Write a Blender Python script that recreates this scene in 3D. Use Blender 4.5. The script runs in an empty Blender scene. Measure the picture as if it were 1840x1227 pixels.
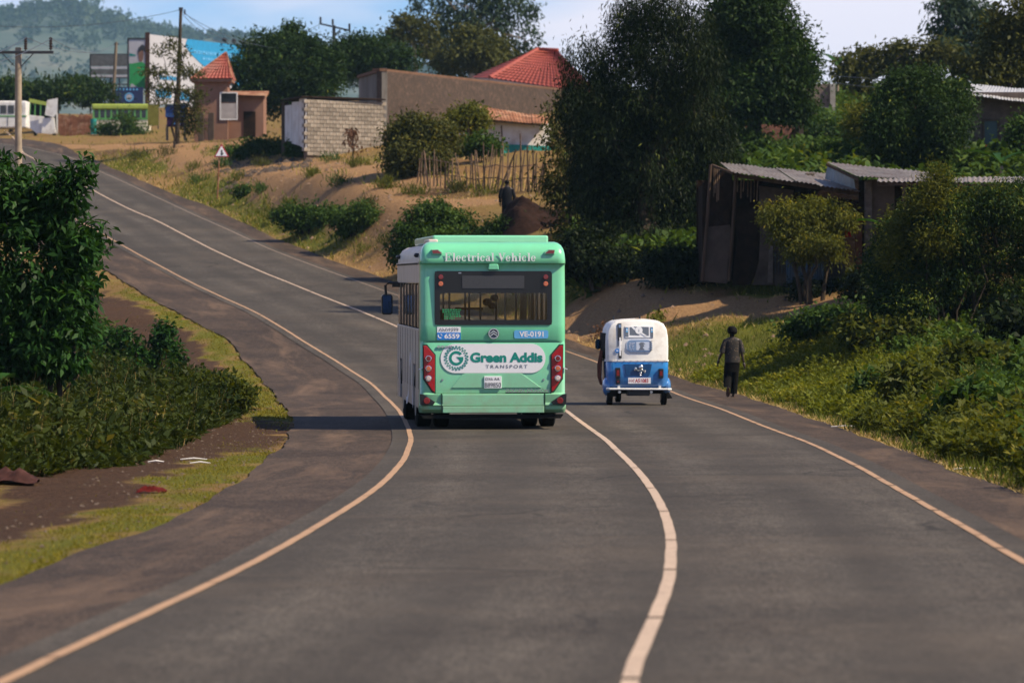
import bpy, bmesh, math, random
import numpy as np
from mathutils import Vector, Matrix
S = bpy.context.scene
COL = S.collection
PI = math.pi
rad = math.radians

# ------------------------------------------------------------------ camera
CAMZ, FPX, HZ = 2.5, 7500.0, 500.0          # eye height, focal length in photo pixels, horizon row
cam_d = bpy.data.cameras.new('camera')
cam = bpy.data.objects.new('camera', cam_d)
COL.objects.link(cam)
cam.location = (0, 0, CAMZ)
cam.rotation_euler = (rad(90), 0, 0)
cam_d.sensor_width = 36.0
cam_d.lens = 36.0 * FPX / 1840.0
cam_d.shift_y = -(613.5 - HZ) / 1840.0
cam_d.clip_start, cam_d.clip_end = 0.5, 14000
cam_d.dof.use_dof = True
cam_d.dof.focus_distance = 69.0
cam_d.dof.aperture_fstop = 3.4
S.camera = cam

# ------------------------------------------------------------------ daylight
SUN_AZ, SUN_EL = rad(107), rad(46)            # clockwise from +Y (north), height
world = bpy.data.worlds.new('World')
S.world = world
world.use_nodes = True
wn, wl = world.node_tree.nodes, world.node_tree.links
wn.clear()
w_out = wn.new('ShaderNodeOutputWorld')
w_bg = wn.new('ShaderNodeBackground')
w_bg.inputs['Strength'].default_value = 0.05
sky = wn.new('ShaderNodeTexSky')
sky.sky_type = 'NISHITA'
sky.sun_disc = False
sky.sun_elevation, sky.sun_rotation = SUN_EL, SUN_AZ
sky.altitude, sky.air_density, sky.dust_density, sky.ozone_density = 1700, 1.0, 0.3, 2.0
tc = wn.new('ShaderNodeTexCoord')
mp = wn.new('ShaderNodeMapping')
mp.inputs['Location'].default_value = (1.9, 1.34, 0.05)
mp.inputs['Scale'].default_value = (5.0, 5.0, 17.0)
nz = wn.new('ShaderNodeTexNoise')
nz.inputs['Scale'].default_value = 1.0
nz.inputs['Detail'].default_value = 5.0
nz.inputs['Roughness'].default_value = 0.55
rp = wn.new('ShaderNodeValToRGB')
rp.color_ramp.elements[0].position, rp.color_ramp.elements[1].position = 0.40, 0.58
mx = wn.new('ShaderNodeMix')
mx.data_type = 'RGBA'
mx.inputs['B'].default_value = (13.5, 12.8, 14.5, 1)
wl.new(tc.outputs['Generated'], mp.inputs['Vector'])
wl.new(mp.outputs['Vector'], nz.inputs['Vector'])
wl.new(nz.outputs['Fac'], rp.inputs['Fac'])
sz_ = wn.new('ShaderNodeSeparateXYZ')
wl.new(tc.outputs['Generated'], sz_.inputs['Vector'])
hi = wn.new('ShaderNodeMapRange')                                  # the cloud banks lie low, the sky above is open
hi.interpolation_type = 'SMOOTHSTEP'
hi.inputs['From Min'].default_value, hi.inputs['From Max'].default_value = 0.12, 0.5
hi.inputs['To Min'].default_value, hi.inputs['To Max'].default_value = 1.0, 0.15
wl.new(sz_.outputs['Z'], hi.inputs['Value'])
cm = wn.new('ShaderNodeMath'); cm.operation = 'MULTIPLY'
wl.new(rp.outputs['Color'], cm.inputs[0]); wl.new(hi.outputs['Result'], cm.inputs[1])
wl.new(cm.outputs['Value'], mx.inputs['Factor'])
tn = wn.new('ShaderNodeMix'); tn.data_type = 'RGBA'; tn.blend_type = 'MULTIPLY'
tn.inputs['Factor'].default_value = 1.0
tn.inputs['B'].default_value = (0.85, 1.3, 1.95, 1)
wl.new(sky.outputs['Color'], tn.inputs['A'])
wl.new(tn.outputs['Result'], mx.inputs['A'])
wl.new(mx.outputs['Result'], w_bg.inputs['Color'])
wl.new(w_bg.outputs['Background'], w_out.inputs['Surface'])

sun_d = bpy.data.lights.new('sun', 'SUN')
sun_d.energy, sun_d.angle, sun_d.color = 5.0, rad(0.5), (1.0, 0.86, 0.64)
sun = bpy.data.objects.new('sun', sun_d)
COL.objects.link(sun)
sdir = Vector((math.sin(SUN_AZ) * math.cos(SUN_EL), math.cos(SUN_AZ) * math.cos(SUN_EL), math.sin(SUN_EL)))
sun.rotation_euler = sdir.to_track_quat('Z', 'Y').to_euler()
sun.location = (60, 0, 80)

S.view_settings.view_transform = 'Standard'
S.view_settings.look = 'None'
S.view_settings.exposure, S.view_settings.gamma = 0.58, 1.0
S.view_settings.use_curve_mapping = False
S.render.engine = 'CYCLES'
S.cycles.use_denoising = True
S.cycles.max_bounces = 6
S.cycles.diffuse_bounces = 3
S.cycles.glossy_bounces = 3
S.cycles.transmission_bounces = 4
S.cycles.transparent_max_bounces = 6
S.cycles.volume_bounces = 0
S.cycles.caustics_reflective = S.cycles.caustics_refractive = False

# ------------------------------------------------------------------ helpers
def tag(o, label=None, cat=None, group=None, kind=None):
    if label: o['label'] = label
    if cat: o['category'] = cat
    if group: o['group'] = group
    if kind: o['kind'] = kind
    return o

def thing(name, loc, label, cat, group=None, rz=0.0):
    o = bpy.data.objects.new(name, None)
    o.empty_display_size = 0.3
    COL.objects.link(o)
    o.location = loc
    o.rotation_euler = (0, 0, rz)
    return tag(o, label, cat, group)

def copy_tree(o, parent=None):
    c = o.copy()
    COL.objects.link(c)
    c.parent = parent
    for ch in o.children:
        copy_tree(ch, c)
    return c

class MB:
    """collects simple shapes into one mesh"""
    def __init__(s):
        s.v, s.f, s.m = [], [], []
    def add(s, vs, fs, mi=0):
        o = len(s.v)
        s.v += [tuple(v) for v in vs]
        s.f += [tuple(i + o for i in f) for f in fs]
        s.m += [mi] * len(fs)
        return s
    def box(s, c, d, rot=None, mi=0):
        x, y, z = d[0] / 2, d[1] / 2, d[2] / 2
        vs = [Vector((a * x, b * y, e * z)) for a in (-1, 1) for b in (-1, 1) for e in (-1, 1)]
        if rot is not None:
            R = rot if isinstance(rot, Matrix) else Matrix.Rotation(rot, 3, 'Z')
            vs = [R @ v for v in vs]
        c = Vector(c)
        return s.add([v + c for v in vs], [(0, 1, 3, 2), (4, 6, 7, 5), (0, 4, 5, 1), (2, 3, 7, 6), (0, 2, 6, 4), (1, 5, 7, 3)], mi)
    def bar(s, a, b, w, h, mi=0):
        a, b = Vector(a), Vector(b)
        d = b - a
        q = d.to_track_quat('Z', 'Y').to_matrix()
        return s.box((a + b) / 2, (w, h, d.length), q, mi)
    def tube(s, pts, r, n=8, cap=True, mi=0):
        pts = [Vector(p) for p in pts]
        rs = r if isinstance(r, (list, tuple)) else [r] * len(pts)
        vs, fs = [], []
        for i, p in enumerate(pts):
            d = (pts[min(i + 1, len(pts) - 1)] - pts[max(i - 1, 0)])
            if d.length < 1e-9: d = Vector((0, 0, 1))
            d.normalize()
            up = Vector((0, 0, 1)) if abs(d.z) < 0.9 else Vector((1, 0, 0))
            u = d.cross(up).normalized()
            w = u.cross(d)
            for k in range(n):
                a = 2 * PI * k / n
                vs.append(p + (u * math.cos(a) + w * math.sin(a)) * rs[i])
        for i in range(len(pts) - 1):
            for k in range(n):
                k2 = (k + 1) % n
                fs.append((i * n + k, i * n + k2, (i + 1) * n + k2, (i + 1) * n + k))
        if cap:
            fs.append(tuple(range(n))[::-1])
            fs.append(tuple((len(pts) - 1) * n + k for k in range(n)))
        return s.add(vs, fs, mi)
    def prism(s, poly, h, axis='Y', off=0.0, mi=0):
        """polygon in the plane across AXIS, extruded from off to off+h"""
        n = len(poly)
        def pt(p, t):
            if axis == 'Y': return (p[0], t, p[1])
            if axis == 'Z': return (p[0], p[1], t)
            return (t, p[0], p[1])
        vs = [pt(p, off) for p in poly] + [pt(p, off + h) for p in poly]
        fs = [tuple(range(n)), tuple(range(2 * n - 1, n - 1, -1))]
        fs += [(i, i + n, (i + 1) % n + n, (i + 1) % n) for i in range(n)]
        return s.add(vs, fs, mi)
    def ring(s, outer, inner, h, axis='Y', off=0.0, mi=0):
        """frame between two loops with the same number of points"""
        n = len(outer)
        def pt(p, t):
            if axis == 'Y': return (p[0], t, p[1])
            if axis == 'Z': return (p[0], p[1], t)
            return (t, p[0], p[1])
        vs = [pt(p, off) for p in outer] + [pt(p, off) for p in inner] + [pt(p, off + h) for p in outer] + [pt(p, off + h) for p in inner]
        fs = []
        for i in range(n):
            j = (i + 1) % n
            fs += [(i, j, j + n, i + n), (i + 2 * n, i + 3 * n, j + 3 * n, j + 2 * n), (i, i + 2 * n, j + 2 * n, j), (i + n, j + n, j + 3 * n, i + 3 * n)]
        return s.add(vs, fs, mi)
    def loft(s, rings, closed=True, cap=True, mi=0):
        n = len(rings[0])
        vs = [v for r in rings for v in r]
        fs = []
        for i in range(len(rings) - 1):
            for k in range(n if closed else n - 1):
                k2 = (k + 1) % n
                fs.append((i * n + k, i * n + k2, (i + 1) * n + k2, (i + 1) * n + k))
        if cap and closed:
            fs.append(tuple(range(n))[::-1])
            fs.append(tuple((len(rings) - 1) * n + k for k in range(n)))
        return s.add(vs, fs, mi)
    def ball(s, c, r, nu=10, nv=7, mi=0):
        r = r if isinstance(r, (list, tuple)) else (r, r, r)
        rings = []
        for j in range(1, nv):
            t = PI * j / nv
            rings.append([(c[0] + r[0] * math.sin(t) * math.cos(2 * PI * k / nu), c[1] + r[1] * math.sin(t) * math.sin(2 * PI * k / nu), c[2] - r[2] * math.cos(t)) for k in range(nu)])
        return s.loft(rings, True, True, mi)
    def disc(s, c, r, h, axis='Y', n=20, mi=0):
        poly = [(c[0] + r * math.cos(2 * PI * k / n), c[1] + r * math.sin(2 * PI * k / n)) for k in range(n)]
        return s.prism(poly, h, axis, c[2], mi)
    def build(s, name, m, parent=None, loc=None, smooth=False, bevel=0, fix=True):
        me = bpy.data.meshes.new(name)
        me.from_pydata(s.v, [], s.f)
        if fix:
            bm = bmesh.new(); bm.from_mesh(me)
            bmesh.ops.recalc_face_normals(bm, faces=bm.faces)
            bm.to_mesh(me); bm.free()
        for mm in (m if isinstance(m, (list, tuple)) else [m]):
            me.materials.append(mm)
        if isinstance(m, (list, tuple)):
            me.polygons.foreach_set('material_index', s.m)
        if smooth:
            me.polygons.foreach_set('use_smooth', [True] * len(me.polygons))
        o = bpy.data.objects.new(name, me)
        COL.objects.link(o)
        if parent is not None: o.parent = parent
        if loc is not None: o.location = loc
        if smooth and smooth != 'all':
            try: me.set_sharp_from_angle(angle=rad(38))
            except Exception: pass
        if bevel:
            b = o.modifiers.new('bevel', 'BEVEL')
            b.width, b.segments, b.limit_method, b.angle_limit = bevel, 2, 'ANGLE', rad(40)
        return o

def rrect(x0, x1, z0, z1, r, n=4):
    """rounded rectangle, anticlockwise"""
    out = []
    for cx, cz, a0 in ((x1 - r, z1 - r, 0), (x0 + r, z1 - r, 90), (x0 + r, z0 + r, 180), (x1 - r, z0 + r, 270)):
        for k in range(n + 1):
            a = rad(a0 + 90.0 * k / n)
            out.append((cx + r * math.cos(a), cz + r * math.sin(a)))
    return out

def linked(me, name, parent, loc=(0, 0, 0), rot=(0, 0, 0), scale=(1, 1, 1)):
    o = bpy.data.objects.new(name, me)
    COL.objects.link(o)
    o.parent = parent
    o.location, o.rotation_euler, o.scale = loc, rot, scale
    return o

def np_mesh(name, V, F, m, parent=None, tint=None, smooth=False, attrs=None, uv=None):
    V = np.asarray(V, dtype=np.float32)
    F = np.asarray(F, dtype=np.int32)
    nf, k = F.shape
    me = bpy.data.meshes.new(name)
    me.vertices.add(len(V)); me.loops.add(nf * k); me.polygons.add(nf)
    me.vertices.foreach_set('co', V.ravel())
    me.loops.foreach_set('vertex_index', F.ravel())
    me.polygons.foreach_set('loop_start', np.arange(0, nf * k, k, dtype=np.int32))
    try: me.polygons.foreach_set('loop_total', np.full(nf, k, dtype=np.int32))
    except Exception: pass
    if smooth: me.polygons.foreach_set('use_smooth', np.ones(nf, dtype=bool))
    if tint is not None:
        a = me.attributes.new('tint', 'FLOAT', 'FACE')
        a.data.foreach_set('value', np.asarray(tint, dtype=np.float32))
    for k_, v_ in (attrs or {}).items():
        a = me.attributes.new(k_, 'FLOAT', 'POINT')
        a.data.foreach_set('value', np.asarray(v_, dtype=np.float32))
    if uv is not None:
        l = me.uv_layers.new(name='UVMap')
        l.data.foreach_set('uv', np.asarray(uv, dtype=np.float32)[F.ravel()].ravel())
    me.update(calc_edges=True)
    me.validate()
    if m is not None: me.materials.append(m)
    o = bpy.data.objects.new(name, me)
    COL.objects.link(o)
    if parent is not None: o.parent = parent
    return o

# ------------------------------------------------------------------ materials
def nt(name):
    m = bpy.data.materials.new(name)
    m.use_nodes = True
    n, l = m.node_tree.nodes, m.node_tree.links
    return m, n, l, n['Principled BSDF']

def mixc(n, l, fac, a, b, blend='MIX'):
    x = n.new('ShaderNodeMix')
    x.data_type, x.blend_type = 'RGBA', blend
    for sock, val in (('Factor', fac), ('A', a), ('B', b)):
        if hasattr(val, 'is_output') or hasattr(val, 'node'): l.new(val, x.inputs[sock])
        elif sock == 'Factor': x.inputs[sock].default_value = val
        else: x.inputs[sock].default_value = (*val[:3], 1)
    return x.outputs['Result']

def noise(n, l, vec, scale, detail=4, rough=0.6, lo=0.35, hi=0.65, dist=0.0):
    t = n.new('ShaderNodeTexNoise')
    t.inputs['Scale'].default_value, t.inputs['Detail'].default_value = scale, detail
    t.inputs['Roughness'].default_value, t.inputs['Distortion'].default_value = rough, dist
    if vec is not None: l.new(vec, t.inputs['Vector'])
    r = n.new('ShaderNodeMapRange')
    r.inputs['From Min'].default_value, r.inputs['From Max'].default_value = lo, hi
    l.new(t.outputs['Fac'], r.inputs['Value'])
    return r.outputs['Result']

def objvec(n, l, scale=(1, 1, 1), kind='Object'):
    t = n.new('ShaderNodeTexCoord')
    p = n.new('ShaderNodeMapping')
    p.inputs['Scale'].default_value = scale
    l.new(t.outputs[kind], p.inputs['Vector'])
    return p.outputs['Vector']

def mat(name, col, rough=0.6, metal=0.0, var=0.25, scale=3.0, col2=None, stretch=(1, 1, 1), bump=0.0, bscale=30.0, spec=0.5, coat=0.0, dirt=None, dscale=1.5, rnd=0.0):
    m, n, l, b = nt(name)
    vec = objvec(n, l, stretch)
    c2 = col2 or tuple(c * (1 - var) for c in col)
    f = noise(n, l, vec, scale)
    c = mixc(n, l, f, col, c2)
    if dirt:
        f2 = noise(n, l, vec, dscale, 6, 0.7, 0.48, 0.72)
        c = mixc(n, l, f2, c, dirt)
    if rnd:
        oi = n.new('ShaderNodeObjectInfo')
        r = n.new('ShaderNodeMapRange')
        r.inputs['To Min'].default_value, r.inputs['To Max'].default_value = 1 - rnd, 1 + rnd
        l.new(oi.outputs['Random'], r.inputs['Value'])
        hs = n.new('ShaderNodeHueSaturation')
        l.new(r.outputs['Result'], hs.inputs['Value']); l.new(c, hs.inputs['Color'])
        c = hs.outputs['Color']
    l.new(c, b.inputs['Base Color'])
    b.inputs['Roughness'].default_value, b.inputs['Metallic'].default_value = rough, metal
    b.inputs['Specular IOR Level'].default_value = min(spec, 0.1) if rough >= 0.7 else spec
    b.inputs['Coat Weight'].default_value = coat
    b.inputs['Coat Roughness'].default_value = 0.08
    if bump:
        t = n.new('ShaderNodeTexNoise')
        t.inputs['Scale'].default_value, t.inputs['Detail'].default_value = bscale, 5
        l.new(vec, t.inputs['Vector'])
        bp = n.new('ShaderNodeBump')
        bp.inputs['Strength'].default_value, bp.inputs['Distance'].default_value = bump, 0.02
        l.new(t.outputs['Fac'], bp.inputs['Height']); l.new(bp.outputs['Normal'], b.inputs['Normal'])
    return m

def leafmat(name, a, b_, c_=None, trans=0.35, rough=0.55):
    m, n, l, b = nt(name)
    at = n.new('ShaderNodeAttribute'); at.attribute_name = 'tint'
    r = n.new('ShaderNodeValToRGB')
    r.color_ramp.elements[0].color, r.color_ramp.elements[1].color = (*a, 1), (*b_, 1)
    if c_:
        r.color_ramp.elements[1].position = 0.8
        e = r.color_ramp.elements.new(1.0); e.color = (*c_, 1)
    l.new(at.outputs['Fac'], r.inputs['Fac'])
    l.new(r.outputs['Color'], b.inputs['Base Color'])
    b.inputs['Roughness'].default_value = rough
    b.inputs['Specular IOR Level'].default_value = 0.1
    tr = n.new('ShaderNodeBsdfTranslucent')
    g = n.new('ShaderNodeMix'); g.data_type = 'RGBA'; g.blend_type = 'MULTIPLY'
    g.inputs['Factor'].default_value = 1.0
    g.inputs['B'].default_value = (1.5, 1.35, 0.5, 1)
    l.new(r.outputs['Color'], g.inputs['A'])
    l.new(g.outputs['Result'], tr.inputs['Color'])
    ms = n.new('ShaderNodeMixShader'); ms.inputs['Fac'].default_value = trans
    l.new(b.outputs['BSDF'], ms.inputs[1]); l.new(tr.outputs['BSDF'], ms.inputs[2])
    l.new(ms.outputs['Shader'], n['Material Output'].inputs['Surface'])
    return m

def glassmat(name, tint=(0.6, 0.65, 0.65), refl=0.12, clear=True, dark=(0.01, 0.012, 0.013)):
    m, n, l, b = nt(name)
    if clear:
        tr = n.new('ShaderNodeBsdfTransparent'); tr.inputs['Color'].default_value = (*tint, 1)
        gl = n.new('ShaderNodeBsdfGlossy'); gl.inputs['Roughness'].default_value = 0.03
        lw = n.new('ShaderNodeFresnel'); lw.inputs['IOR'].default_value = 1.45
        ms = n.new('ShaderNodeMixShader')
        l.new(lw.outputs['Fac'], ms.inputs['Fac'])
        l.new(tr.outputs['BSDF'], ms.inputs[1]); l.new(gl.outputs['BSDF'], ms.inputs[2])
        l.new(ms.outputs['Shader'], n['Material Output'].inputs['Surface'])
    else:
        b.inputs['Base Color'].default_value = (*dark, 1)
        b.inputs['Roughness'].default_value = refl
    return m

TAN, DARK = (0.36, 0.24, 0.15), (0.012, 0.012, 0.012)
M = {}
M['concrete'] = mat('concrete', (0.36, 0.34, 0.3), 0.85, var=0.3, scale=2, bump=0.3, dirt=(0.2, 0.17, 0.13))
M['dark_metal'] = mat('dark_metal', (0.05, 0.05, 0.055), 0.5, 0.6)
M['steel'] = mat('steel', (0.5, 0.5, 0.5), 0.35, 0.9, var=0.1)
M['chrome'] = mat('chrome', (0.8, 0.8, 0.8), 0.15, 1.0, var=0.05)
M['rubber'] = mat('rubber', (0.018, 0.018, 0.018), 0.9, var=0.4, bump=0.3)
M['black'] = mat('black_plastic', DARK, 0.35, var=0.2)
M['matte_black'] = mat('matte_black', DARK, 0.85, var=0.2)
M['wood'] = mat('weathered_wood', (0.2, 0.16, 0.12), 0.9, var=0.5, scale=6, stretch=(1, 1, 0.15), rnd=0.3, bump=0.4)
M['bark'] = mat('bark', (0.07, 0.052, 0.037), 0.95, var=0.5, scale=5, stretch=(1, 1, 0.2), bump=0.7, bscale=12)
M['pale_bark'] = mat('pale_bark', (0.34, 0.27, 0.21), 0.9, var=0.4, scale=3, bump=0.4, bscale=10)
M['white_paint'] = mat('white_paint', (0.75, 0.74, 0.72), 0.5, var=0.08, dirt=(0.5, 0.46, 0.4))

# ------------------------------------------------------------------ road and ground shape
ROW = [(1227, 20), (1012, 30.5), (920, 39), (840, 50.5), (772, 68), (730, 84), (713, 93), (700, 99), (660, 109.5), (631, 116), (580, 126.5), (515, 145), (338, 205), (259, 248), (235, 330)]
_rd = np.array([-60.0, 8.0] + [d for _, d in ROW] + [430.0, 700.0])
_rz = np.array([CAMZ - 1.2, CAMZ - 1.82] + [CAMZ + (HZ - y) / FPX * d for y, d in ROW] + [14.6 + 0.5, 16.0])
_yy = np.linspace(-60, 700, 3041)
_zz = np.interp(_yy, _rd, _rz)
_k = np.ones(49) / 49.0                                           # round the kinks of the long section over 12 m
_zz = np.convolve(np.pad(_zz, 24, mode='edge'), _k, 'valid')
def ZR(y): return np.interp(y, _yy, _zz)

def on_road(pts):
    """plan points of photo positions that lie on the road surface"""
    ds = np.linspace(12, 420, 8000)
    rows = HZ - (ZR(ds) - CAMZ) * FPX / ds
    out = []
    for x, y in pts:
        i = int(np.argmin(np.abs(rows - y)))
        out.append(((x - 920.0) / FPX * ds[i], ds[i]))
    out.sort(key=lambda p: p[1])
    return np.array(out)

LEFT_PX = [(0, 1224), (83, 1187), (165, 1148), (248, 1110), (355, 1061), (438, 1021), (516, 978), (587, 935), (648, 898), (698, 860), (727, 825), (739, 793), (737, 779), (730, 760), (718, 739), (701, 721), (680, 699.5), (660, 683), (600, 645), (520, 597), (458, 560), (372, 521), (310, 490), (248, 457), (186, 422), (136, 393.5)]
CENTRE_PX = [(1119, 1221), (1142, 1176), (1169, 1134), (1192, 1081), (1207, 1028), (1207, 969), (1194, 920), (1171, 878), (1140, 841), (1105, 807), (1068, 776), (1021, 741), (709, 585), (644, 558), (537, 515), (454, 482), (396, 455), (330, 422), (248, 383), (161, 338), (41, 278), (0, 259)]
RIGHT_PX = [(1840, 1012), (1765, 965), (1686, 920), (1606, 875), (1538, 836), (1453, 795), (1369, 764.6), (1295, 734.5), (1205, 702), (1084, 654), (1019, 631), (648, 507), (570, 480), (487, 449), (413, 414), (351, 387), (289, 358), (227, 329), (161, 300), (124, 282)]
LSH_PX = [(0, 1048), (124, 999), (206, 966), (306, 933), (396, 887), (446, 848), (491, 815), (520, 785), (528, 750), (489, 700), (470, 680), (416, 612), (342, 573), (303, 553), (196, 485)]
RSH_PX = [(1840, 886), (1685, 833), (1580, 791), (1501, 765), (1422, 738), (1337, 709), (1200, 669), (1021, 612), (706, 505), (599, 468), (496, 428), (372, 369), (289, 340), (165, 290), (54, 251)]

YS = np.concatenate([np.arange(-50, 140, 1.0), np.arange(140, 420.1, 4.0)])
def line_x(px, deg_far=-19.0, smooth=4.0):
    p = on_road(px)
    y, x = p[:, 1], p[:, 0]
    s0 = (x[2] - x[0]) / (y[2] - y[0])
    y = np.concatenate([[-60], y, [430]])
    x = np.concatenate([[x[0] + s0 * 0.6 * (-60 - y[1])], x, [x[-1] + math.tan(rad(deg_far)) * (430 - y[-2])]])
    g = np.arange(-60, 431, 0.5)
    xs = np.interp(g, y, x)
    k = int(smooth * 2) * 2 + 1
    kern = np.hanning(k + 2)[1:-1]; kern /= kern.sum()
    xs = np.convolve(np.pad(xs, k // 2, mode='edge'), kern, 'valid')
    xs[:4], xs[-4:] = xs[4], xs[-5]
    return lambda q: np.interp(q, g, xs)
XL, XR = line_x(LEFT_PX), line_x(RIGHT_PX)
_c = on_road(CENTRE_PX)                                            # the middle line as a share of the road's width, so it stays smooth where the bus hides it
_fr = (_c[:, 0] - XL(_c[:, 1])) / (XR(_c[:, 1]) - XL(_c[:, 1]))
_g = np.arange(-60, 431, 0.5)
_f = np.interp(_g, np.concatenate([[-60], _c[:, 1], [430]]), np.concatenate([[0.53], _fr, [0.58]]))
_f = np.convolve(np.pad(_f, 12, mode='edge'), np.hanning(27)[1:-1] / np.hanning(27).sum(), 'valid')
def XC(q): return XL(q) + (XR(q) - XL(q)) * np.interp(q, _g, _f)
_xls, _xrs = line_x(LSH_PX), line_x(RSH_PX)
def XLS(y): return np.minimum(_xls(y), XL(y) - 1.2)
def XRS(y): return np.maximum(_xrs(y), XR(y) + 1.1)

# points the open ground runs through: photo column, photo row, metres away
CTRL = [(0, 850, 48), (-300, 900, 48), (150, 760, 70), (-400, 770, 72), (60, 640, 100), (-200, 640, 100), (230, 560, 130), (0, 560, 135), (-300, 560, 140),
        (1840, 840, 52), (2200, 830, 52), (1700, 775, 68), (2100, 740, 70), (1560, 690, 92), (1840, 640, 86), (2200, 600, 88), (1500, 610, 106), (1650, 570, 104), (1900, 520, 106),
        (1290, 560, 118), (1100, 550, 122), (1420, 560, 116), (1300, 503, 124), (1500, 520, 120), (1700, 480, 116), (1900, 440, 124),
        (1150, 490, 126), (1050, 495, 130), (1150, 330, 165), (1400, 290, 175), (1470, 228, 200), (1790, 320, 150), (1620, 310, 145), (2000, 320, 150), (1800, 180, 240), (1500, 200, 250),
        (920, 425, 137), (911, 402, 146), (720, 470, 138), (820, 440, 134), (620, 420, 150), (450, 335, 178), (392, 362, 172), (600, 352, 166), (350, 288, 215), (480, 310, 195),
        (760, 322, 168), (960, 345, 160), (930, 272, 185), (850, 225, 215), (1000, 250, 195), (400, 252, 245), (640, 277, 205), (520, 264, 215), (210, 258, 270), (130, 246, 300), (20, 240, 325),
        (350, 195, 340), (220, 195, 340), (0, 210, 420), (600, 190, 330), (900, 170, 330), (1300, 170, 330)]
_cp = [((x - 920) / FPX * d, d, CAMZ + (HZ - y) / FPX * d) for x, y, d in CTRL]
for y in (0, 20, 40, 60, 80, 95, 110, 125, 145, 170, 200, 240, 290, 340, 400):
    _cp.append((float(XC(y)), y, float(ZR(y))))
    _cp.append((float(XC(y)) - 28, y, float(ZR(y)) - 0.6))
    if y < 60: _cp.append((float(XC(y)) + 28, y, float(ZR(y)) + 0.8))
for x in (-110, -60, 60, 110):
    for y, z in ((-60, 1.2), (60, 0.6 if x < 0 else 2.5), (140, 1.5 if x < 0 else 4.0), (240, 7.5 if x < 0 else 10), (360, 14.5)):
        _cp.append((x, y, z))
for x in (-80, -30, 0, 30, 80): _cp.append((x, 470, 16.0))
_cp = np.array(_cp)
def _tps(r2): return np.where(r2 > 1e-9, 0.5 * r2 * np.log(np.maximum(r2, 1e-9)), 0.0)
_n = len(_cp)
_A = np.zeros((_n + 3, _n + 3))
_A[:_n, :_n] = _tps((_cp[:, None, 0] - _cp[None, :, 0]) ** 2 + (_cp[:, None, 1] - _cp[None, :, 1]) ** 2) + np.eye(_n) * 3.0
_A[:_n, _n] = 1; _A[:_n, _n + 1:] = _cp[:, :2]
_A[_n, :_n] = 1; _A[_n + 1:, :_n] = _cp[:, :2].T
_w = np.linalg.solve(_A, np.concatenate([_cp[:, 2], [0, 0, 0]]))
def _open_ground(x, y):
    out = np.full(x.shape, _w[_n]) + _w[_n + 1] * x + _w[_n + 2] * y
    for i in range(_n):
        out += _w[i] * _tps((x - _cp[i, 0]) ** 2 + (y - _cp[i, 1]) ** 2)
    return out
def sstep(t): t = np.clip(t, 0, 1); return t * t * (3 - 2 * t)
def _bumps(x, y):
    return (np.sin(x * 1.3 + 2 * np.sin(y * 0.31)) * np.sin(y * 0.9 + 1.7 * np.sin(x * 0.37)) * 0.06 + np.sin(x * 3.1 + y * 1.7) * np.sin(y * 2.7 - x * 0.9) * 0.03 + np.sin(x * 2.3 - y * .8 + 2 * np.sin(y * .5)) * np.sin(y * 1.6 + x * 1.1) * 0.05)
def G(x, y):
    """height of the ground"""
    x, y = np.asarray(x, dtype=float), np.asarray(y, dtype=float)
    xc, yc = np.clip(x, -110, 110), np.clip(y, -60, 470)
    z = _open_ground(xc, yc) + _bumps(x, y)
    far = np.maximum(np.abs(x) - 110, 0) + np.maximum(y - 470, 0) + np.maximum(-60 - y, 0)
    z = z + (16.0 * (y > 200) - z) * sstep(far / 500.0)
    t = np.maximum(XLS(y) - x, x - XRS(y))
    w = sstep(t / 3.2)
    return (ZR(y) - 0.012) * (1 - w) + z * w - 0.05 * (t < 0.0) - 0.012 * np.clip(1 - np.abs(t) / 1.2, 0, 1)
def g1(x, y): return float(G(np.array([x]), np.array([y]))[0])

def hit(px, py, d0=14.0, d1=460.0):
    """where the sight line of a photo position meets the ground"""
    ds = np.linspace(d0, d1, 2400)
    x, z = (px - 920.0) / FPX * ds, CAMZ + (HZ - py) / FPX * ds
    below = np.nonzero(z <= G(x, ds))[0]
    i = below[0] if len(below) else len(ds) - 1
    return Vector((x[i], ds[i], float(G(x[i:i + 1], ds[i:i + 1])[0])))
def at(px, py, d): return Vector(((px - 920.0) / FPX * d, d, CAMZ + (HZ - py) / FPX * d))
def foot(px, d):
    x = (px - 920.0) / FPX * d
    return Vector((x, d, g1(x, d)))
# ------------------------------------------------------------------ ground sheet
def axis_steps(lo, hi, step, far_lo, far_hi, grow=1.18):
    a = list(np.arange(lo, hi + 1e-6, step))
    s = step
    while a[-1] < far_hi: s *= grow; a.append(a[-1] + s)
    s = step
    while a[0] > far_lo: s *= grow; a.insert(0, a[0] - s)
    return np.array(a)
gx = axis_steps(-34, 26, 0.4, -4600, 4600)
gy = np.concatenate([axis_steps(14, 150, 0.5, -600, 150)[:-1], axis_steps(150, 270, 1.0, 150, 7600)])
gy = np.unique(np.round(gy, 4))
GX, GY = np.meshgrid(gx, gy)
GZ = G(GX.ravel(), GY.ravel())

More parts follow.
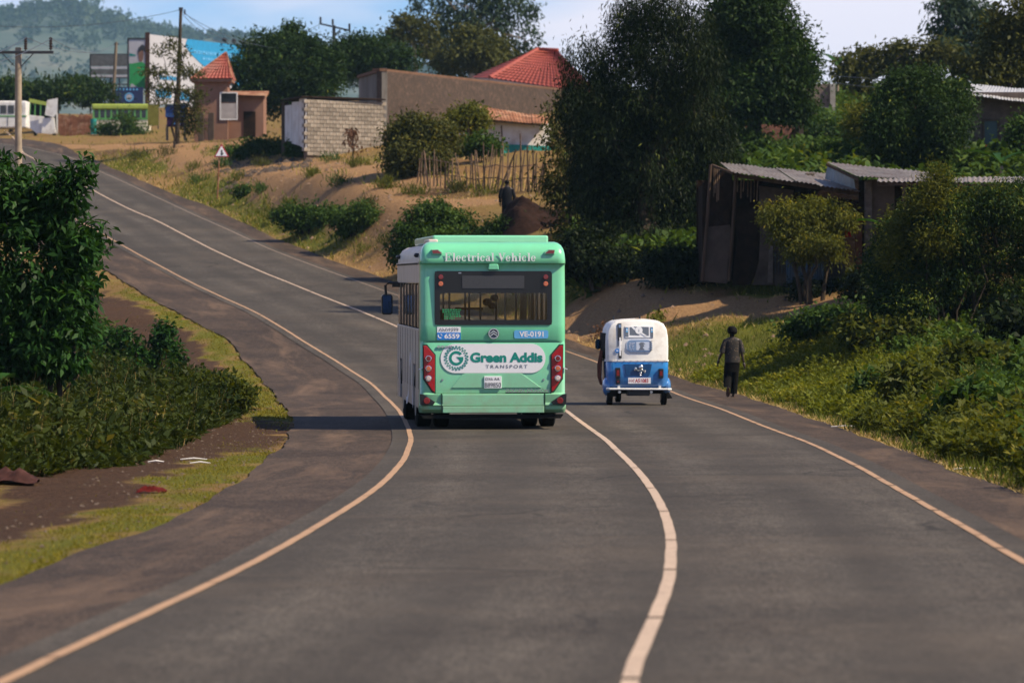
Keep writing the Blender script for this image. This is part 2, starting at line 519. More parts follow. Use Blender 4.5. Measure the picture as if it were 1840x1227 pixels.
# coloured patches of the ground: photo position of the middle, size across and along in metres, kind, strength
PATCH = [  # red dirt
    (1480, 755, 0.9, 9, 'red', .7), (1400, 735, .8, 6, 'red', .6), (1190, 570, 2.6, 1.2, 'red', 1), (500, 318, 2.4, 4, 'red', .7), (700, 352, 3.5, 3.5, 'red', .7), (860, 350, 2.5, 2.5, 'red', .6), (300, 262, 6, 8, 'red', .6), (180, 262, 5, 8, 'red', .6),
    (900, 425, 3, 4, 'red', .8), (1420, 520, 4, 4, 'red', .9), (1150, 505, 4, 4, 'red', .6),
    # green grass
    
    (1750, 855, .6, 6, 'green', .8), (1640, 815, .5, 6, 'green', .6), (1400, 690, 2.5, 14, 'green', .8), (1600, 730, 3, 14, 'green', .8), (1280, 640, 2, 7, 'green', .9), (1330, 600, 2.2, 5, 'green', .8), (1130, 540, 1.2, 2, 'green', .8), (1330, 530, 2.2, 3, 'green', .8), (1050, 500, 2, 4, 'green', .8),
    (280, 285, 3.4, 9, 'green', .9), (420, 340, 2.6, 12, 'green', 1), (500, 375, 2.2, 8, 'green', 1), (600, 400, 2.6, 7, 'green', .8), (740, 330, 2.5, 3.5, 'green', .55), (560, 300, 3, 4, 'green', .6), (420, 275, 3, 5, 'green', .7), (860, 330, 2, 3, 'green', .4), (650, 330, 2, 3, 'green', .5), (200, 240, 5, 6, 'green', .6),
    # straw
    (230, 300, 1.2, 10, 'dry', 1), (330, 345, .9, 10, 'dry', 1), (450, 405, .9, 10, 'dry', 1), (580, 450, 1, 8, 'dry', 1), (680, 480, 1.2, 5, 'dry', 1), (1060, 560, 3, 5, 'dry', 1), (1250, 555, 3, 5, 'dry', .8), (1060, 605, .8, 4, 'dry', 1), (1250, 680, .5, 9, 'dry', 1), (1400, 725, .5, 9, 'dry', .9), (620, 310, 4, 6, 'dry', .8), (520, 290, 3, 5, 'dry', .7), (900, 330, 4, 5, 'dry', .6), (750, 370, 3, 4, 'dry', .8)]
zone = {k: np.zeros(GX.size) for k in ('red', 'green', 'dry')}
fx, fy = GX.ravel(), GY.ravel()
PT = []
for px, py, rx, ry, kind, st in PATCH:
    h = hit(px, py)
    sl = float(XC(h.y + 2) - XC(h.y - 2)) / 4.0 if kind != 'none' else 0
    PT.append((h.x, h.y, rx, ry, kind, st, sl))
    ddy = fy - h.y
    ddx = fx - h.x - sl * ddy
    r = np.sqrt((ddx / rx) ** 2 + (ddy / ry) ** 2)
    zone[kind] = np.maximum(zone[kind], st * np.clip(1.5 - r, 0, 1))
def left_verge(x, y, kind):
    """strips of the left verge, counted from the shoulder edge"""
    t = XLS(y) - x + .22 * np.sin(y * .7) * np.sin(y * .23 + 1) + .12 * np.sin(y * 1.9 + x * 2)
    drive = np.exp(-((y - 66) / 7.5) ** 2)
    near = np.clip((150 - y) / 12, 0, 1) * np.clip((y - 12) / 4, 0, 1) * (t > -.05)
    if kind == 'green': return near * np.clip(.35 + 1.1 * (.5 + .5 * np.sin(x * 4.1 + 2 * np.sin(y * .6)) * np.sin(y * .83 + 1.7 * np.sin(x * 2.2))), 0, 1) * np.maximum(np.clip((.95 - t) / .3, 0, 1), .55 * np.clip((t - 2.3) / .6, 0, 1) * (y < 62)) * (1 - drive)
    if kind == 'red': return near * np.maximum(np.clip((t - .7) / .3, 0, 1) * np.clip((2.6 - t) / .4, 0, 1), np.clip((4.5 - t), 0, 1) * (drive > .25) * .9 + (y > 74) * np.clip((t - .8) / .3, 0, 1) * np.clip((5 - t) / 2, 0, 1) * .9)
    return near * .5 * np.clip((t - 2.2) / .6, 0, 1) * (y < 62)
def zone_at(x, y, kind):
    out = left_verge(x, y, kind)
    for hx, hy, rx, ry, k, st, sl in PT:
        if k == kind:
            r = np.sqrt(((x - hx - sl * (y - hy)) / rx) ** 2 + ((y - hy) / ry) ** 2)
            out = np.maximum(out, st * np.clip(1.5 - r, 0, 1))
    return out

TRACKS = [([(262, 262), (350, 290), (430, 304), (500, 320), (600, 350), (700, 366), (800, 362), (880, 362)], 1.3), ([(690, 362), (735, 385), (725, 425), (700, 468)], 1.0), ([(500, 290), (600, 300), (680, 306), (740, 336)], 1.6), ([(150, 262), (262, 262), (420, 262)], 2.2),
          ([(1035, 600), (1100, 575), (1200, 552), (1330, 552), (1430, 556), (1520, 548)], 1.5), ([(1060, 548), (1150, 540), (1230, 540)], 1.4)]
TRK = []
for pts, w in TRACKS:
    h_ = [hit(*q) for q in pts]; TRK.append(([(q.x, q.y) for q in h_], w))
def bare_at(x, y):
    """trodden earth tracks"""
    out = np.zeros(len(x))
    for pts, w in TRK:
        for (ax, ay), (bx, by) in zip(pts[:-1], pts[1:]):
            L2 = (bx - ax) ** 2 + (by - ay) ** 2
            t = np.clip(((x - ax) * (bx - ax) + (y - ay) * (by - ay)) / L2, 0, 1)
            dd = np.hypot(x - ax - t * (bx - ax), (y - ay - t * (by - ay)) * .8)
            out = np.maximum(out, np.clip(1.45 - dd / w + .25 * np.sin(x * 2.1 + y) * np.sin(y * 1.3 - x * .7), 0, 1))
    return out
zone['bare'] = bare_at(fx, fy)
for k_ in ('red', 'green', 'dry'): zone[k_] = np.maximum(zone[k_], left_verge(fx, fy, k_))
def ground_mat():
    m, n, l, b = nt('ground_soil')
    vec = objvec(n, l)
    big = noise(n, l, vec, 0.35, 5, 0.6)
    mid = noise(n, l, vec, 1.7, 6, 0.7, 0.3, 0.7)
    fine = noise(n, l, vec, 14, 6, 0.75, 0.3, 0.7)
    c = mixc(n, l, mid, (0.28, 0.165, 0.07), (0.18, 0.095, 0.042))
    c = mixc(n, l, big, c, (0.23, 0.165, 0.05))
    def zoned(name, ca, cb, soft):
        nonlocal c
        a = n.new('ShaderNodeAttribute'); a.attribute_name = name
        ad = n.new('ShaderNodeMath'); ad.operation = 'MULTIPLY_ADD'
        l.new(mid, ad.inputs[0]); ad.inputs[1].default_value = 0.45; l.new(a.outputs['Fac'], ad.inputs[2])
        r = n.new('ShaderNodeMapRange')
        r.inputs['From Min'].default_value, r.inputs['From Max'].default_value = 0.55, 0.55 + soft
        l.new(ad.outputs['Value'], r.inputs['Value'])
        cc = mixc(n, l, fine, ca, cb)
        c = mixc(n, l, r.outputs['Result'], c, cc)
    zoned('dry', (0.42, 0.26, 0.1), (0.26, 0.15, 0.06), 0.3)
    zoned('red', (0.1, 0.054, 0.03), (0.055, 0.032, 0.02), 0.4)
    zoned('green', (0.1, 0.115, 0.012), (0.17, 0.16, 0.025), 0.4)
    zoned('bare', (0.4, 0.25, 0.125), (0.27, 0.145, 0.068), 0.3)
    dark = mixc(n, l, fine, (1, 1, 1), (0.72, 0.7, 0.66))
    c = mixc(n, l, 1.0, c, dark, 'MULTIPLY')
    l.new(c, b.inputs['Base Color'])
    b.inputs['Roughness'].default_value = 0.95
    b.inputs['Specular IOR Level'].default_value = 0.1
    bp = n.new('ShaderNodeBump'); bp.inputs['Strength'].default_value = 0.9; bp.inputs['Distance'].default_value = 0.12
    t = n.new('ShaderNodeTexNoise'); t.inputs['Scale'].default_value = 7; t.inputs['Detail'].default_value = 8; t.inputs['Roughness'].default_value = 0.7
    l.new(vec, t.inputs['Vector']); l.new(t.outputs['Fac'], bp.inputs['Height']); l.new(bp.outputs['Normal'], b.inputs['Normal'])
    return m
nx, ny = len(gx), len(gy)
idx = np.arange(nx * ny).reshape(ny, nx)
GF = np.stack([idx[:-1, :-1].ravel(), idx[:-1, 1:].ravel(), idx[1:, 1:].ravel(), idx[1:, :-1].ravel()], 1)
ground = np_mesh('ground', np.stack([fx, fy, GZ], 1), GF, ground_mat(), smooth=True, attrs=zone)
tag(ground, 'reddish earth and dry grass on both sides of the road', kind='structure')

# ------------------------------------------------------------------ road, shoulders and painted lines
def ribbon(name, xa, xb, ys, m, lift, nu=6, crown=0.0, wob=(0, 0)):
    u = np.linspace(0, 1, nu + 1)
    A = xa(ys)[:, None] + (np.sin(ys * 1.1) * 0.7 + np.sin(ys * 0.53 + 1) + 0.3 * np.sin(ys * 2.9))[:, None] * wob[0]
    B = xb(ys)[:, None] + (np.sin(ys * 1.2 + 2) * 0.7 + np.sin(ys * 0.47) + 0.3 * np.sin(ys * 2.7))[:, None] * wob[1]
    X = A * (1 - u) + B * u
    Y = np.repeat(ys[:, None], nu + 1, 1)
    Z = ZR(Y) + lift
    V = np.stack([X.ravel(), Y.ravel(), Z.ravel()], 1)
    i = np.arange(len(ys) * (nu + 1)).reshape(len(ys), nu + 1)
    F = np.stack([i[:-1, :-1].ravel(), i[:-1, 1:].ravel(), i[1:, 1:].ravel(), i[1:, :-1].ravel()], 1)
    uv = np.stack([(X - XC(Y)).ravel(), Y.ravel()], 1)
    o = np_mesh(name, V, F, m, uv=uv, smooth=True)
    o['kind'] = 'structure'
    return o

def road_mat(name, base, light, dark, dust, shoulder=False):
    m, n, l, b = nt(name)
    tcn = n.new('ShaderNodeTexCoord')
    vec = tcn.outputs['Object']
    gm = n.new('ShaderNodeMapping'); gm.inputs['Scale'].default_value = (1.0, 0.2, 1.0)
    l.new(vec, gm.inputs['Vector'])
    p = n.new('ShaderNodeMapping'); p.inputs['Scale'].default_value = (1.5, 0.035, 1.0) if not shoulder else (1.0, 0.12, 1.0)
    l.new(tcn.outputs['UV'], p.inputs['Vector'])
    streak = noise(n, l, p.outputs['Vector'], 1.3, 5, 0.6, 0.3, 0.7)
    blot = noise(n, l, vec, 0.33, 6, 0.7, 0.42, 0.7)
    speck = noise(n, l, gm.outputs['Vector'], 42, 3, 0.8, 0.32, 0.68)
    grit = noise(n, l, gm.outputs['Vector'], 9, 6, 0.85, 0.36, 0.64)
    c = mixc(n, l, streak, base, light)
    c = mixc(n, l, blot, c, dark)
    k = mixc(n, l, speck, (0.38, 0.38, 0.38), (1.75, 1.72, 1.68))
    c = mixc(n, l, 0.8, c, k, 'MULTIPLY')
    k2 = mixc(n, l, grit, (0.66, 0.66, 0.66), (1.32, 1.3, 1.28))
    c = mixc(n, l, 0.8, c, k2, 'MULTIPLY')
    if not shoulder:                                                # polished wheel tracks along each lane
        sp = n.new('ShaderNodeSeparateXYZ'); l.new(tcn.outputs['UV'], sp.inputs['Vector'])
        w = n.new('ShaderNodeMath'); w.operation = 'MULTIPLY'; w.inputs[1].default_value = 2 * PI / 1.45
        l.new(sp.outputs['X'], w.inputs[0])
        co = n.new('ShaderNodeMath'); co.operation = 'COSINE'; l.new(w.outputs['Value'], co.inputs[0])
        r = n.new('ShaderNodeMapRange'); r.inputs['From Min'].default_value = -1; r.inputs['From Max'].default_value = 1
        r.inputs['To Min'].default_value, r.inputs['To Max'].default_value = 0.0, 0.6
        l.new(co.outputs['Value'], r.inputs['Value'])
        c = mixc(n, l, r.outputs['Result'], c, dark)
    d = noise(n, l, p.outputs['Vector'] if shoulder else vec, 1.1 if shoulder else 0.25, 7, 0.7, 0.5, 0.75, 0.6)
    dm = n.new('ShaderNodeMath'); dm.operation = 'MULTIPLY'; dm.inputs[1].default_value = 0.85 if shoulder else 0.3
    l.new(d, dm.inputs[0])
    c = mixc(n, l, dm.outputs['Value'], c, dust)
    if not shoulder:                                                # hairline cracks and old tar
        vo = n.new('ShaderNodeTexVoronoi'); vo.feature = 'DISTANCE_TO_EDGE'; vo.inputs['Scale'].default_value = 0.45
        wv = n.new('ShaderNodeTexNoise'); wv.inputs['Scale'].default_value = 1.4; wv.inputs['Detail'].default_value = 5
        l.new(vec, wv.inputs['Vector'])
        wm = mixc(n, l, 0.35, vec, wv.outputs['Color'])
        l.new(wm, vo.inputs['Vector'])
        cr = n.new('ShaderNodeMapRange'); cr.inputs['From Min'].default_value, cr.inputs['From Max'].default_value = 0.004, 0.014
        cr.inputs['To Min'].default_value, cr.inputs['To Max'].default_value = 0.75, 0.0
        l.new(vo.outputs['Distance'], cr.inputs['Value'])
        ck = noise(n, l, vec, 0.16, 3, 0.6, 0.5, 0.62)
        cmul = n.new('ShaderNodeMath'); cmul.operation = 'MULTIPLY'; l.new(cr.outputs['Result'], cmul.inputs[0]); l.new(ck, cmul.inputs[1])
        c = mixc(n, l, cmul.outputs['Value'], c, (0.02, 0.018, 0.016))
        oil = noise(n, l, p.outputs['Vector'], 3.0, 6, 0.75, 0.62, 0.78)
        om = n.new('ShaderNodeMath'); om.operation = 'MULTIPLY'; om.inputs[1].default_value = 0.55; l.new(oil, om.inputs[0])
        c = mixc(n, l, om.outputs['Value'], c, (0.03, 0.027, 0.024))
    l.new(c, b.inputs['Base Color'])
    b.inputs['Roughness'].default_value = 0.82
    b.inputs['Specular IOR Level'].default_value = 0.12
    bp = n.new('ShaderNodeBump'); bp.inputs['Strength'].default_value = 0.5; bp.inputs['Distance'].default_value = 0.012
    t = n.new('ShaderNodeTexNoise'); t.inputs['Scale'].default_value = 60 if not shoulder else 28; t.inputs['Detail'].default_value = 5
    l.new(vec, t.inputs['Vector']); l.new(t.outputs['Fac'], bp.inputs['Height']); l.new(bp.outputs['Normal'], b.inputs['Normal'])
    return m
M['asphalt'] = road_mat('asphalt', (0.062, 0.054, 0.046), (0.088, 0.078, 0.067), (0.044, 0.038, 0.032), (0.15, 0.115, 0.085))
M['shoulder'] = road_mat('worn_shoulder', (0.052, 0.038, 0.029), (0.07, 0.05, 0.037), (0.033, 0.025, 0.02), (0.17, 0.11, 0.072), True)
ys = np.concatenate([np.arange(4, 150, 0.5), np.arange(150, 425, 1.5)])
road = ribbon('road', lambda y: XL(y) - 0.28, lambda y: XR(y) + 0.3, ys, M['asphalt'], 0.0, 10)
tag(road, 'grey asphalt road bending left and climbing the hill')
tag(ribbon('shoulder', XLS, lambda y: XL(y) - 0.2, ys, M['shoulder'], -0.012, 6, wob=(0.035, 0.02)), 'brown dusty paved shoulder inside the bend')
tag(ribbon('shoulder', lambda y: XR(y) + 0.22, XRS, ys, M['shoulder'], -0.012, 6, wob=(0.02, 0.045)), 'brown dusty paved shoulder outside the bend')

def paint_mat(name, a, bc, worn):
    m, n, l, b = nt(name)
    vec = objvec(n, l)
    f = noise(n, l, vec, 3, 6, 0.7, 0.3, 0.75)
    c = mixc(n, l, f, a, bc)
    f2 = noise(n, l, vec, 14, 6, 0.85, 0.52, 0.66)
    c = mixc(n, l, f2, c, worn)
    l.new(c, b.inputs['Base Color']); b.inputs['Roughness'].default_value = 0.7
    return m
M['line_cream'] = paint_mat('cream_road_paint', (0.5, 0.37, 0.27), (0.4, 0.29, 0.21), (0.17, 0.13, 0.1))
M['line_orange'] = paint_mat('faded_yellow_road_paint', (0.44, 0.26, 0.135), (0.32, 0.19, 0.105), (0.13, 0.1, 0.075))
M['line_faint'] = paint_mat('almost_gone_road_paint', (0.26, 0.18, 0.12), (0.14, 0.11, 0.085), (0.09, 0.075, 0.06))
def painted(parent, xf, y0, y1, w, m, name='line_segment'):
    n_ = max(3, int((y1 - y0) / 0.7))
    yy = np.linspace(y0, y1, n_)
    dx = np.gradient(xf(yy), yy)
    k = np.sqrt(1 + dx * dx) * w / 2
    V, F = [], []
    wa = (np.sin(yy * 7.3) + np.sin(yy * 3.1)) * 0.003
    for i in range(n_):
        for s in (-1, 1):
            V.append((xf(yy[i]) + s * k[i] + wa[i], yy[i], ZR(yy[i]) + 0.006))
    for i in range(n_ - 1): F.append((2 * i, 2 * i + 1, 2 * i + 3, 2 * i + 2))
    return np_mesh(name, V, F, m, parent)
def line_root(name, label):
    r = bpy.data.objects.new(name, None); COL.objects.link(r)
    return tag(r, label, kind='structure')
cl = line_root('centre_line', 'cream painted line along the middle of the road')
rows_c = [(1215, 20.2)]
brk = [14.0, 20.3, 24.6, 29.6, 33.8, 39.0, 44.4, 50.4, 57.4, 66.5, 75.5, 85, 95, 106, 117, 129, 142, 158, 176, 196, 220, 250, 290, 340, 400]
for a, b_ in zip(brk[:-1], brk[1:]): painted(cl, XC, a + 0.07, b_ - 0.07, 0.088, M['line_cream'])
el = line_root('edge_line', 'faded orange line along the inside edge of the bend')
brk = [12.0, 21.6, 28.1, 35.6, 42.5, 52, 63, 75, 88, 101, 115, 130, 146, 165, 190, 220, 260, 310, 400]
for a, b_ in zip(brk[:-1], brk[1:]): painted(el, XL, a + 0.03, b_ - 0.03, 0.078, M['line_orange'])
er = line_root('edge_line', 'worn dashed looking orange line along the outside edge of the bend')
yv = 26.0; rs = random.Random(4)
while yv < 400:
    L = 6.0 if yv > 72 else rs.uniform(1.1, 2.2)
    painted(er, XR, yv, yv + L, 0.075, M['line_orange'] if yv < 112 else M['line_faint'])
    yv += L + (0.05 if yv > 72 else rs.uniform(0.06, 0.2))

# ------------------------------------------------------------------ the far wooded hill
def hill_mat():
    m, n, l, b = nt('hill_cover')
    vec = objvec(n, l)
    f = noise(n, l, vec, 0.0045, 6, 0.65, 0.4, 0.6)
    c = mixc(n, l, f, (0.04, 0.065, 0.04), (0.13, 0.125, 0.09))  # cover colours lean blue, adding haze to the surface itself
    f2 = noise(n, l, vec, 0.022, 6, 0.75, 0.4, 0.65)
    c = mixc(n, l, f2, c, (0.03, 0.05, 0.035))
    l.new(c, b.inputs['Base Color']); b.inputs['Roughness'].default_value = 1.0
    return m
HK = 2.67
hxs, hys = np.linspace(-4000, 2400, 161), np.linspace(2400, 6900, 86)
HX, HY = np.meshgrid(hxs, hys)
def hill_h(x, y):
    x, y = x / HK, y / HK
    ridge = np.interp(x, [-1500, -500, -184, -160, -130, -100, -60, 0, 120, 400, 900], [70, 92, 92, 94, 86, 86, 76, 66, 52, 40, 30])
    prof = np.interp(y, [900, 1050, 1250, 1500, 1750, 2200, 2600], [-0.05, 0.18, 0.55, 1.0, 0.93, 0.6, 0.3])
    return 6 + HK * (ridge * prof + 4 * np.sin(x * 0.021 + y * 0.008) * np.sin(y * 0.013) * (prof < .98) + 1.5 * np.sin(x * .09) * np.sin(y * .07 + 1))
HZZ = hill_h(HX, HY)
hi_ = np.arange(HX.size).reshape(HX.shape)
HF = np.stack([hi_[:-1, :-1].ravel(), hi_[:-1, 1:].ravel(), hi_[1:, 1:].ravel(), hi_[1:, :-1].ravel()], 1)
tag(np_mesh('hill', np.stack([HX.ravel(), HY.ravel(), HZZ.ravel()], 1), HF, hill_mat(), smooth=True), 'long wooded hill fading blue in the haze', kind='structure')
# ------------------------------------------------------------------ lettering
def text(name, body, box, y, m, parent, bold=0.0, shear=0.0, depth=0.004, space=1.0):
    """flat letters fitted into box = (x0, x1, z0, z1) on a face that looks towards -Y"""
    c = bpy.data.curves.new(name, 'FONT')
    c.body, c.size, c.offset, c.shear, c.space_character = body, 1.0, bold, shear, space
    c.resolution_u = 4
    t = bpy.data.objects.new(name, c)
    COL.objects.link(t)
    dg = bpy.context.evaluated_depsgraph_get()
    me = bpy.data.meshes.new_from_object(t.evaluated_get(dg))
    bpy.data.objects.remove(t); bpy.data.curves.remove(c)
    n = len(me.vertices)
    v = np.zeros(n * 3); me.vertices.foreach_get('co', v); v = v.reshape(-1, 3)
    lo, hi = v.min(0), v.max(0)
    out = np.zeros_like(v)
    out[:, 0] = box[0] + (v[:, 0] - lo[0]) / (hi[0] - lo[0]) * (box[1] - box[0])
    out[:, 2] = box[2] + (v[:, 1] - lo[1]) / (hi[1] - lo[1]) * (box[3] - box[2])
    out[:, 1] = y
    me.vertices.foreach_set('co', out.ravel())
    me.name = name
    me.materials.clear(); me.materials.append(m)
    o = bpy.data.objects.new(name, me)
    COL.objects.link(o); o.parent = parent
    return o

def serif_text(body, x0, x1, z0, h, y):
    """bold roman capitals and small letters drawn stroke by stroke"""
    mb = MB()
    st, hr, xh = 0.17, 0.055, 0.66
    def bx(a, b, c, d): mb.prism([(a, c), (b, c), (b, d), (a, d)], 0.004)
    def arc(cx, cz, rx, rz, a0, a1, w=st):
        P_, Q = [], []
        for k in range(17):
            a = rad(a0 + (a1 - a0) * k / 16)
            t = hr + (w - hr) * abs(math.cos(a)) ** 1.5
            P_.append((cx + rx * math.cos(a), cz + rz * math.sin(a)))
            Q.append((cx + (rx - t) * math.cos(a), cz + (rz - min(t, rz * .6)) * math.sin(a)))
        mb.prism(P_ + Q[::-1], 0.004)
    def ser(x, z, w=0.34): bx(x - w / 2 + st / 2, x + w / 2 + st / 2, z, z + hr)
    pen = 0.0
    for ch in body:
        p = pen
        if ch == 'E':
            bx(p + .08, p + .08 + st, 0, 1); bx(p, p + .72, 0, hr); bx(p, p + .7, 1 - hr, 1); bx(p + .08, p + .52, .48, .48 + hr)
            bx(p + .66, p + .72, 0, .26); bx(p + .64, p + .7, .76, 1); bx(p + .47, p + .52, .38, .64); w = .8
        elif ch == 'V':
            mb.prism([(p + .06, 1), (p + .26, 1), (p + .5, .28), (p + .42, 0), (p + .36, 0)], 0.004)
            mb.prism([(p + .36, 0), (p + .42, 0), (p + .74, 1), (p + .66, 1)], 0.004)
            bx(p, p + .34, 1 - hr, 1); bx(p + .55, p + .84, 1 - hr, 1); w = .82
        elif ch == 'l':
            bx(p + .1, p + .1 + st, 0, 1); ser(p + .1, 0); bx(p + .01, p + .1, 1 - hr, 1); w = .38
        elif ch == 'i':
            bx(p + .1, p + .1 + st, 0, xh); ser(p + .1, 0); bx(p + .01, p + .1, xh - hr, xh)
            mb.prism([(p + .185 + .1 * math.cos(k * PI / 5), .87 + .1 * math.sin(k * PI / 5)) for k in range(10)], 0.004); w = .38
        elif ch == 'e':
            arc(p + .27, xh / 2, .27, xh / 2, 8, 320); bx(p + .1, p + .5, xh / 2 - .02, xh / 2 + .04); w = .6
        elif ch == 'c':
            arc(p + .27, xh / 2, .27, xh / 2, 50, 315); mb.prism([(p + .42 + .08 * math.cos(k * PI / 5), .5 + .08 * math.sin(k * PI / 5)) for k in range(10)], 0.004); w = .58
        elif ch == 't':
            bx(p + .1, p + .1 + st, .1, .86); bx(p, p + .38, xh - hr, xh); arc(p + .29, .16, .19, .16, 180, 320, .12); w = .44
        elif ch == 'r':
            bx(p + .08, p + .08 + st, 0, xh); ser(p + .08, 0); bx(p, p + .08, xh - hr, xh); arc(p + .4, .42, .2, .24, 60, 150, .1)
            mb.prism([(p + .46 + .08 * math.cos(k * PI / 5), .56 + .08 * math.sin(k * PI / 5)) for k in range(10)], 0.004); w = .56
        elif ch == 'a':
            bx(p + .3, p + .3 + st, .04, .48); arc(p + .27, .46, .2, .2, 0, 165, .12); arc(p + .2, .19, .2, .19, 60, 330); bx(p + .42, p + .55, 0, hr + .03); w = .58
        elif ch == 'h':
            bx(p + .08, p + .08 + st, 0, 1); ser(p + .08, 0); bx(p, p + .08, 1 - hr, 1); arc(p + .4, .42, .2, .24, 0, 165, st)
            bx(p + .44, p + .44 + st, 0, .44); ser(p + .44, 0); w = .74
        else: w = .35
        pen += w + 0.03
    k = (x1 - x0) / pen
    mb.v = [(x0 + v[0] * k, y + v[1], z0 + v[2] * h) for v in mb.v]
    return mb

M['bus_green'] = mat('mint_green_bus_paint', (0.17, 0.6, 0.34), 0.3, var=0.06, scale=1.2, coat=0.6, dirt=(0.17, 0.5, 0.27), dscale=1.0)
M['bus_green_pale'] = mat('pale_green_bumper_paint', (0.23, 0.65, 0.4), 0.3, var=0.06, scale=1.2, coat=0.6)
M['bus_cream'] = mat('dusty_cream_bus_paint', (0.62, 0.56, 0.5), 0.4, var=0.12, scale=1.5, coat=0.3, dirt=(0.5, 0.42, 0.35))
def dusty(m, z0, z1, col, amt):
    """road dust thrown up on the lower panels"""
    n, l = m.node_tree.nodes, m.node_tree.links
    b = n['Principled BSDF']
    src = b.inputs['Base Color'].links[0].from_socket
    v = objvec(n, l)
    sp_ = n.new('ShaderNodeSeparateXYZ'); l.new(v, sp_.inputs['Vector'])
    r = n.new('ShaderNodeMapRange'); r.inputs['From Min'].default_value, r.inputs['From Max'].default_value = z1, z0
    l.new(sp_.outputs['Z'], r.inputs['Value'])
    f = noise(n, l, v, 5, 6, .75, .2, .8)
    mu = n.new('ShaderNodeMath'); mu.operation = 'MULTIPLY'; l.new(r.outputs['Result'], mu.inputs[0]); l.new(f, mu.inputs[1])
    m2 = n.new('ShaderNodeMath'); m2.operation = 'MULTIPLY'; m2.inputs[1].default_value = amt; l.new(mu.outputs['Value'], m2.inputs[0])
    l.new(mixc(n, l, m2.outputs['Value'], src, col), b.inputs['Base Color'])
for k_ in ('bus_green', 'bus_green_pale', 'bus_cream'): dusty(M[k_], .25, 1.3, (.3, .24, .17), .75)
M['seam'] = mat('seam', (0.01, 0.05, 0.025), 0.6)
M['lamp_red'] = mat('red_lamp', (0.42, 0.006, 0.012), 0.18, var=0.3, coat=0.8)
M['lamp_darkred'] = mat('dark_red_lamp', (0.2, 0.012, 0.012), 0.2, var=0.2, coat=0.8)
M['lamp_amber'] = mat('amber_lamp', (0.62, 0.16, 0.07), 0.25, var=0.2, coat=0.6)
M['lamp_clear'] = mat('clear_lamp', (0.75, 0.6, 0.55), 0.15, var=0.2, coat=0.8)
M['white_print'] = mat('white_print', (0.82, 0.82, 0.84), 0.4, var=0.03)
M['teal_print'] = mat('teal_print', (0.004, 0.24, 0.19), 0.4, var=0.05)
M['blue_print'] = mat('blue_print', (0.02, 0.2, 0.62), 0.4, var=0.05)
M['sky_print'] = mat('light_blue_print', (0.12, 0.4, 0.72), 0.4, var=0.05)
M['grey_print'] = mat('grey_print', (0.12, 0.14, 0.18), 0.5, var=0.05)
M['black_print'] = mat('black_print', (0.015, 0.015, 0.018), 0.5, var=0.05)
M['glass'] = glassmat('clear_glass', (0.9, 0.92, 0.9))
M['dark_glass'] = glassmat('dark_window_glass', clear=False, refl=0.06, dark=(0.015, 0.018, 0.02))
M['display'] = mat('unlit_led_panel', (0.05, 0.052, 0.058), 0.5, var=0.3, scale=60)
M['seat'] = mat('seat_cloth', (0.03, 0.05, 0.09), 0.9)
M['green_print'] = mat('green_print', (0.02, 0.3, 0.1), 0.5)

# ------------------------------------------------------------------ the bus
bx0, by0 = at(886, 772, 68).x, 68.0
bus = thing('bus', (bx0, by0, float(ZR(68)) + 0.0), 'mint green city bus seen from behind with a white banner across its tail', 'bus', rz=rad(4.2))
BL, HW = 8.1, 1.19
def CX(c): return (c - 716) / 346.0
def CZ(c): return (1140 - c) / 346.0
# tail shell: a grid with a hole for the window
ux = [(-1.19, .34), (-1.19, .17), (-1.182, .09), (-1.155, .035), (-1.11, .008), (-1.05, 0), (CX(388), 0), (-.5, 0), (0, 0), (.5, 0), (CX(1047), 0), (1.05, 0), (1.11, .008), (1.155, .035), (1.182, .09), (1.19, .17), (1.19, .34)]
uz = [(.27, .05, 1), (.33, -.035, 1.012), (.40, -.05, 1.012), (.44, -.02, 1.005), (.57, -.035, 1.005), (.60, 0, 1), (1.40, -.005, 1), (1.435, .012, 1), (1.46, .0, 1), (CZ(550), 0, 1), (2.3, .02, 1), (CZ(250), .035, .998), (2.66, .04, .998), (2.69, .035, 1), (2.705, -.045, 1.004), (2.75, -.06, 1.0), (2.86, -.045, .992), (2.94, -.005, .975), (3.0, .06, .945), (3.04, .15, .90), (3.055, .3, .86)]
mb = MB()
nu = len(ux)
for z, off, k in uz:
    for (x, y) in ux:
        f = max(0.0, 1 - y / .34)
        mb.v.append((x * k, y + off * f if off < .2 else max(y, off), z))
for j in range(len(uz) - 1):
    for i in range(nu - 1):
        if 6 <= i < 10 and 9 <= j < 11: continue
        mb.f.append((j * nu + i, j * nu + i + 1, (j + 1) * nu + i + 1, (j + 1) * nu + i)); mb.m.append(0)
sh = mb.build('tail_shell', M['bus_green'], bus, smooth=True)
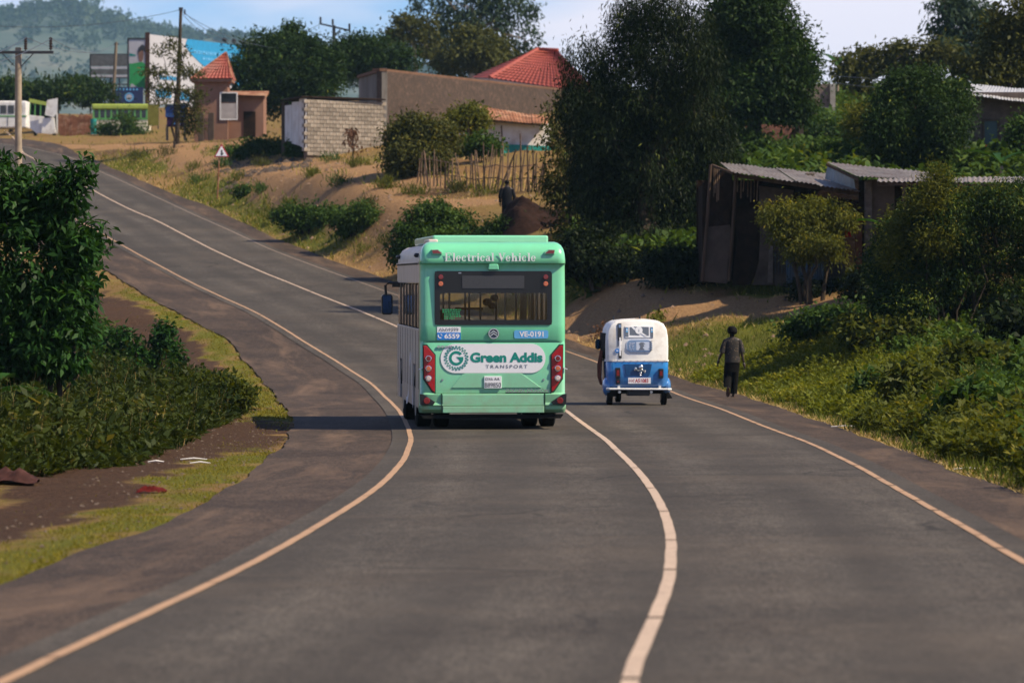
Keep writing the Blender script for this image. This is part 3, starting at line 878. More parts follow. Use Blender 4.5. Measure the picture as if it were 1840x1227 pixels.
# roof, sides
prof = [(-1.19, 2.70), (-1.185, 2.78), (-1.16, 2.88), (-1.11, 2.955), (-1.02, 3.01), (-.8, 3.045), (0, 3.06)]
prof = prof + [(-x, z) for x, z in prof[-2::-1]]
rings = [[(x, y, z) for x, z in prof] for y in (.33, 2, 4, 6, BL - .25)] + [[(x * .97, BL - .06, z - .1) for x, z in prof], [(x * .93, BL, z - .25) for x, z in prof]]
MB().loft(rings, closed=False).build('roof', M['bus_cream'], bus, smooth=True)
MB().box((0, 3.6, 3.1), (1.9, 6.0, .13)).build('roof_housing', M['bus_green_pale'], bus, bevel=.03)
MB().box((-.95, 1.2, 3.055), (.16, 1.3, .09)).build('roof_vent', M['bus_cream'], bus, bevel=.02)
for s, nm in ((-1, 'left'), (1, 'right')):
    side = MB()
    side.box((s * 1.17, 3.1, .98), (.04, 1.56 - .0, 1.3))                       # between the axles
    side.box((s * 1.17, .95, .98), (.04, 1.3, 1.3)); side.box((s * 1.17, 7.55, .98), (.04, 1.06, 1.3))
    side.box((s * 1.17, 5.05, .98), (.04, 2.34, 1.3))
    side.box((s * 1.17, 1.96, 1.33), (.04, .72, .6)); side.box((s * 1.17, 6.62, 1.33), (.04, .8, .6))
    side.box((s * 1.17, 4.2, 2.54), (.04, 7.76, .32))
    sp = side.build('side_panel', M['bus_cream'], bus, bevel=.008)
    for k in range(9):
        MB().box((s * 1.192, .55 + k * .9, 1.12), (.004, .012, .95)).build('panel_joint', M['matte_black'], sp)
    MB().box((s * 1.195, 4.2, 2.715), (.03, 7.7, .03)).build('rain_gutter', M['bus_cream'], bus, bevel=.005)
    nr = MB()
    for k in range(26): nr.box((s * 1.212, .5 + k * .29, 2.70), (.012, .05, .03))
    nr.build('gutter_clips', M['black'], bus)['kind'] = 'stuff'
    for k in range(7):
        y0 = .42 + k * 1.07
        MB().box((s * 1.176, y0 + .53, 2.005), (.012, .93, .70)).build('window', M['dark_glass'] if k != 6 else M['glass'], bus)
        MB().box((s * 1.172, y0, 2.005), (.045, .13, .74)).build('window_pillar', M['black'], bus, bevel=.005)
    sw = MB()                                                                    # pale swoosh on the flank
    pts = [(2.4, .40), (2.7, .60), (3.0, 1.05), (3.3, 1.25), (3.6, 1.05), (3.9, .55), (4.3, .42), (4.7, .40)]
    sw.prism([(y, z) for y, z in pts] + [(y, z - .12) for y, z in pts[::-1]], .004, 'X', s * 1.191)
    sw.build('flank_stripe', M['white_print'], bus)
    for yy in (1.96, 6.62):
        wh = MB()
        for k in range(25):
            pass
        arch = [(yy + .47 * math.cos(a), .42 + .47 * math.sin(a)) for a in np.linspace(0, PI, 15)]
        inn = [(yy + .43 * math.cos(a), .42 + .43 * math.sin(a)) for a in np.linspace(0, PI, 15)]
        wh.prism(arch + inn[::-1], .03, 'X', s * 1.175)
        wh.build('wheel_arch', M['black'], bus)
MB().box((0, 7.98, .78), (2.3, .1, .9)).build('front_panel', M['bus_green'], bus, bevel=.04)
MB().box((0, 7.98, 2.68), (2.3, .1, .34)).build('front_header', M['black'], bus, bevel=.04)
MB().box((0, 8.0, 1.87), (2.2, .02, 1.27)).build('windscreen', M['glass'], bus)
for s in (-1, 1): MB().box((s * 1.1, 7.98, 1.87), (.12, .1, 1.27)).build('windscreen_pillar', M['black'], bus)
MB().box((0, 4.05, .62), (2.26, 7.6, .12)).build('floor', M['dark_metal'], bus)
MB().box((0, 4.05, .42), (1.9, 7.4, .3)).build('underbody', M['matte_black'], bus)
MB().box((0, 4.2, 2.66), (2.2, 7.0, .04)).build('ceiling_lining', M['grey_print'], bus)
# tail window: black bordered pane with a dark header
x0, x1, z0, z1 = CX(386), CX(1049), CZ(552), CZ(248)
fr = MB()
fr.ring(rrect(x0, x1, z0, z1, .05), rrect(CX(416), CX(1022), CZ(523), CZ(372), .03), .03, 'Y', -.012)
tw = fr.build('tail_window', M['black'], bus)
MB().prism(rrect(CX(414), CX(1024), CZ(525), CZ(370), .03), .006, 'Y', .004).build('pane', M['glass'], tw)
MB().prism(rrect(CX(541), CX(892), CZ(345), CZ(274), .01), .006, 'Y', -.02).build('display', M['display'], tw)
for x in (CX(420), CX(1013)):
    for zc, mm, r in ((CZ(282), 'lamp_darkred', .042), (CZ(320), 'lamp_amber', .04)):
        MB().disc((x, zc, -.035), r, .025).build('marker_lamp', M[mm], tw, bevel=.008)
MB().prism([(CX(520), CZ(256)), (CX(536), CZ(256)), (CX(536), CZ(262)), (CX(520), CZ(262))], .004, 'Y', -.018).build('window_clip', M['steel'], tw)
# inside, seen through the pane
for x, y in ((-.62, 1.6), (-.2, 3.0), (.05, 3.9), (.25, 2.9), (.3, 1.4), (-.55, 4.6), (.62, 3.3), (.85, 1.8), (-.12, 5.4), (-.88, 2.2)):
    MB().tube([(x, y, .68), (x, y, 2.64)], .017, 8).build('grab_pole', M['steel'], bus)
for s in (-1, 1):
    MB().tube([(s * .62, .8, 2.42), (s * .62, 7, 2.42)], .016, 8).build('grab_rail', M['steel'], bus)
for r_, y in enumerate((.75, 1.75, 3.3, 4.2, 5.1)):
    for x in (-.9, -.45, .5, .92):
        if y > 2 and x in (-.45, .5): continue
        st_ = MB().box((x, y + .2, .98), (.42, .42, .1)).box((x, y, 1.33), (.42, .09, .66))
        st_.build('passenger_seat', M['seat'], bus, bevel=.03)
MB().box((.02, 6.55, 1.92), (.5, .05, .04)).build('partition_bar', mat('partition_red', (.25, .04, .03)), bus)
dv = MB(); dv.box((-.75, 6.5, 1.55), (.6, .08, .7)); dv.build('driver_seat', M['seat'], bus, bevel=.03)
hang = MB(); hang.ball((.18, 2.3, 2.13), (.07, .05, .06)); hang.ball((.06, 2.3, 2.06), (.08, .05, .07)); hang.ball((.14, 2.3, 2.0), (.07, .04, .06)); hang.bar((.1, 2.3, 2.2), (.14, 2.3, 2.64), .02, .02)
hang.build('hanging_straps', M['matte_black'], bus)
MB().ball((-.22, 6.9, 2.3), (.1, .05, .06)).build('inner_mirror', M['black'], bus)
gs = MB()
rr = random.Random(5)
for r_ in range(5):
    x = CX(440 - 10 * (r_ < 2))
    while x < CX(530 - (r_ == 4) * 30):
        w = rr.uniform(.012, .035); gs.prism([(x, CZ(470 + r_ * 12)), (x + w, CZ(470 + r_ * 12)), (x + w, CZ(462 + r_ * 12)), (x, CZ(462 + r_ * 12))], .002, 'Y', -.004)
        x += w + .012
gs.build('window_sticker', M['green_print'], tw)
# tail panel details
def bplate(name, poly, y, h, m, bevel=0, parent=bus): return MB().prism([(CX(a), CZ(b)) for a, b in poly], h, 'Y', y).build(name, m, parent, bevel=bevel)
for nm, (a, b, c, d) in {'a': (322, 1108, 644, 648), 'b': (385, 1045, 934, 938), 'c': (300, 1120, 1003, 1006)}.items():
    yv_ = {'a': -.002, 'b': -.024, 'c': -.055}[nm]
    bplate('panel_seam', [(a, d), (b, d), (b, c), (a, c)], yv_, .006, M['seam'])
for a in (423, 1006):
    bplate('panel_seam', [(a, 1045), (a + 4, 1045), (a + 4, 937), (a, 937)], -.052, .03, M['seam'])
bplate('rear_bumper', [(428, 1000), (1003, 1000), (1003, 941), (428, 941)], -.045, .06, M['bus_green_pale'], .01)
bplate('bumper_lip', [(430, 1046), (1003, 1046), (1003, 1008), (430, 1008)], -.062, .06, M['bus_green_pale'], .01)
tz = [(480, 906), (492, 890), (540, 832), (558, 823), (872, 823), (888, 832), (968, 890), (990, 906)]
bplate('plate_recess', tz, -.014, .02, M['bus_green_pale'], .008)
bplate('valance', [(325, 1078), (1098, 1078), (1115, 1056), (305, 1056)], .0, .2, M['matte_black'])
for s in (-1, 1):
    def mx_(a): return a if s < 0 else 1432 - a
    tl = bplate('tail_light', [(mx_(a), b) for a, b in ((322, 668), (340, 668), (386, 722), (386, 930), (372, 920), (326, 850))], -.022, .05, M['lamp_red'], .008)
    bplate('light_bezel', [(mx_(a), b) for a, b in ((318, 660), (343, 660), (392, 718), (392, 938), (370, 930), (320, 856))], -.012, .03, M['seam'], parent=tl)
    for zc in (740, 796, 851):
        q = mx_(351)
        MB().disc((CX(q), CZ(zc), -.05), .052, .03).build('lamp_ring', M['chrome'], tl, bevel=.006)
        MB().disc((CX(q), CZ(zc), -.06), .038, .03).build('lens', M['lamp_amber' if zc == 796 else ('lamp_clear' if zc == 851 else 'lamp_darkred')], tl, bevel=.008)
    fl = bplate('fog_light', [(mx_(a), b) for a, b in ((302, 938), (325, 942), (388, 984), (378, 1000), (304, 1000))], -.072, .08, M['black'], .006)
    MB().disc((CX(mx_(340)), CZ(977), -.088), .055, .03).build('lens', M['lamp_darkred'], fl, bevel=.01)
    ml = bplate('roof_marker', [(mx_(a), b) for a, b in ((366, 126), (404, 124), (428, 140), (428, 154), (370, 154))], -.078, .06, M['bus_green_pale'], .006)
    bplate('lens', [(mx_(a), b) for a, b in ((370, 131), (402, 130), (422, 146), (422, 150), (374, 150))], -.084, .02, M['lamp_darkred'], .004, ml)
    bplate('corner_strip', [(mx_(a), b) for a, b in ((296, 803), (318, 796), (318, 791), (296, 798))], -.002, .05, M['white_print'])
    MB().disc((CX(mx_(430)), CZ(860), -.012), .016, .02).build('bolt', M['steel'], bus)
bplate('camera_housing', [(686, 242), (748, 242), (744, 208), (690, 208)], -.06, .12, M['bus_green'], .015)
serif_text('Electrical Vehicle', CX(443), CX(960), CZ(193), .135, -.071).build('tail_lettering', M['white_print'], bus)
st1 = bplate('phone_sticker', [(400, 635), (533, 635), (533, 562), (400, 562)], -.008, .006, M['white_print'])
bplate('sticker_lower_half', [(400, 635), (533, 635), (533, 594), (400, 594)], -.011, .004, M['blue_print'], 0, st1)
text('sticker_lettering', 'ለአስተያየት', (CX(410), CX(524), CZ(589), CZ(566)), -.0135, M['grey_print'], st1, .01)
text('sticker_number', '6559', (CX(441), CX(526), CZ(628), CZ(601)), -.0135, M['white_print'], st1, .03)
ph = MB()
ph.prism([(CX(418) + .042 * math.cos(a) * k, CZ(612) + .042 * math.sin(a) * k) for k, a in [(1, t) for t in np.linspace(rad(150), rad(300), 9)] + [(.62, t) for t in np.linspace(rad(300), rad(150), 9)]], .003, 'Y', -.0135)
for q in (.55, .9): ph.prism([(CX(418) + .03 * q * math.cos(a) * k, CZ(612) + .03 * q * math.sin(a) * k) for k, a in [(1.2, t) for t in np.linspace(rad(0), rad(80), 6)] + [(.9, t) for t in np.linspace(rad(80), rad(0), 6)]], .003, 'Y', -.0135)
ph.build('phone_symbol', M['white_print'], st1)
vs = MB().prism(rrect(CX(835), CX(1028), CZ(628), CZ(581), .03), .006, 'Y', -.008).build('number_sticker', M['sky_print'], bus)
text('sticker_number', 'VE-0191', (CX(864), CX(1001), CZ(619), CZ(588)), -.0115, M['white_print'], vs, .025)
em = MB()
em.ring([(CX(719) + .088 * math.cos(k * PI / 12), CZ(600) + .088 * math.sin(k * PI / 12)) for k in range(24)], [(CX(719) + .07 * math.cos(k * PI / 12), CZ(600) + .07 * math.sin(k * PI / 12)) for k in range(24)], .025, 'Y', -.03)
for dz in (.02, -.02):
    em.prism([(CX(719) - .06, CZ(600) + dz - .03), (CX(719), CZ(600) + dz + .01), (CX(719) + .06, CZ(600) + dz - .03), (CX(719) + .06, CZ(600) + dz - .01), (CX(719), CZ(600) + dz + .035), (CX(719) - .06, CZ(600) + dz - .01)], .02, 'Y', -.03)
emb = em.build('emblem', M['chrome'], bus)
MB().disc((CX(719), CZ(600), -.012), .075, .008).build('emblem_ground', M['grey_print'], emb)
bn = MB().prism(rrect(CX(420), CX(1012), CZ(822), CZ(657), .236, 8), .006, 'Y', -.013).build('banner', M['white_print'], bus)
text('banner_lettering', 'Green Addis', (CX(587), CX(996), CZ(762), CZ(706)), -.0165, M['teal_print'], bn, .045)
text('banner_lettering', 'TRANSPORT', (CX(674), CX(910), CZ(795), CZ(776)), -.0165, M['grey_print'], bn, .008, space=1.35)
lg = MB(); gx_, gz_ = CX(508), CZ(738)
for k in range(22):
    a = 2 * PI * k / 22
    e = Vector((math.cos(a), math.sin(a))); p_ = Vector((-e.y, e.x))
    q = Vector((gx_, gz_))
    for t in (-1, 1):
        a_, b_ = q + e * .145 + p_ * t * .004, q + e * .2 + p_ * t * .022
        lg.prism([tuple(a_ - p_ * .006), tuple(a_ + p_ * .006), tuple(b_ + p_ * .006), tuple(b_ - p_ * .006)], .003, 'Y', -.0165 - .0004 * (t > 0))
o_, i_ = [], []
for t in np.linspace(rad(38), rad(345), 28):
    o_.append((gx_ + .118 * math.cos(t), gz_ + .118 * math.sin(t))); i_.append((gx_ + .075 * math.cos(t), gz_ + .075 * math.sin(t)))
lg.prism(o_ + i_[::-1], .003, 'Y', -.0165)
lg.prism([(gx_ + .0, gz_ + .02), (gx_ + .115, gz_ + .02), (gx_ + .115, gz_ - .03), (gx_ + .06, gz_ - .045), (gx_ + .03, gz_ - .01)], .003, 'Y', -.0169)
lg.build('sun_ring_logo', M['teal_print'], bn)
np_ = bplate('number_plate', [(665, 908), (763, 908), (763, 840), (665, 840)], -.032, .02, M['white_print'], .004)
text('plate_number', 'B89850', (CX(669), CX(760), CZ(903), CZ(876)), -.034, M['black_print'], np_, .005)
text('plate_region', 'አአ AA', (CX(690), CX(752), CZ(863), CZ(848)), -.034, M['black_print'], np_, .01)
MB().ring([(CX(679) + .022 * math.cos(k * PI / 8), CZ(856) + .022 * math.sin(k * PI / 8)) for k in range(16)], [(CX(679) + .016 * math.cos(k * PI / 8), CZ(856) + .016 * math.sin(k * PI / 8)) for k in range(16)], .003, 'Y', -.035).build('plate_code', M['black_print'], np_)
text('maker_lettering', 'GOLDEN', (CX(787), CX(892), CZ(931), CZ(912)), -.03, M['chrome'], bus, .02)
text('maker_lettering', 'DRAGON', (CX(908), CX(1028), CZ(931), CZ(912)), -.03, M['chrome'], bus, .02)
bplate('lettering_shadow_strip', [(785, 935), (1030, 935), (1030, 931), (785, 931)], -.02, .01, M['seam'])
ml_ = MB()
for k, w in enumerate((.03, .02, .035, .02, .03, .015, .03, .02)): ml_.prism([(CX(401) + k * .032, CZ(679)), (CX(401) + k * .032 + w * .8, CZ(679)), (CX(401) + k * .032 + w * .8, CZ(667)), (CX(401) + k * .032, CZ(667))], .01, 'Y', -.024)
ml_.build('model_letters', M['chrome'], bus)
# mirror, marker and wheels
mr = MB().prism(rrect(-1.49, -1.29, 1.80, 2.17, .05), .14, 'Y', 7.75).build('wing_mirror', M['black'], bus, bevel=.01)
MB().prism(rrect(-1.47, -1.31, 1.83, 2.15, .04), .004, 'Y', 7.742).build('mirror_glass', mat('mirror_glass', (.05, .12, .35), .05, 1.0), mr)  # blue tint put into the glass as its reflection
MB().tube([(-1.41, 7.8, 2.16), (-1.42, 7.8, 2.33), (-1.36, 7.8, 2.38), (-1.1, 7.8, 2.36)], .025, 8).build('mirror_arm', M['black'], mr)
MB().box((-1.2, 7.8, 2.35), (.2, .12, .1)).build('mirror_bracket', M['black'], mr, bevel=.01)
for y in (.9, 7.4): MB().ball((-1.2, y, 2.84), (.05, .07, .04)).build('side_camera', M['black'], bus, smooth=True)
def wheel(parent, x, y, r, w, dz=0.0, rim='steel'):
    ty = MB()
    rg = [[(xx, y + rr_ * math.cos(2 * PI * k / 28), r + dz + rr_ * math.sin(2 * PI * k / 28)) for k in range(28)] for xx, rr_ in ((x - w / 2, r * .6), (x - w / 2, r * .9), (x - w * .4, r), (x + w * .4, r), (x + w / 2, r * .9), (x + w / 2, r * .6))]
    ty.loft(rg)
    wl_ = ty.build('wheel', M['rubber'], parent, smooth=True)
    MB().prism([(y + r * .58 * math.cos(2 * PI * k / 20), r + dz + r * .58 * math.sin(2 * PI * k / 20)) for k in range(20)], w + .01, 'X', x - w / 2 - .005).build('rim', M[rim], wl_, bevel=.01)
for x in (-1.04, -.74, .74, 1.04): wheel(bus, x, 1.96, .43, .25, -.02)
for x in (-1.02, 1.02): wheel(bus, x, 6.62, .43, .25, -.05)
MB().box((0, 1.96, .4), (1.6, .16, .16)).build('axle', M['matte_black'], bus)
for s in (-1, 1): MB().box((s * .9, 1.42, .42), (.55, .02, .4)).build('mudflap', M['rubber'], bus)

# ------------------------------------------------------------------ the three-wheeled taxi
M['taxi_white'] = mat('white_canopy_vinyl', (0.8, 0.78, 0.75), 0.45, var=0.08, scale=3, dirt=(0.55, 0.49, 0.42), bump=0.5, bscale=3.5)
M['taxi_blue'] = mat('bright_blue_paint', (0.008, 0.19, 0.55), 0.25, var=0.12, scale=2, coat=0.7, dirt=(0.03, 0.2, 0.42))
M['taxi_deep'] = mat('deep_blue_paint', (0.006, 0.07, 0.22), 0.3, coat=0.5)
tx = at(1146, 730, 85).x
taxi = thing('auto_rickshaw', (tx, 85.0, float(ZR(85))), 'blue and white three wheeled taxi ahead of the bus in the other lane', 'auto rickshaw', rz=rad(3.0))
def TX(c): return (c - 560) / 471.0
def TZ(c): return (925 - c) / 471.0
pr = [(-.63, .90), (-.635, 1.2), (-.63, 1.40), (-.605, 1.55), (-.545, 1.655), (-.43, 1.715), (-.2, 1.742), (0, 1.75)]
pr = pr + [(-x, z) for x, z in pr[-2::-1]]
def arc_ring(y, k, top=0.0, lean=.16):
    return [(x * k, y + max(0, z - 1.15) * lean, .9 + (z - .9) * (1 - top)) for x, z in pr]
MB().loft([arc_ring(0, .93, .05), arc_ring(.015, .965, .025), arc_ring(.06, .99, .01), arc_ring(.15, 1), arc_ring(.9, 1.0, -.01, .0), arc_ring(1.5, .99, .0, 0), arc_ring(1.95, .93, .1, 0)]).build('canopy', M['taxi_white'], taxi, smooth=True)
bod = MB()
bod.loft([[(x, y, z) for x, y in rrect(-.62 + i, .62 - i, 0 + i * .6, 2.2, .14, 5)] for z, i in ((.34, .05), (.38, .0), (.6, -.01), (.86, -.015), (.9, .0), (.905, .02))])
bd = bod.build('body', M['taxi_blue'], taxi, smooth=True)
MB().loft([[(x, y, .9 + dz) for x, y in rrect(-.645, .645, -.012, 2.0, .14, 5)] for dz in (-.012, .02)]).build('canopy_hem', M['taxi_white'], taxi, smooth=True)
for x_ in (-.5, .5): MB().tube([(x_, .02, .93), (x_, .055, 1.3), (x_ * .96, .12, 1.66)], .008, 6).build('canopy_seam', M['bus_cream'], taxi)
MB().tube([(-.6, .17, 1.52), (-.45, .16, 1.70), (0, .16, 1.755), (.45, .16, 1.70), (.6, .17, 1.52)], .012, 6).build('canopy_seam', M['bus_cream'], taxi)
for k in range(9): MB().disc((-.55 + k * .137, .905, -.03), .008, .02, n=8).build('hem_button', M['steel'], taxi)
for s in (-1, 1):
    MB().box((s * .628, 1.05, 1.2), (.03, 1.3, .52)).build('door_opening', M['matte_black'], taxi)
    MB().ball((s * .6, .32, .38), (.11, .3, .2), 14, 9).build('fender', M['taxi_blue'], taxi, smooth=True)
rcs = MB().prism([(-.24, .6), (.24, .6), (.29, .84), (-.29, .84)][::1], .012, 'Y', -.022).build('boot_panel', M['taxi_deep'], taxi, bevel=.01)
em2 = MB(); ex, ez = TX(583), TZ(588)
em2.ball((ex + .012, -.05, ez + .055), (.045, .02, .05)); em2.bar((ex - .11, -.045, ez + .02), (ex + .09, -.045, ez - .025), .03, .018); em2.bar((ex + .11, -.052, ez + .0), (ex - .06, -.052, ez - .01), .028, .018)
for a, b in ((-.1, .035), (-.11, .01), (.1, -.01), (.095, -.035), (0, -.06), (.0, -.1)): em2.ball((ex + a, -.045, ez + b), (.022, .014, .02), 8, 6)
em2.build('silver_badge', M['chrome'], taxi, smooth=True)
def tplate(name, a, b, c, d, y, h, m, parent=taxi, bevel=0): return MB().prism([(TX(a), TZ(d)), (TX(b), TZ(d)), (TX(b), TZ(c)), (TX(a), TZ(c))], h, 'Y', y).build(name, m, parent, bevel=bevel)
for a, b, c, d in ((345, 391, 565, 664), (760, 806, 575, 664), (350, 388, 670, 725)):
    q = tplate('tail_light', a, b, c, d, -.05, .06, M['black'], bevel=.008)
    tplate('lens', a + 10, b - 10, c + 22, d - 22, -.055, .02, M['lamp_darkred'], q)
pl = tplate('number_plate', 466, 683, 660, 717, -.05, .02, M['white_print'])
M['plate_red'] = mat('plate_red', (.5, .03, .015), .5)
text('plate_number', 'A51083', (TX(532), TX(660), TZ(708), TZ(670)), -.0525, M['plate_red'], pl, .02)
text('plate_region', 'ኦሮ', (TX(497), TX(526), TZ(706), TZ(674)), -.0525, M['plate_red'], pl, .01)
MB().ring([(TX(482) + .02 * math.cos(k * PI / 8), TZ(690) + .02 * math.sin(k * PI / 8)) for k in range(16)], [(TX(482) + .014 * math.cos(k * PI / 8), TZ(690) + .014 * math.sin(k * PI / 8)) for k in range(16)], .003, 'Y', -.053).build('plate_code', M['plate_red'], pl)
MB().tube([(TX(262), .02, TZ(768)), (TX(285), -.07, TZ(768)), (TX(850), -.07, TZ(772)), (TX(880), .02, TZ(772))], .022, 8).build('bumper_bar', M['white_paint'], taxi, smooth=True)
for a in (375, 770): tplate('bumper_bracket', a - 10, a + 12, 738, 768, -.06, .06, M['white_paint'])
for s in (-1, 1): wheel(taxi, s * .555, .32, .2, .115)
wheel(taxi, TX(445) + .0, 2.05, .2, .11)
MB().box((0, 1.0, .3), (1.0, 1.6, .14)).build('chassis', M['matte_black'], taxi)
MB().box((.02, .2, .26), (.46, .3, .14)).build('engine', M['dark_metal'], taxi, bevel=.02)
for a in (385, 690): MB().tube([(TX(a), -.02, .27), (TX(a), .3, .27)], .03, 8).build('exhaust', M['steel'], taxi)
MB().prism([(TX(862), TZ(800)), (TX(898), TZ(858)), (TX(850), TZ(866)), (TX(838), TZ(800))], .015, 'Y', .1).build('mudflap', M['rubber'], taxi)
MB().prism([(TX(268), TZ(785)), (TX(372), TZ(785)), (TX(360), TZ(842)), (TX(275), TZ(842))], .015, 'Y', .1).build('mudflap', M['rubber'], taxi)
for a in (355, 605): MB().tube([(TX(a), .7, 1.73), (TX(a) + .004, .7, 1.81)], [.022, .012], 8).build('roof_peg', M['black'], taxi)
dusty(M['taxi_blue'], .3, .75, (.25, .2, .15), .6)
# rear curtain window, strap and stickers lean with the canopy
def lean(z): return max(0.0, z - 1.15) * .16 - .012
def leanplate(name, poly, m, parent=taxi, lift=0.0, h=.006):
    mb = MB(); n = len(poly)
    pts = [(TX(a), TZ(b)) for a, b in poly]
    mb.v = [(x, lean(z) - lift, z) for x, z in pts] + [(x, lean(z) - lift + h + .012, z) for x, z in pts]
    mb.f = [tuple(range(n)), tuple(range(2 * n - 1, n - 1, -1))] + [(i, i + n, (i + 1) % n + n, (i + 1) % n) for i in range(n)]
    mb.m = [0] * len(mb.f)
    return mb.build(name, m, parent)
R4 = lambda a, b, c, d: [(a, d), (b, d), (b, c), (a, c)]
rw = leanplate('curtain_window', R4(440, 712, 168, 276), M['white_print'])
leanplate('window_film', R4(442, 472, 178, 268), M['grey_print'], rw, .004)
leanplate('window_film', R4(682, 710, 178, 272), M['grey_print'], rw, .004)
leanplate('window_film', [(484, 252), (484, 178), (500, 176), (580, 256)], M['grey_print'], rw, .004)
leanplate('window_film', [(525, 172), (668, 176), (668, 258), (648, 258)], M['grey_print'], rw, .004)
leanplate('window_print', [(540 + 36 * math.cos(k * PI / 8) + 32, 207 + 36 * math.sin(k * PI / 8)) for k in range(16)], M['white_print'], rw, .008)
leanplate('window_print', R4(571, 575, 195, 222), M['grey_print'], rw, .011)
for q in (444, 684):
    leanplate('window_print', R4(q + 4, q + 22, 186, 226), M['sky_print'], rw, .007)
    leanplate('window_print', R4(q + 9, q + 18, 196, 212), M['white_print'], rw, .010)
leanplate('window_print', [(585, 235), (600, 225), (648, 262), (630, 264)], M['white_print'], rw, .008)
M['sticker_blue'] = mat('grey_blue_print', (.16, .25, .42), .5, var=.1)
M['sticker_pale'] = mat('pale_blue_print', (.5, .56, .68), .5, var=.1)
sk = leanplate('rear_sticker', [(a, b) for a, b in [(575 + (a_ - 0) * 1.0, 357 + b_) for a_, b_ in rrect(-125, 125, -63, 63, 45, 5)]], M['sticker_pale'])
leanplate('sticker_field', [(575 + a_, 357 + b_) for a_, b_ in rrect(-118, 118, -56, 56, 40, 5)], M['sticker_blue'], sk, .004)
leanplate('sticker_field', R4(545, 672, 318, 398), M['sticker_pale'], sk, .007)
rr = random.Random(9)
for k in range(26):
    a, b = rr.uniform(475, 532), rr.uniform(322, 395)
    leanplate('sticker_spot', R4(a, a + rr.uniform(5, 10), b, b + rr.uniform(4, 8)), M['sticker_pale'], sk, .008)
leanplate('sticker_figure', [(572, 335), (590, 322), (612, 324), (634, 340), (612, 338), (622, 360), (606, 372), (626, 392), (570, 392), (588, 366), (580, 345)], M['grey_print'], sk, .010)
for k in range(6): leanplate('sticker_tooth', [(672, 312 + k * 17), (704, 306 + k * 17), (684, 324 + k * 17)], M['grey_print'], sk, .009)
leanplate('canopy_strap', R4(375, 405, 140, 474), M['black_print'])
leanplate('strap_print', R4(384, 398, 275, 450), M['white_print'], None or taxi, .004)
leanplate('strap_print', R4(378, 402, 150, 182), M['sticker_blue'], taxi, .004)
leanplate('canopy_strap', R4(368, 373, 146, 362), M['black_print'])
bs = leanplate('round_sticker', [(362 + 21 * math.cos(k * PI / 8), 402 + 21 * math.sin(k * PI / 8)) for k in range(16)], M['blue_print'], taxi, .003)
leanplate('sticker_mark', [(350, 403), (362, 394), (362, 400), (374, 400), (374, 406), (362, 406), (362, 412)], M['white_print'], bs, .006)
tm = MB().prism(rrect(TX(198), TX(252), TZ(400), TZ(300), .05), .06, 'Y', 1.35).build('wing_mirror', M['black'], taxi, bevel=.01)
MB().prism(rrect(TX(204), TX(246), TZ(394), TZ(308), .04), .004, 'Y', 1.344).build('mirror_glass', mat('taxi_mirror', (.03, .08, .2), .08, 1.0), tm)
MB().tube([(TX(246), 1.38, TZ(330)), (TX(275), 1.38, TZ(318))], .012, 6).build('mirror_arm', M['black'], tm)
cv = MB()
for k in range(9):
    y = .55 + k * .09
    b = .05 * math.sin(k * 1.9) + .04
    cv.v += [(-.66 - b * .3, y, 1.1), (-.67 - b, y, .8), (-.68 - b * .8, y, .55), (-.66 - b * .3, y, .39)]
for k in range(8):
    for j in range(3): cv.f.append((k * 4 + j, k * 4 + j + 1, k * 4 + j + 5, k * 4 + j + 4)); cv.m.append(0)
cvo = cv.build('door_cloth', mat('brown_cloth', (.14, .05, .035), .9, var=.5), taxi, smooth=True)

# ------------------------------------------------------------------ people
def skin(name, pts, edges, m, parent, sub=2):
    me = bpy.data.meshes.new(name)
    me.from_pydata([p[:3] for p in pts], edges, [])
    me.materials.append(m)
    o = bpy.data.objects.new(name, me)
    COL.objects.link(o); o.parent = parent
    sk_ = o.modifiers.new('skin', 'SKIN')
    sk_.use_smooth_shade = True
    for i, p in enumerate(pts):
        r = p[3] if isinstance(p[3], tuple) else (p[3], p[3])
        me.skin_vertices[0].data[i].radius = r
    me.skin_vertices[0].data[0].use_root = True
    ss = o.modifiers.new('subdivision', 'SUBSURF'); ss.levels = ss.render_levels = sub
    return o
M['dark_skin'] = mat('dark_brown_skin', (0.04, 0.02, 0.013), 0.5, var=0.2)
M['hair'] = mat('black_hair', (0.008, 0.007, 0.007), 0.8, var=0.4, bump=0.8, bscale=60)
def cloth_print():
    m, n, l, b = nt('dark_printed_cotton')
    v = n.new('ShaderNodeTexVoronoi'); v.inputs['Scale'].default_value = 22
    l.new(objvec(n, l, (1, 1, .8)), v.inputs['Vector'])
    r = n.new('ShaderNodeMapRange'); r.inputs['From Min'].default_value, r.inputs['From Max'].default_value = .14, .26
    l.new(v.outputs['Distance'], r.inputs['Value'])
    l.new(mixc(n, l, r.outputs['Result'], (.16, .1, .06), (.012, .009, .008)), b.inputs['Base Color'])
    b.inputs['Roughness'].default_value = .85
    return m
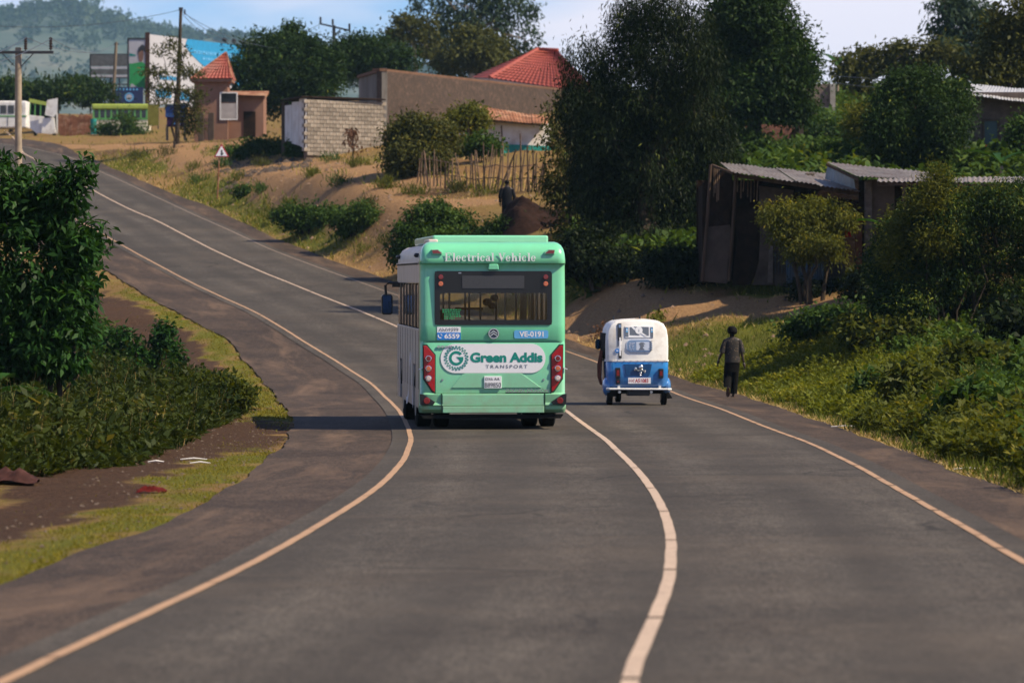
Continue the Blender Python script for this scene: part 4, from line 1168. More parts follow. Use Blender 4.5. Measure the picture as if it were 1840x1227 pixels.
def hand(name, parent, w, d, side, m, s=1.0):
    """palm, four bent fingers and a thumb hanging from wrist W"""
    w, d = Vector(w), Vector(d).normalized()
    f = Vector((side, .3, 0)).normalized()
    wd = d.cross(f).normalized()
    mb = MB()
    mb.tube([w, w + d * .03 * s, w + d * .085 * s], [.02 * s, .032 * s, .03 * s], 8)
    for k, (o_, L) in enumerate(((-.027, .062), (-.009, .075), (.009, .07), (.026, .055))):
        a = w + d * .08 * s + wd * o_ * s
        mb.tube([a, a + d * L * .55 * s + f * -side * .0, a + d * L * s - f * .02 * s], [.0095 * s, .009 * s, .006 * s], 6)
    a = w + d * .03 * s - wd * .03 * s
    mb.tube([a, a + (d * .6 - wd * .8) * .035 * s, a + (d * .9 - wd * .4) * .07 * s], [.011 * s, .01 * s, .007 * s], 6)
    return mb.build(name, m, parent, smooth=True)
wx = at(1316, 713, 93)
w_ = thing('person', (wx.x, 93.0, float(ZR(93)) - .01), 'barefoot looking woman in dark patterned top and wide black trousers walking on the shoulder', 'person', rz=rad(4))
w_['label'] = 'woman in dark patterned top and wide black trousers walking along the right shoulder'
PTS = [(0, 0, .86, (.13, .1)), (0, .005, 1.02, (.115, .085)), (0, .0, 1.18, (.13, .09)), (0, -.005, 1.27, (.1, .075)), (0, .01, 1.33, (.045, .045)), (-.005, .02, 1.385, (.052, .058)), (-.008, .03, 1.45, (.07, .082)), (-.008, .03, 1.52, (.06, .07)),
       (-.16, -.005, 1.25, (.05, .05)), (-.225, -.05, 1.02, (.038, .038)), (-.3, .06, .82, (.026, .026)),
       (.16, -.005, 1.25, (.05, .05)), (.2, -.03, 1.0, (.038, .038)), (.255, -.01, .76, (.026, .026)),
       (-.085, 0, .8, (.085, .085)), (-.1, .05, .46, (.058, .058)), (-.125, -.25, .2, (.035, .038)), (-.13, -.27, .13, (.032, .032)), (-.13, -.22, .05, (.024, .02)),
       (.085, 0, .8, (.085, .085)), (.055, .05, .44, (.058, .058)), (.03, .06, .09, (.036, .038)), (.03, .1, .035, (.034, .026)), (.03, .2, .022, (.026, .015))]
ED = [(0, 1), (1, 2), (2, 3), (3, 4), (4, 5), (5, 6), (6, 7), (3, 8), (8, 9), (9, 10), (3, 11), (11, 12), (12, 13), (0, 14), (14, 15), (15, 16), (16, 17), (17, 18), (0, 19), (19, 20), (20, 21), (21, 22), (22, 23)]
skin('body', PTS, ED, M['dark_skin'], w_)
def garment(name, rings, m, parent, n=18, wr=.012, sd=1):
    mb = MB(); rg = []
    for q, (cx, cy, z, rx, ry) in enumerate(rings):
        rg.append([(cx + rx * math.cos(2 * PI * k / n) * (1 + wr * 4 * math.sin(3 * k + q * 1.3 + sd)), cy + ry * math.sin(2 * PI * k / n) * (1 + wr * 4 * math.sin(2 * k + q + sd)), z) for k in range(n)])
    mb.loft(rg, cap=False)
    o = mb.build(name, m, parent, smooth='all')
    ss = o.modifiers.new('subdivision', 'SUBSURF'); ss.levels = ss.render_levels = 1
    return o
garment('shirt', [(0, 0, 1.33, .06, .05), (0, 0, 1.30, .12, .085), (0, -.005, 1.255, .185, .105), (0, -.005, 1.12, .172, .12), (0, 0, .96, .17, .125), (.0, 0, .84, .178, .135), (0, -.005, .76, .182, .14), (0, -.005, .755, .17, .13)], cloth_print(), w_)
for s, xs in ((-1, (-.16, -.19, -.235)), (1, (.16, .185, .212))):
    mb = MB(); mb.tube([(xs[0] * .85, -.005, 1.265), (xs[1], -.012, 1.14), (xs[2], -.02, .98)], [.062, .066, .07], 12, cap=False)
    mb.build('sleeve', bpy.data.materials['dark_printed_cotton'], w_, smooth=True)
M['black_cotton'] = mat('black_cotton', (.006, .0055, .006), .9, var=.4, scale=8)
garment('trousers', [(0, 0, .95, .15, .11), (0, 0, .8, .178, .128), (-.02, .0, .66, .17, .125), (-.03, .0, .56, .165, .12)], M['black_cotton'], w_)
garment('trouser_leg', [(-.07, 0, .75, .1, .11), (-.085, .03, .6, .1, .11), (-.105, .03, .44, .098, .1), (-.125, -.1, .31, .09, .09), (-.135, -.2, .22, .082, .08)], M['black_cotton'], w_)
garment('trouser_leg', [(.07, 0, .75, .1, .11), (.06, .03, .6, .1, .11), (.05, .04, .42, .092, .1), (.04, .05, .22, .082, .09), (.035, .055, .07, .078, .085)], M['black_cotton'], w_, sd=3)
hr_ = MB(); hr_.ball((-.005, .008, 1.482), (.112, .115, .098), 16, 10); hr_.ball((.02, -.06, 1.45), (.085, .06, .07), 12, 8); hr_.ball((-.03, -.03, 1.53), (.07, .07, .05), 12, 8)
hr_.build('hair', M['hair'], w_, smooth=True)
fc = MB(); fc.ball((-.06, .1, 1.445), (.018, .022, .02), 8, 6); fc.ball((-.05, .098, 1.41), (.02, .015, .012), 8, 6)
for s in (-1, 1): fc.ball((-.03 + s * .03, .105, 1.468), (.01, .008, .007), 8, 6)
fc.build('face', M['dark_skin'], w_, smooth=True)
MB().ball((-.082, .03, 1.44), (.01, .02, .03), 8, 6).ball((.07, .03, 1.44), (.01, .02, .03), 8, 6).build('ear', M['dark_skin'], w_, smooth=True)
hand('hand', w_, (-.3, .06, .82), (-.2, .25, -1), -1, M['dark_skin'])
hand('hand', w_, (.255, -.01, .76), (.2, .05, -1), 1, M['dark_skin'])
M['sandal'] = mat('brown_sandal', (.1, .06, .045), .8)
def sole(parent, c, tilt):
    p_ = [(.0 + .045 * math.sin(t) * (1.1 if math.cos(t) > 0 else .8), .125 * math.cos(t)) for t in np.linspace(0, 2 * PI, 14, endpoint=False)]
    o = MB().prism(p_, .016, 'Z', 0).build('sandal', M['sandal'], parent, loc=c)
    o.rotation_euler = (tilt, 0, 0)
    return o
sole(w_, (.03, .115, .0), 0)
sole(w_, (-.13, -.275, .11), rad(-66))

def standing(name, loc, label, top, legs, h=1.65, rz=0.0):
    p = thing(name, loc, label, 'person', rz=rz)
    k = h / 1.65
    V = [(0, 0, .9, (.14, .1)), (0, 0, 1.1, (.13, .1)), (0, 0, 1.3, (.14, .1)), (0, 0, 1.4, (.07, .06)), (0, .01, 1.46, (.05, .05)), (0, .02, 1.55, (.075, .085)), (0, .02, 1.62, (.06, .07)),
         (-.19, 0, 1.34, (.05, .05)), (-.25, -.02, 1.1, (.04, .04)), (-.22, .1, .9, (.03, .03)), (.19, 0, 1.34, (.05, .05)), (.25, -.02, 1.1, (.04, .04)), (.22, .1, .9, (.03, .03)),
         (-.09, 0, .82, (.085, .085)), (-.1, .02, .46, (.06, .06)), (-.1, 0, .08, (.04, .04)), (-.1, .13, .03, (.035, .025)), (.09, 0, .82, (.085, .085)), (.1, .02, .46, (.06, .06)), (.1, 0, .08, (.04, .04)), (.1, .13, .03, (.035, .025))]
    E = [(0, 1), (1, 2), (2, 3), (3, 4), (4, 5), (5, 6), (3, 7), (7, 8), (8, 9), (3, 10), (10, 11), (11, 12), (0, 13), (13, 14), (14, 15), (15, 16), (0, 17), (17, 18), (18, 19), (19, 20)]
    skin('body', [(x * k, y * k, z * k, (a * k, b * k)) for x, y, z, (a, b) in V], E, M['dark_skin'], p)
    garment('jacket', [(0, 0, 1.44 * k, .08, .07), (0, 0, 1.37 * k, .19, .11), (0, 0, 1.2 * k, .2, .135), (0, 0, 1.0 * k, .19, .135), (0, 0, .8 * k, .2, .14)], top, p)
    for s in (-1, 1):
        MB().tube([(s * .17, 0, 1.36 * k), (s * .255, -.02, 1.1 * k), (s * .23, .09, .92 * k)], [.07, .062, .05], 10, cap=False).build('sleeve', top, p, smooth=True)
        garment('trouser_leg', [(s * .08, 0, .86 * k, .1, .1), (s * .1, .02, .46 * k, .085, .085), (s * .1, 0, .08 * k, .075, .075)], legs, p)
        hand('hand', p, (s * .22, .1, .9 * k), (0, .3, -1), s, M['dark_skin'])
    MB().ball((0, .01, 1.59 * k), (.088, .1, .075), 12, 8).build('hair', M['hair'], p, smooth=True)
    f_ = MB(); f_.ball((0, .115, 1.54 * k), (.016, .02, .02), 8, 6); f_.ball((0, .105, 1.5 * k), (.024, .012, .01), 8, 6)
    f_.build('face', M['dark_skin'], p, smooth=True)
    return p
fp = foot(911, hit(911, 430).y + 3.4)
standing('person', (fp.x, fp.y, fp.z), 'man in a black jacket seen from behind, standing below the stick fence', mat('black_jacket', (.006, .007, .011), .7), M['black_cotton'], 1.68, rad(10))
# ------------------------------------------------------------------ buildings, walls, signs, poles
def brick_mat(name, a, b_, mortar, scale=1.0, rough=0.9):
    m, n, l, b = nt(name)
    v = objvec(n, l, (1, 1, 1))
    sx = n.new('ShaderNodeSeparateXYZ'); l.new(v, sx.inputs['Vector'])
    cx = n.new('ShaderNodeCombineXYZ')
    ad = n.new('ShaderNodeMath'); ad.operation = 'ADD'; l.new(sx.outputs['X'], ad.inputs[0]); l.new(sx.outputs['Y'], ad.inputs[1])
    l.new(ad.outputs['Value'], cx.inputs['X']); l.new(sx.outputs['Z'], cx.inputs['Y'])
    t = n.new('ShaderNodeTexBrick')
    t.inputs['Scale'].default_value = scale
    t.inputs['Brick Width'].default_value, t.inputs['Row Height'].default_value, t.inputs['Mortar Size'].default_value = .24, .085, .012
    t.inputs['Color1'].default_value, t.inputs['Color2'].default_value, t.inputs['Mortar'].default_value = (*a, 1), (*b_, 1), (*mortar, 1)
    l.new(cx.outputs['Vector'], t.inputs['Vector'])
    f = noise(n, l, v, .9, 7, .8, .35, .65)
    c = mixc(n, l, f, t.outputs['Color'], tuple(x * .5 for x in a))
    f3 = noise(n, l, v, 3.5, 6, .8, .5, .7)
    c = mixc(n, l, f3, c, tuple(min(1, x * 1.7) for x in a))
    l.new(c, b.inputs['Base Color']); b.inputs['Roughness'].default_value = rough
    bp = n.new('ShaderNodeBump'); bp.inputs['Strength'].default_value = .6; bp.inputs['Distance'].default_value = .03
    l.new(t.outputs['Fac'], bp.inputs['Height']); bp.invert = True
    l.new(bp.outputs['Normal'], b.inputs['Normal'])
    return m
M['block'] = mat('cement_block', (.37, .325, .275), .9, var=.35, scale=2, rnd=.25, bump=.4, dirt=(.2, .15, .11))
M['mortar'] = mat('mortar', (.16, .12, .09), .95)
M['mud_brick'] = brick_mat('mud_brick', (.085, .052, .036), (.062, .037, .026), (.035, .025, .019))
M['grey_brick'] = brick_mat('grey_brick', (.2, .15, .12), (.17, .125, .1), (.12, .1, .09))
M['red_brick'] = brick_mat('dark_red_brick', (.13, .045, .03), (.1, .035, .025), (.08, .05, .04))
M['red_tile'] = mat('red_roof_tile', (.3, .055, .035), .6, var=.3, scale=2, rnd=.1)
M['pink_wall'] = mat('dusty_pink_render', (.25, .14, .1), .9, var=.2, scale=1, dirt=(.24, .14, .1), bump=.2)
M['rust'] = mat('rusty_sheet', (.3, .13, .07), .8, var=.5, scale=2, dirt=(.5, .34, .22), dscale=1.2)
M['tin'] = mat('grey_tin_sheet', (.25, .22, .195), .6, .2, var=.4, scale=1.5, dirt=(.13, .06, .035), dscale=2.2, rnd=.12)
M['bluetin'] = mat('bluish_tin_sheet', (.2, .26, .3), .5, .3, var=.25)
M['mud'] = mat('dark_mud_daub', (.028, .016, .011), .95, var=.5, scale=4, bump=.8, bscale=14)
M['plaster'] = mat('stained_plaster', (.1, .075, .06), .9, var=.35, scale=2, dirt=(.045, .032, .025), bump=.4)
M['white_wall'] = mat('whitewash', (.72, .68, .64), .85, var=.12, scale=2, dirt=(.5, .42, .36))
M['turquoise'] = mat('turquoise_paint', (.03, .25, .22), .7, var=.25)
M['blue_door'] = mat('blue_sheet_paint', (.025, .07, .12), .55, var=.4, dirt=(.05, .05, .05), rnd=.15)
M['navy'] = mat('navy_print', (.008, .02, .09), .6)
M['bill_blue'] = mat('bright_blue_print', (.01, .24, .5), .55, var=.2)
M['bill_white'] = mat('pale_print', (.4, .4, .44), .6, var=.08)
M['bill_grey'] = mat('grey_panel', (.12, .125, .13), .7, var=.3)
M['green_cloth'] = mat('bright_green_print', (.02, .3, .08), .6)
M['yellow_green'] = mat('yellow_green_paint', (.36, .45, .07), .5, var=.2)
M['van_green'] = mat('leaf_green_paint', (.1, .32, .08), .5, var=.2)
M['stick'] = mat('dry_stick', (.2, .135, .09), .95, var=.5, scale=5, rnd=.4)
M['insulator'] = mat('brown_insulator', (.03, .018, .015), .3)

class Fr:
    """a local frame at a photo position and distance"""
    def __init__(s, px, py, d):
        s.o = at(px, py, d); s.d = d
    def p(s, px, py, dd=0.0): return at(px, py, s.d + dd) - s.o
    def x(s, px): return (px - 920) / FPX * s.d - s.o.x
    def z(s, py): return CAMZ + (HZ - py) / FPX * s.d - s.o.z
def wallbox(mb, a, b, z0a, z1a, z0b, z1b, t=.25):
    """upright wall from plan point a to b, its foot and top heights given at both ends"""
    a, b = Vector((a[0], a[1], 0)), Vector((b[0], b[1], 0))
    n_ = Vector((-(b - a).y, (b - a).x, 0)).normalized() * t
    vs = [(a.x, a.y, z0a), (b.x, b.y, z0b), (b.x, b.y, z1b), (a.x, a.y, z1a)]
    vs += [(v[0] + n_.x, v[1] + n_.y, v[2]) for v in vs]
    mb.add(vs, [(0, 1, 2, 3), (7, 6, 5, 4), (0, 4, 5, 1), (1, 5, 6, 2), (2, 6, 7, 3), (3, 7, 4, 0)])
    return mb
def sheet(A, B, C_, D, waves, amp=.02, nv=4, sag=0.0):
    """corrugated sheet: A-B along the eave, A-D up the slope"""
    A, B, C_, D = Vector(A), Vector(B), Vector(C_), Vector(D)
    nrm = (B - A).cross(D - A).normalized()
    if nrm.z < 0: nrm = -nrm
    mb = MB(); nu_ = waves * 4
    for j in range(nv + 1):
        v = j / nv
        for i in range(nu_ + 1):
            u = i / nu_
            p_ = (A * (1 - u) + B * u) * (1 - v) + (D * (1 - u) + C_ * u) * v
            mb.v.append(tuple(p_ + nrm * (amp * math.sin(2 * PI * u * waves) - sag * math.sin(PI * v))))
    for j in range(nv):
        for i in range(nu_):
            q = j * (nu_ + 1) + i
            mb.f.append((q, q + 1, q + nu_ + 2, q + nu_ + 1)); mb.m.append(0)
    return mb
def sheet_roof(parent, A, B, C_, D, n, m, rs, waves=6, name='roof_sheet', amp=.02):
    A, B, C_, D = Vector(A), Vector(B), Vector(C_), Vector(D)
    for k in range(n):
        u0, u1 = k / n, min(1.0, (k + 1.06) / n)
        l_ = Vector((0, rs.uniform(-.06, .06), rs.uniform(0, .02) + .008 * (k % 2)))
        s_ = sheet(A + (B - A) * u0 + l_, A + (B - A) * u1 + l_, D + (C_ - D) * u1 + l_, D + (C_ - D) * u0 + l_, waves, amp)
        s_.build(name, m, parent, smooth='all', fix=False)

# --- shop of cement blocks with a white sheet side
rs = random.Random(2)
F = Fr(550, 276, 205)
th = thing('block_store', F.o, 'small store of pale cement blocks with white metal sheets on its left side', 'building')
a, b_, c_ = (0, 0), (F.x(686), 3.2), (F.x(503), 4.2)
H0, H1 = F.z(177), F.z(177)
wb = MB(); wallbox(wb, (a[0], .10), (b_[0], b_[1] + .10), -.3, H0 - .05, -.3, H1 - .05, .2)
wl_ = wb.build('wall', M['mortar'], th)
bm_ = MB().box((0, 0, 0), (.372, .2, .168)).build('block', M['block'], wl_, bevel=0)
me_block = bm_.data; bpy.data.objects.remove(bm_)
L_ = math.hypot(b_[0], b_[1]); ang = math.atan2(b_[1], b_[0])
for r_ in range(14):
    z = .0 + r_ * .197 + .0
    if z + .1 > H0: break
    s_ = -.2 * (r_ % 2) + .2
    while s_ < L_ - .1:
        linked(me_block, 'block', wl_, (math.cos(ang) * s_, math.sin(ang) * s_ + .1 + rs.uniform(-.012, .012), z), (0, 0, ang + rs.uniform(-.01, .01)))
        s_ += .4
for k in range(3):
    u0, u1 = k / 3 + .01, (k + 1) / 3 - .01
    p0, p1 = (c_[0] * (1 - u0), c_[1] * (1 - u0)), (c_[0] * (1 - u1), c_[1] * (1 - u1))
    wallbox(MB(), p0, p1, F.z(262) + .35 - k * .15, H0 + .05 - .12 * (2 - k), F.z(262) + .3 - k * .25, H0 - .1 * (2 - k), .04).build('metal_sheet', M['white_wall'], th)
wallbox(MB(), c_, (c_[0] + .2, c_[1] + .3), 0, H0, 0, H0, .2).build('corner_post', M['plaster'], th)
rfm = MB(); rfm.add([(a[0] - .2, -.25, H0 + .04), (b_[0] + .1, b_[1] - .2, H1 + .02), (b_[0] - .6, b_[1] + 4, H1 + .25), (c_[0] - .2, c_[1] + 3, H0 + .2), (c_[0] - .2, c_[1] - .1, H0 + .02)], [(0, 1, 2, 3, 4)])
rfm.v += [(v[0], v[1], v[2] + .07) for v in rfm.v[:5]]; rfm.f += [(9, 8, 7, 6, 5)] + [(i, i + 5, (i + 1) % 5 + 5, (i + 1) % 5) for i in range(5)]; rfm.m += [0] * 6
rfm.build('roof', M['mud'], th)

# --- long mud brick building
F = Fr(686, 215, 222)
th = thing('brick_building', F.o, 'long windowless brown brick building with a grey rendered end', 'building')
z1, z2 = F.z(128), F.z(128)
c0, c1, c2 = (0, 0), (at(1010, 200, 243).x - F.o.x, 21.0), (F.x(636), 7.0)
wallbox(MB(), c0, c1, -1, z1, -1, z1 - .12, .3).build('long_wall', M['mud_brick'], th)
wallbox(MB(), c2, (c0[0] - .003, c0[1] + .003), -1, z1 - .06, -1, z1 - .02, .3).build('end_wall', mat('grey_render', (.22, .2, .18), .9, var=.4, scale=.7, stretch=(1, 1, .3), dirt=(.12, .1, .08)), th)
wallbox(MB(), (c0[0] - .1, c0[1] - .08), (c1[0], c1[1] - .08), z1 + .002, z1 + .14, z1 - .118, z1 + .02, .45).build('coping', mat('brown_coping', (.16, .09, .06), .9), th)
wallbox(MB(), (c2[0] - .1, c2[1] - .05), (c0[0] - .11, c0[1] - .05), z1 - .058, z1 + .1, z1 - .018, z1 + .14, .4).build('coping', bpy.data.materials['brown_coping'], th)
for k in range(6):
    u = (k + .5) / 6
    MB().bar((c0[0] + (c1[0] - c0[0]) * u, c0[1] + (c1[1] - c0[1]) * u + .0, z1 * .3), (c0[0] + (c1[0] - c0[0]) * u + .5, c0[1] + (c1[1] - c0[1]) * u + .5, z1 * .3), .02, .02).build('tie_rod', M['mud'], th)

# --- house with the red hipped roof
F = Fr(940, 215, 252)
th = thing('red_roofed_house', F.o, 'house with a bright red hipped tile roof rising behind the brown brick wall', 'house')
FL, BL_, FR_, BR_ = F.p(880, 142, 0), F.p(849, 141, 11), F.p(1080, 171, -2), F.p(1060, 160, 11)
R0, R1 = F.p(966, 92, 5), F.p(1003, 94, 4.5)
def tile_face(A, B, C_, D, rows, cols, lift=.06):
    mb = MB(); nrm = (B - A).cross(D - A).normalized()
    if nrm.z < 0: nrm = -nrm
    for r_ in range(rows):
        for c_ in range(cols):
            q = []
            for (du, dv, up) in ((0, 0, 1), (1, 0, 1), (1, 1.0, 0), (0, 1.0, 0)):
                u, v = (c_ + .06 + du * .88) / cols, (r_ + dv) / rows
                lo, hi = A + (B - A) * u, D + (C_ - D) * u
                q.append(lo + (hi - lo) * v + nrm * lift * (up + .15))
            m_ = (q[0] + q[1]) / 2 + nrm * lift * .9
            n_ = (q[2] + q[3]) / 2 + nrm * lift * .9
            mb.add([q[0], m_, q[1], q[2], n_, q[3]], [(0, 1, 4, 5), (1, 2, 3, 4)])
    return mb
rf = MB().add([FL, FR_, R1, R0], [(0, 1, 2, 3)]).add([FL, R0, BL_], [(0, 1, 2)]).add([FR_, BR_, R1], [(0, 1, 2)]).add([BL_, BR_, R1, R0], [(0, 1, 2, 3)]).build('roof', M['red_tile'], th)
t_ = tile_face(FL, FR_, R1, R0, 13, 24).build('roof_tiles', M['red_tile'], rf, fix=False); t_['kind'] = 'stuff'
t_ = tile_face(BL_, FL, R0, R0 + Vector((-.2, .1, 0)), 13, 12).build('roof_tiles', M['red_tile'], rf, fix=False); t_['kind'] = 'stuff'
MB().tube([FL + Vector((0, 0, .08)), R0 + Vector((0, 0, .1)), R1 + Vector((0, 0, .1))], .13, 8).build('ridge_cap', M['red_tile'], rf)
fz = MB(); fz.bar(FL - Vector((0, .05, .1)), FR_ - Vector((0, .05, .1)), .06, .24); fz.bar(BL_ - Vector((0, 0, .1)), FL - Vector((0, 0, .1)), .06, .24)
fz.build('fascia', mat('pale_fascia', (.5, .4, .34), .7), rf)
wallbox(MB(), (FL.x + .6, .8), (FR_.x - .6, .8), -1, FL.z - .1, -1, FR_.z - .1, 8).build('wall', M['pink_wall'], th)

# --- pink house with a little tower
F = Fr(380, 252, 243)
th = thing('pink_house', F.o, 'dusty pink house with a square corner tower under a pointed red roof', 'house', rz=0)
ev = F.z(146)
wb = MB().box(((F.x(349) + F.x(409)) / 2, 1.0, ev / 2 - .3), (F.x(409) - F.x(349), 2.0, ev + .6)).build('tower_wall', M['pink_wall'], th)
ap = Vector((F.x(404), 1.0, F.z(93)))
x0, x1 = F.x(342), F.x(418)
cor = [Vector((x0, -.4, ev + .12)), Vector((x1, -.4, ev + .12)), Vector((x1, 2.4, ev + .12)), Vector((x0, 2.4, ev + .12))]
tr = MB(); tr.add(cor + [ap], [(0, 1, 4), (1, 2, 4), (2, 3, 4), (3, 0, 4), (3, 2, 1, 0)])
trf = tr.build('tower_roof', M['red_tile'], th)
t_ = tile_face(cor[0], cor[1], ap + Vector((.05, 0, 0)), ap - Vector((.05, 0, 0)), 9, 11, .04).build('roof_tiles', M['red_tile'], trf, fix=False); t_['kind'] = 'stuff'
for k in range(4): MB().tube([cor[k], ap], .06, 6).build('hip_ridge', M['rust'], trf)
MB().box(((x0 + x1) / 2, 1.0, ev + .03), (x1 - x0 - .05, 2.7, .16)).build('eave_band', M['pink_wall'], th)
MB().box(((F.x(409.5) + F.x(472)) / 2, 2.2, F.z(172) / 2 - .3), (F.x(472) - F.x(409.5), 3.0, F.z(172) + .6)).build('wing_wall', M['pink_wall'], th)
rfw = MB().add([(F.x(405), .3, F.z(170)), (F.x(478), .3, F.z(172)), (F.x(476), 4.4, F.z(158)), (F.x(405), 4.4, F.z(158))], [(0, 1, 2, 3)])
rfw.add([(F.x(405), .3, F.z(170) - .1), (F.x(478), .3, F.z(172) - .1), (F.x(476), 4.4, F.z(158) - .1), (F.x(405), 4.4, F.z(158) - .1)], [(3, 2, 1, 0)]).build('wing_roof', M['rust'], th)
wn_ = MB().ring([(F.x(395), F.z(216)), (F.x(427), F.z(216)), (F.x(427), F.z(166)), (F.x(395), F.z(166))], [(F.x(397), F.z(214)), (F.x(425), F.z(214)), (F.x(425), F.z(168)), (F.x(397), F.z(168))], .08, 'Y', -.06)
for v in wn_.v: pass
wo = wn_.build('window', M['white_paint'], th)
MB().box((F.x(411), -.02, F.z(176)), (F.x(425) - F.x(397), .02, F.z(168) - F.z(184))).build('pane', M['dark_glass'], wo)
for k in range(7): MB().box((F.x(399 + k * 4), -.045, F.z(176)), (.025, .02, F.z(168) - F.z(184))).build('window_bar', M['dark_metal'], wo)
MB().box((F.x(411), -.03, F.z(200)), (F.x(425) - F.x(397), .03, F.z(186) - F.z(214))).build('shutter', mat('pale_shutter', (.4, .36, .34), .6), wo)
for px in (364, 382): MB().box((F.x(px), -1.2, F.z(206) / 2 - .1), (.32, .3, F.z(206) + .3)).build('gate_post', M['plaster'], th, bevel=.02)
for k in range(5): MB().box((F.x(367.5 + k * 3), -1.2, F.z(214) / 2), (.05, .03, F.z(214))).build('gate_bar', M['wood'], th)
MB().box((F.x(447), .68, F.z(226)), (.7, .05, 1.7)).build('door', M['mud'], th)

# --- white hut with rusted roof
F = Fr(875, 270, 184)
th = thing('white_hut', F.o, 'low whitewashed hut with a rusty sheet roof and turquoise footing', 'building')
wallbox(MB(), (0, 0), (F.x(990), .6), F.z(262), F.z(214), F.z(266), F.z(221), 2.6).build('wall', M['white_wall'], th)
wallbox(MB(), (F.x(900), -.03), (F.x(1004), .57), -.6, F.z(259), -.6, F.z(263), .03).build('footing', M['turquoise'], th)
sheet_roof(th, F.p(874, 215, -.5), F.p(984, 224, -.2), F.p(986, 211, 2.6), F.p(862, 192, 2.6), 4, M['rust'], rs, 5)
MB().bar(F.p(874, 217, -.35), F.p(984, 226, .0), .05, .08).build('eave_board', M['wood'], th)
MB().bar(F.p(903, 262, -.2), F.p(901, 226, -.1), .05, .05).build('corner_pole', M['stick'], th)
F = Fr(840, 242, 186)
tp = thing('blue_tarpaulin', F.o, 'thin strip of blue plastic sheeting stretched beside the white hut', 'tarpaulin')
sheet(F.p(812, 244), F.p(866, 238), F.p(866, 236, .8), F.p(812, 241, .8), 3, .02).build('sheeting', M['blue_print'], tp, smooth='all', fix=False)
for px in (815, 863): MB().tube([F.p(px, 275), F.p(px, 241)], .03, 6).build('pole', M['stick'], tp)

# --- billboards
F = Fr(266, 190, 345)
bb = thing('billboard', F.o, 'large white and blue billboard on the hilltop beside the pink house', 'billboard')
pr_, pl_ = at(441, 85, 363) - F.o, at(268, 62, 345) - F.o
zb0, zb1 = F.z(186), F.z(62)
def on_bb(u, v, off=-.03):
    """point on the slanting panel face, u along, v up"""
    p_ = Vector((pl_.x, 0, 0)).lerp(Vector((pr_.x, 18, 0)), u)
    return Vector((p_.x - .91 * off, p_.y + .41 * off, zb0 + (zb1 - zb0) * v))
wallbox(MB(), (pl_.x, 0), (pr_.x, 18), zb0, zb1, zb0, zb1, .35).build('panel', M['bill_white'], bb)
def bbp(name, uv, m, off=-.03): return MB().add([on_bb(u, v, off) for u, v in uv], [tuple(range(len(uv)))]).build(name, m, bb, fix=False)
bbp('blue_field', [(.38, 1), (.36, .9), (.42, .78), (.52, .66), (.66, .52), (.8, .42), (.93, .36), (1, .33), (1, 1)], M['bill_blue'])
rr = random.Random(7)
for v, u0, u1, h in ((.80, .45, .92, .05), (.72, .54, .9, .035), (.64, .62, .88, .03)):
    u = u0
    while u < u1:
        w = rr.uniform(.008, .02)
        bbp('print_stroke', [(u, v), (u + w, v), (u + w, v + h), (u, v + h)], M['sky_print'], -.06); u += w + .012
for u0, v, w, h in ((.1, .36, .2, .07), (.06, .1, .16, .13), (.27, .08, .12, .14), (.08, .25, .04, .04)):
    u = u0
    while u < u0 + w:
        g = rr.uniform(.012, .03); bbp('print_stroke', [(u, v), (u + g, v + .01), (u + g, v + h * rr.uniform(.6, 1)), (u, v + h)], M['bill_blue'], -.06); u += g + .008
MB().box((pl_.x - .14, .1, zb1 / 2 - 1.2), (.36, .5, zb1 + 2.7)).build('edge_post', mat('rusty_post', (.06, .03, .025), .8), bb)
for u in (.3, .62, .9):
    p_ = on_bb(u, 0, .9); MB().tube([(p_.x, p_.y, -3), (p_.x, p_.y, zb0 + 3)], .16, 8).build('support_post', M['dark_metal'], bb)
for u in (.74, .84, .93):
    p_ = on_bb(u, 1, -.3); MB().ball((p_.x, p_.y, p_.z + .3), (.22, .2, .2), 8, 6).tube([(p_.x, p_.y, p_.z + .2), (p_.x + .3, p_.y + .3, p_.z - .1)], .05, 6).build('flood_lamp', M['black'], bb)
F = Fr(246, 190, 352)
pb = thing('portrait_billboard', F.o, 'tall narrow poster board showing a person in green against a pale sky', 'billboard')
MB().box((F.x(246.5), .1, (F.z(72) + F.z(161)) / 2), (F.x(263) - F.x(232), .12, F.z(72) - F.z(161))).build('panel', M['bill_white'], pb)
k_ = lambda pts: [(F.x(a), F.z(b)) for a, b in pts]
MB().prism(k_([(232.5, 160), (261, 160), (261, 116), (256, 112), (246, 113), (236, 115), (232.5, 114)]), .01, 'Y', .02).build('green_print', M['green_cloth'], pb)
MB().prism(k_([(253 + 5 * math.cos(t), 99 + 13 * math.sin(t)) for t in np.linspace(0, 2 * PI, 14, endpoint=False)]), .01, 'Y', .02).build('face_print', mat('brown_print', (.2, .1, .07), .6), pb)
MB().prism(k_([(247, 98), (249, 86), (256, 80), (261, 84), (261, 96), (256, 90), (250, 94)]), .01, 'Y', .008).build('hair_print', M['black_print'], pb)
MB().prism(k_([(232.5, 160), (236, 150), (252, 160)]), .01, 'Y', .008).build('pale_print', M['bill_white'], pb)
MB().prism(k_([(233, 96), (244, 99), (244, 101), (233, 101)]), .01, 'Y', .02).build('teal_print', M['turquoise'], pb)
for a, b in ((230, 70), (263, 70)): MB().box((F.x(a), .1, F.z(b) / 2 - 1), (.14, .2, F.z(b) + 2)).build('post', M['dark_metal'], pb)
MB().box((F.x(246.5), .1, F.z(70)), (F.x(264) - F.x(229), .2, .14)).build('top_rail', M['dark_metal'], pb)
F = Fr(196, 190, 360)
gb = thing('grey_billboard', F.o, 'grey weathered billboard with pale stripes standing left of the portrait poster', 'billboard')
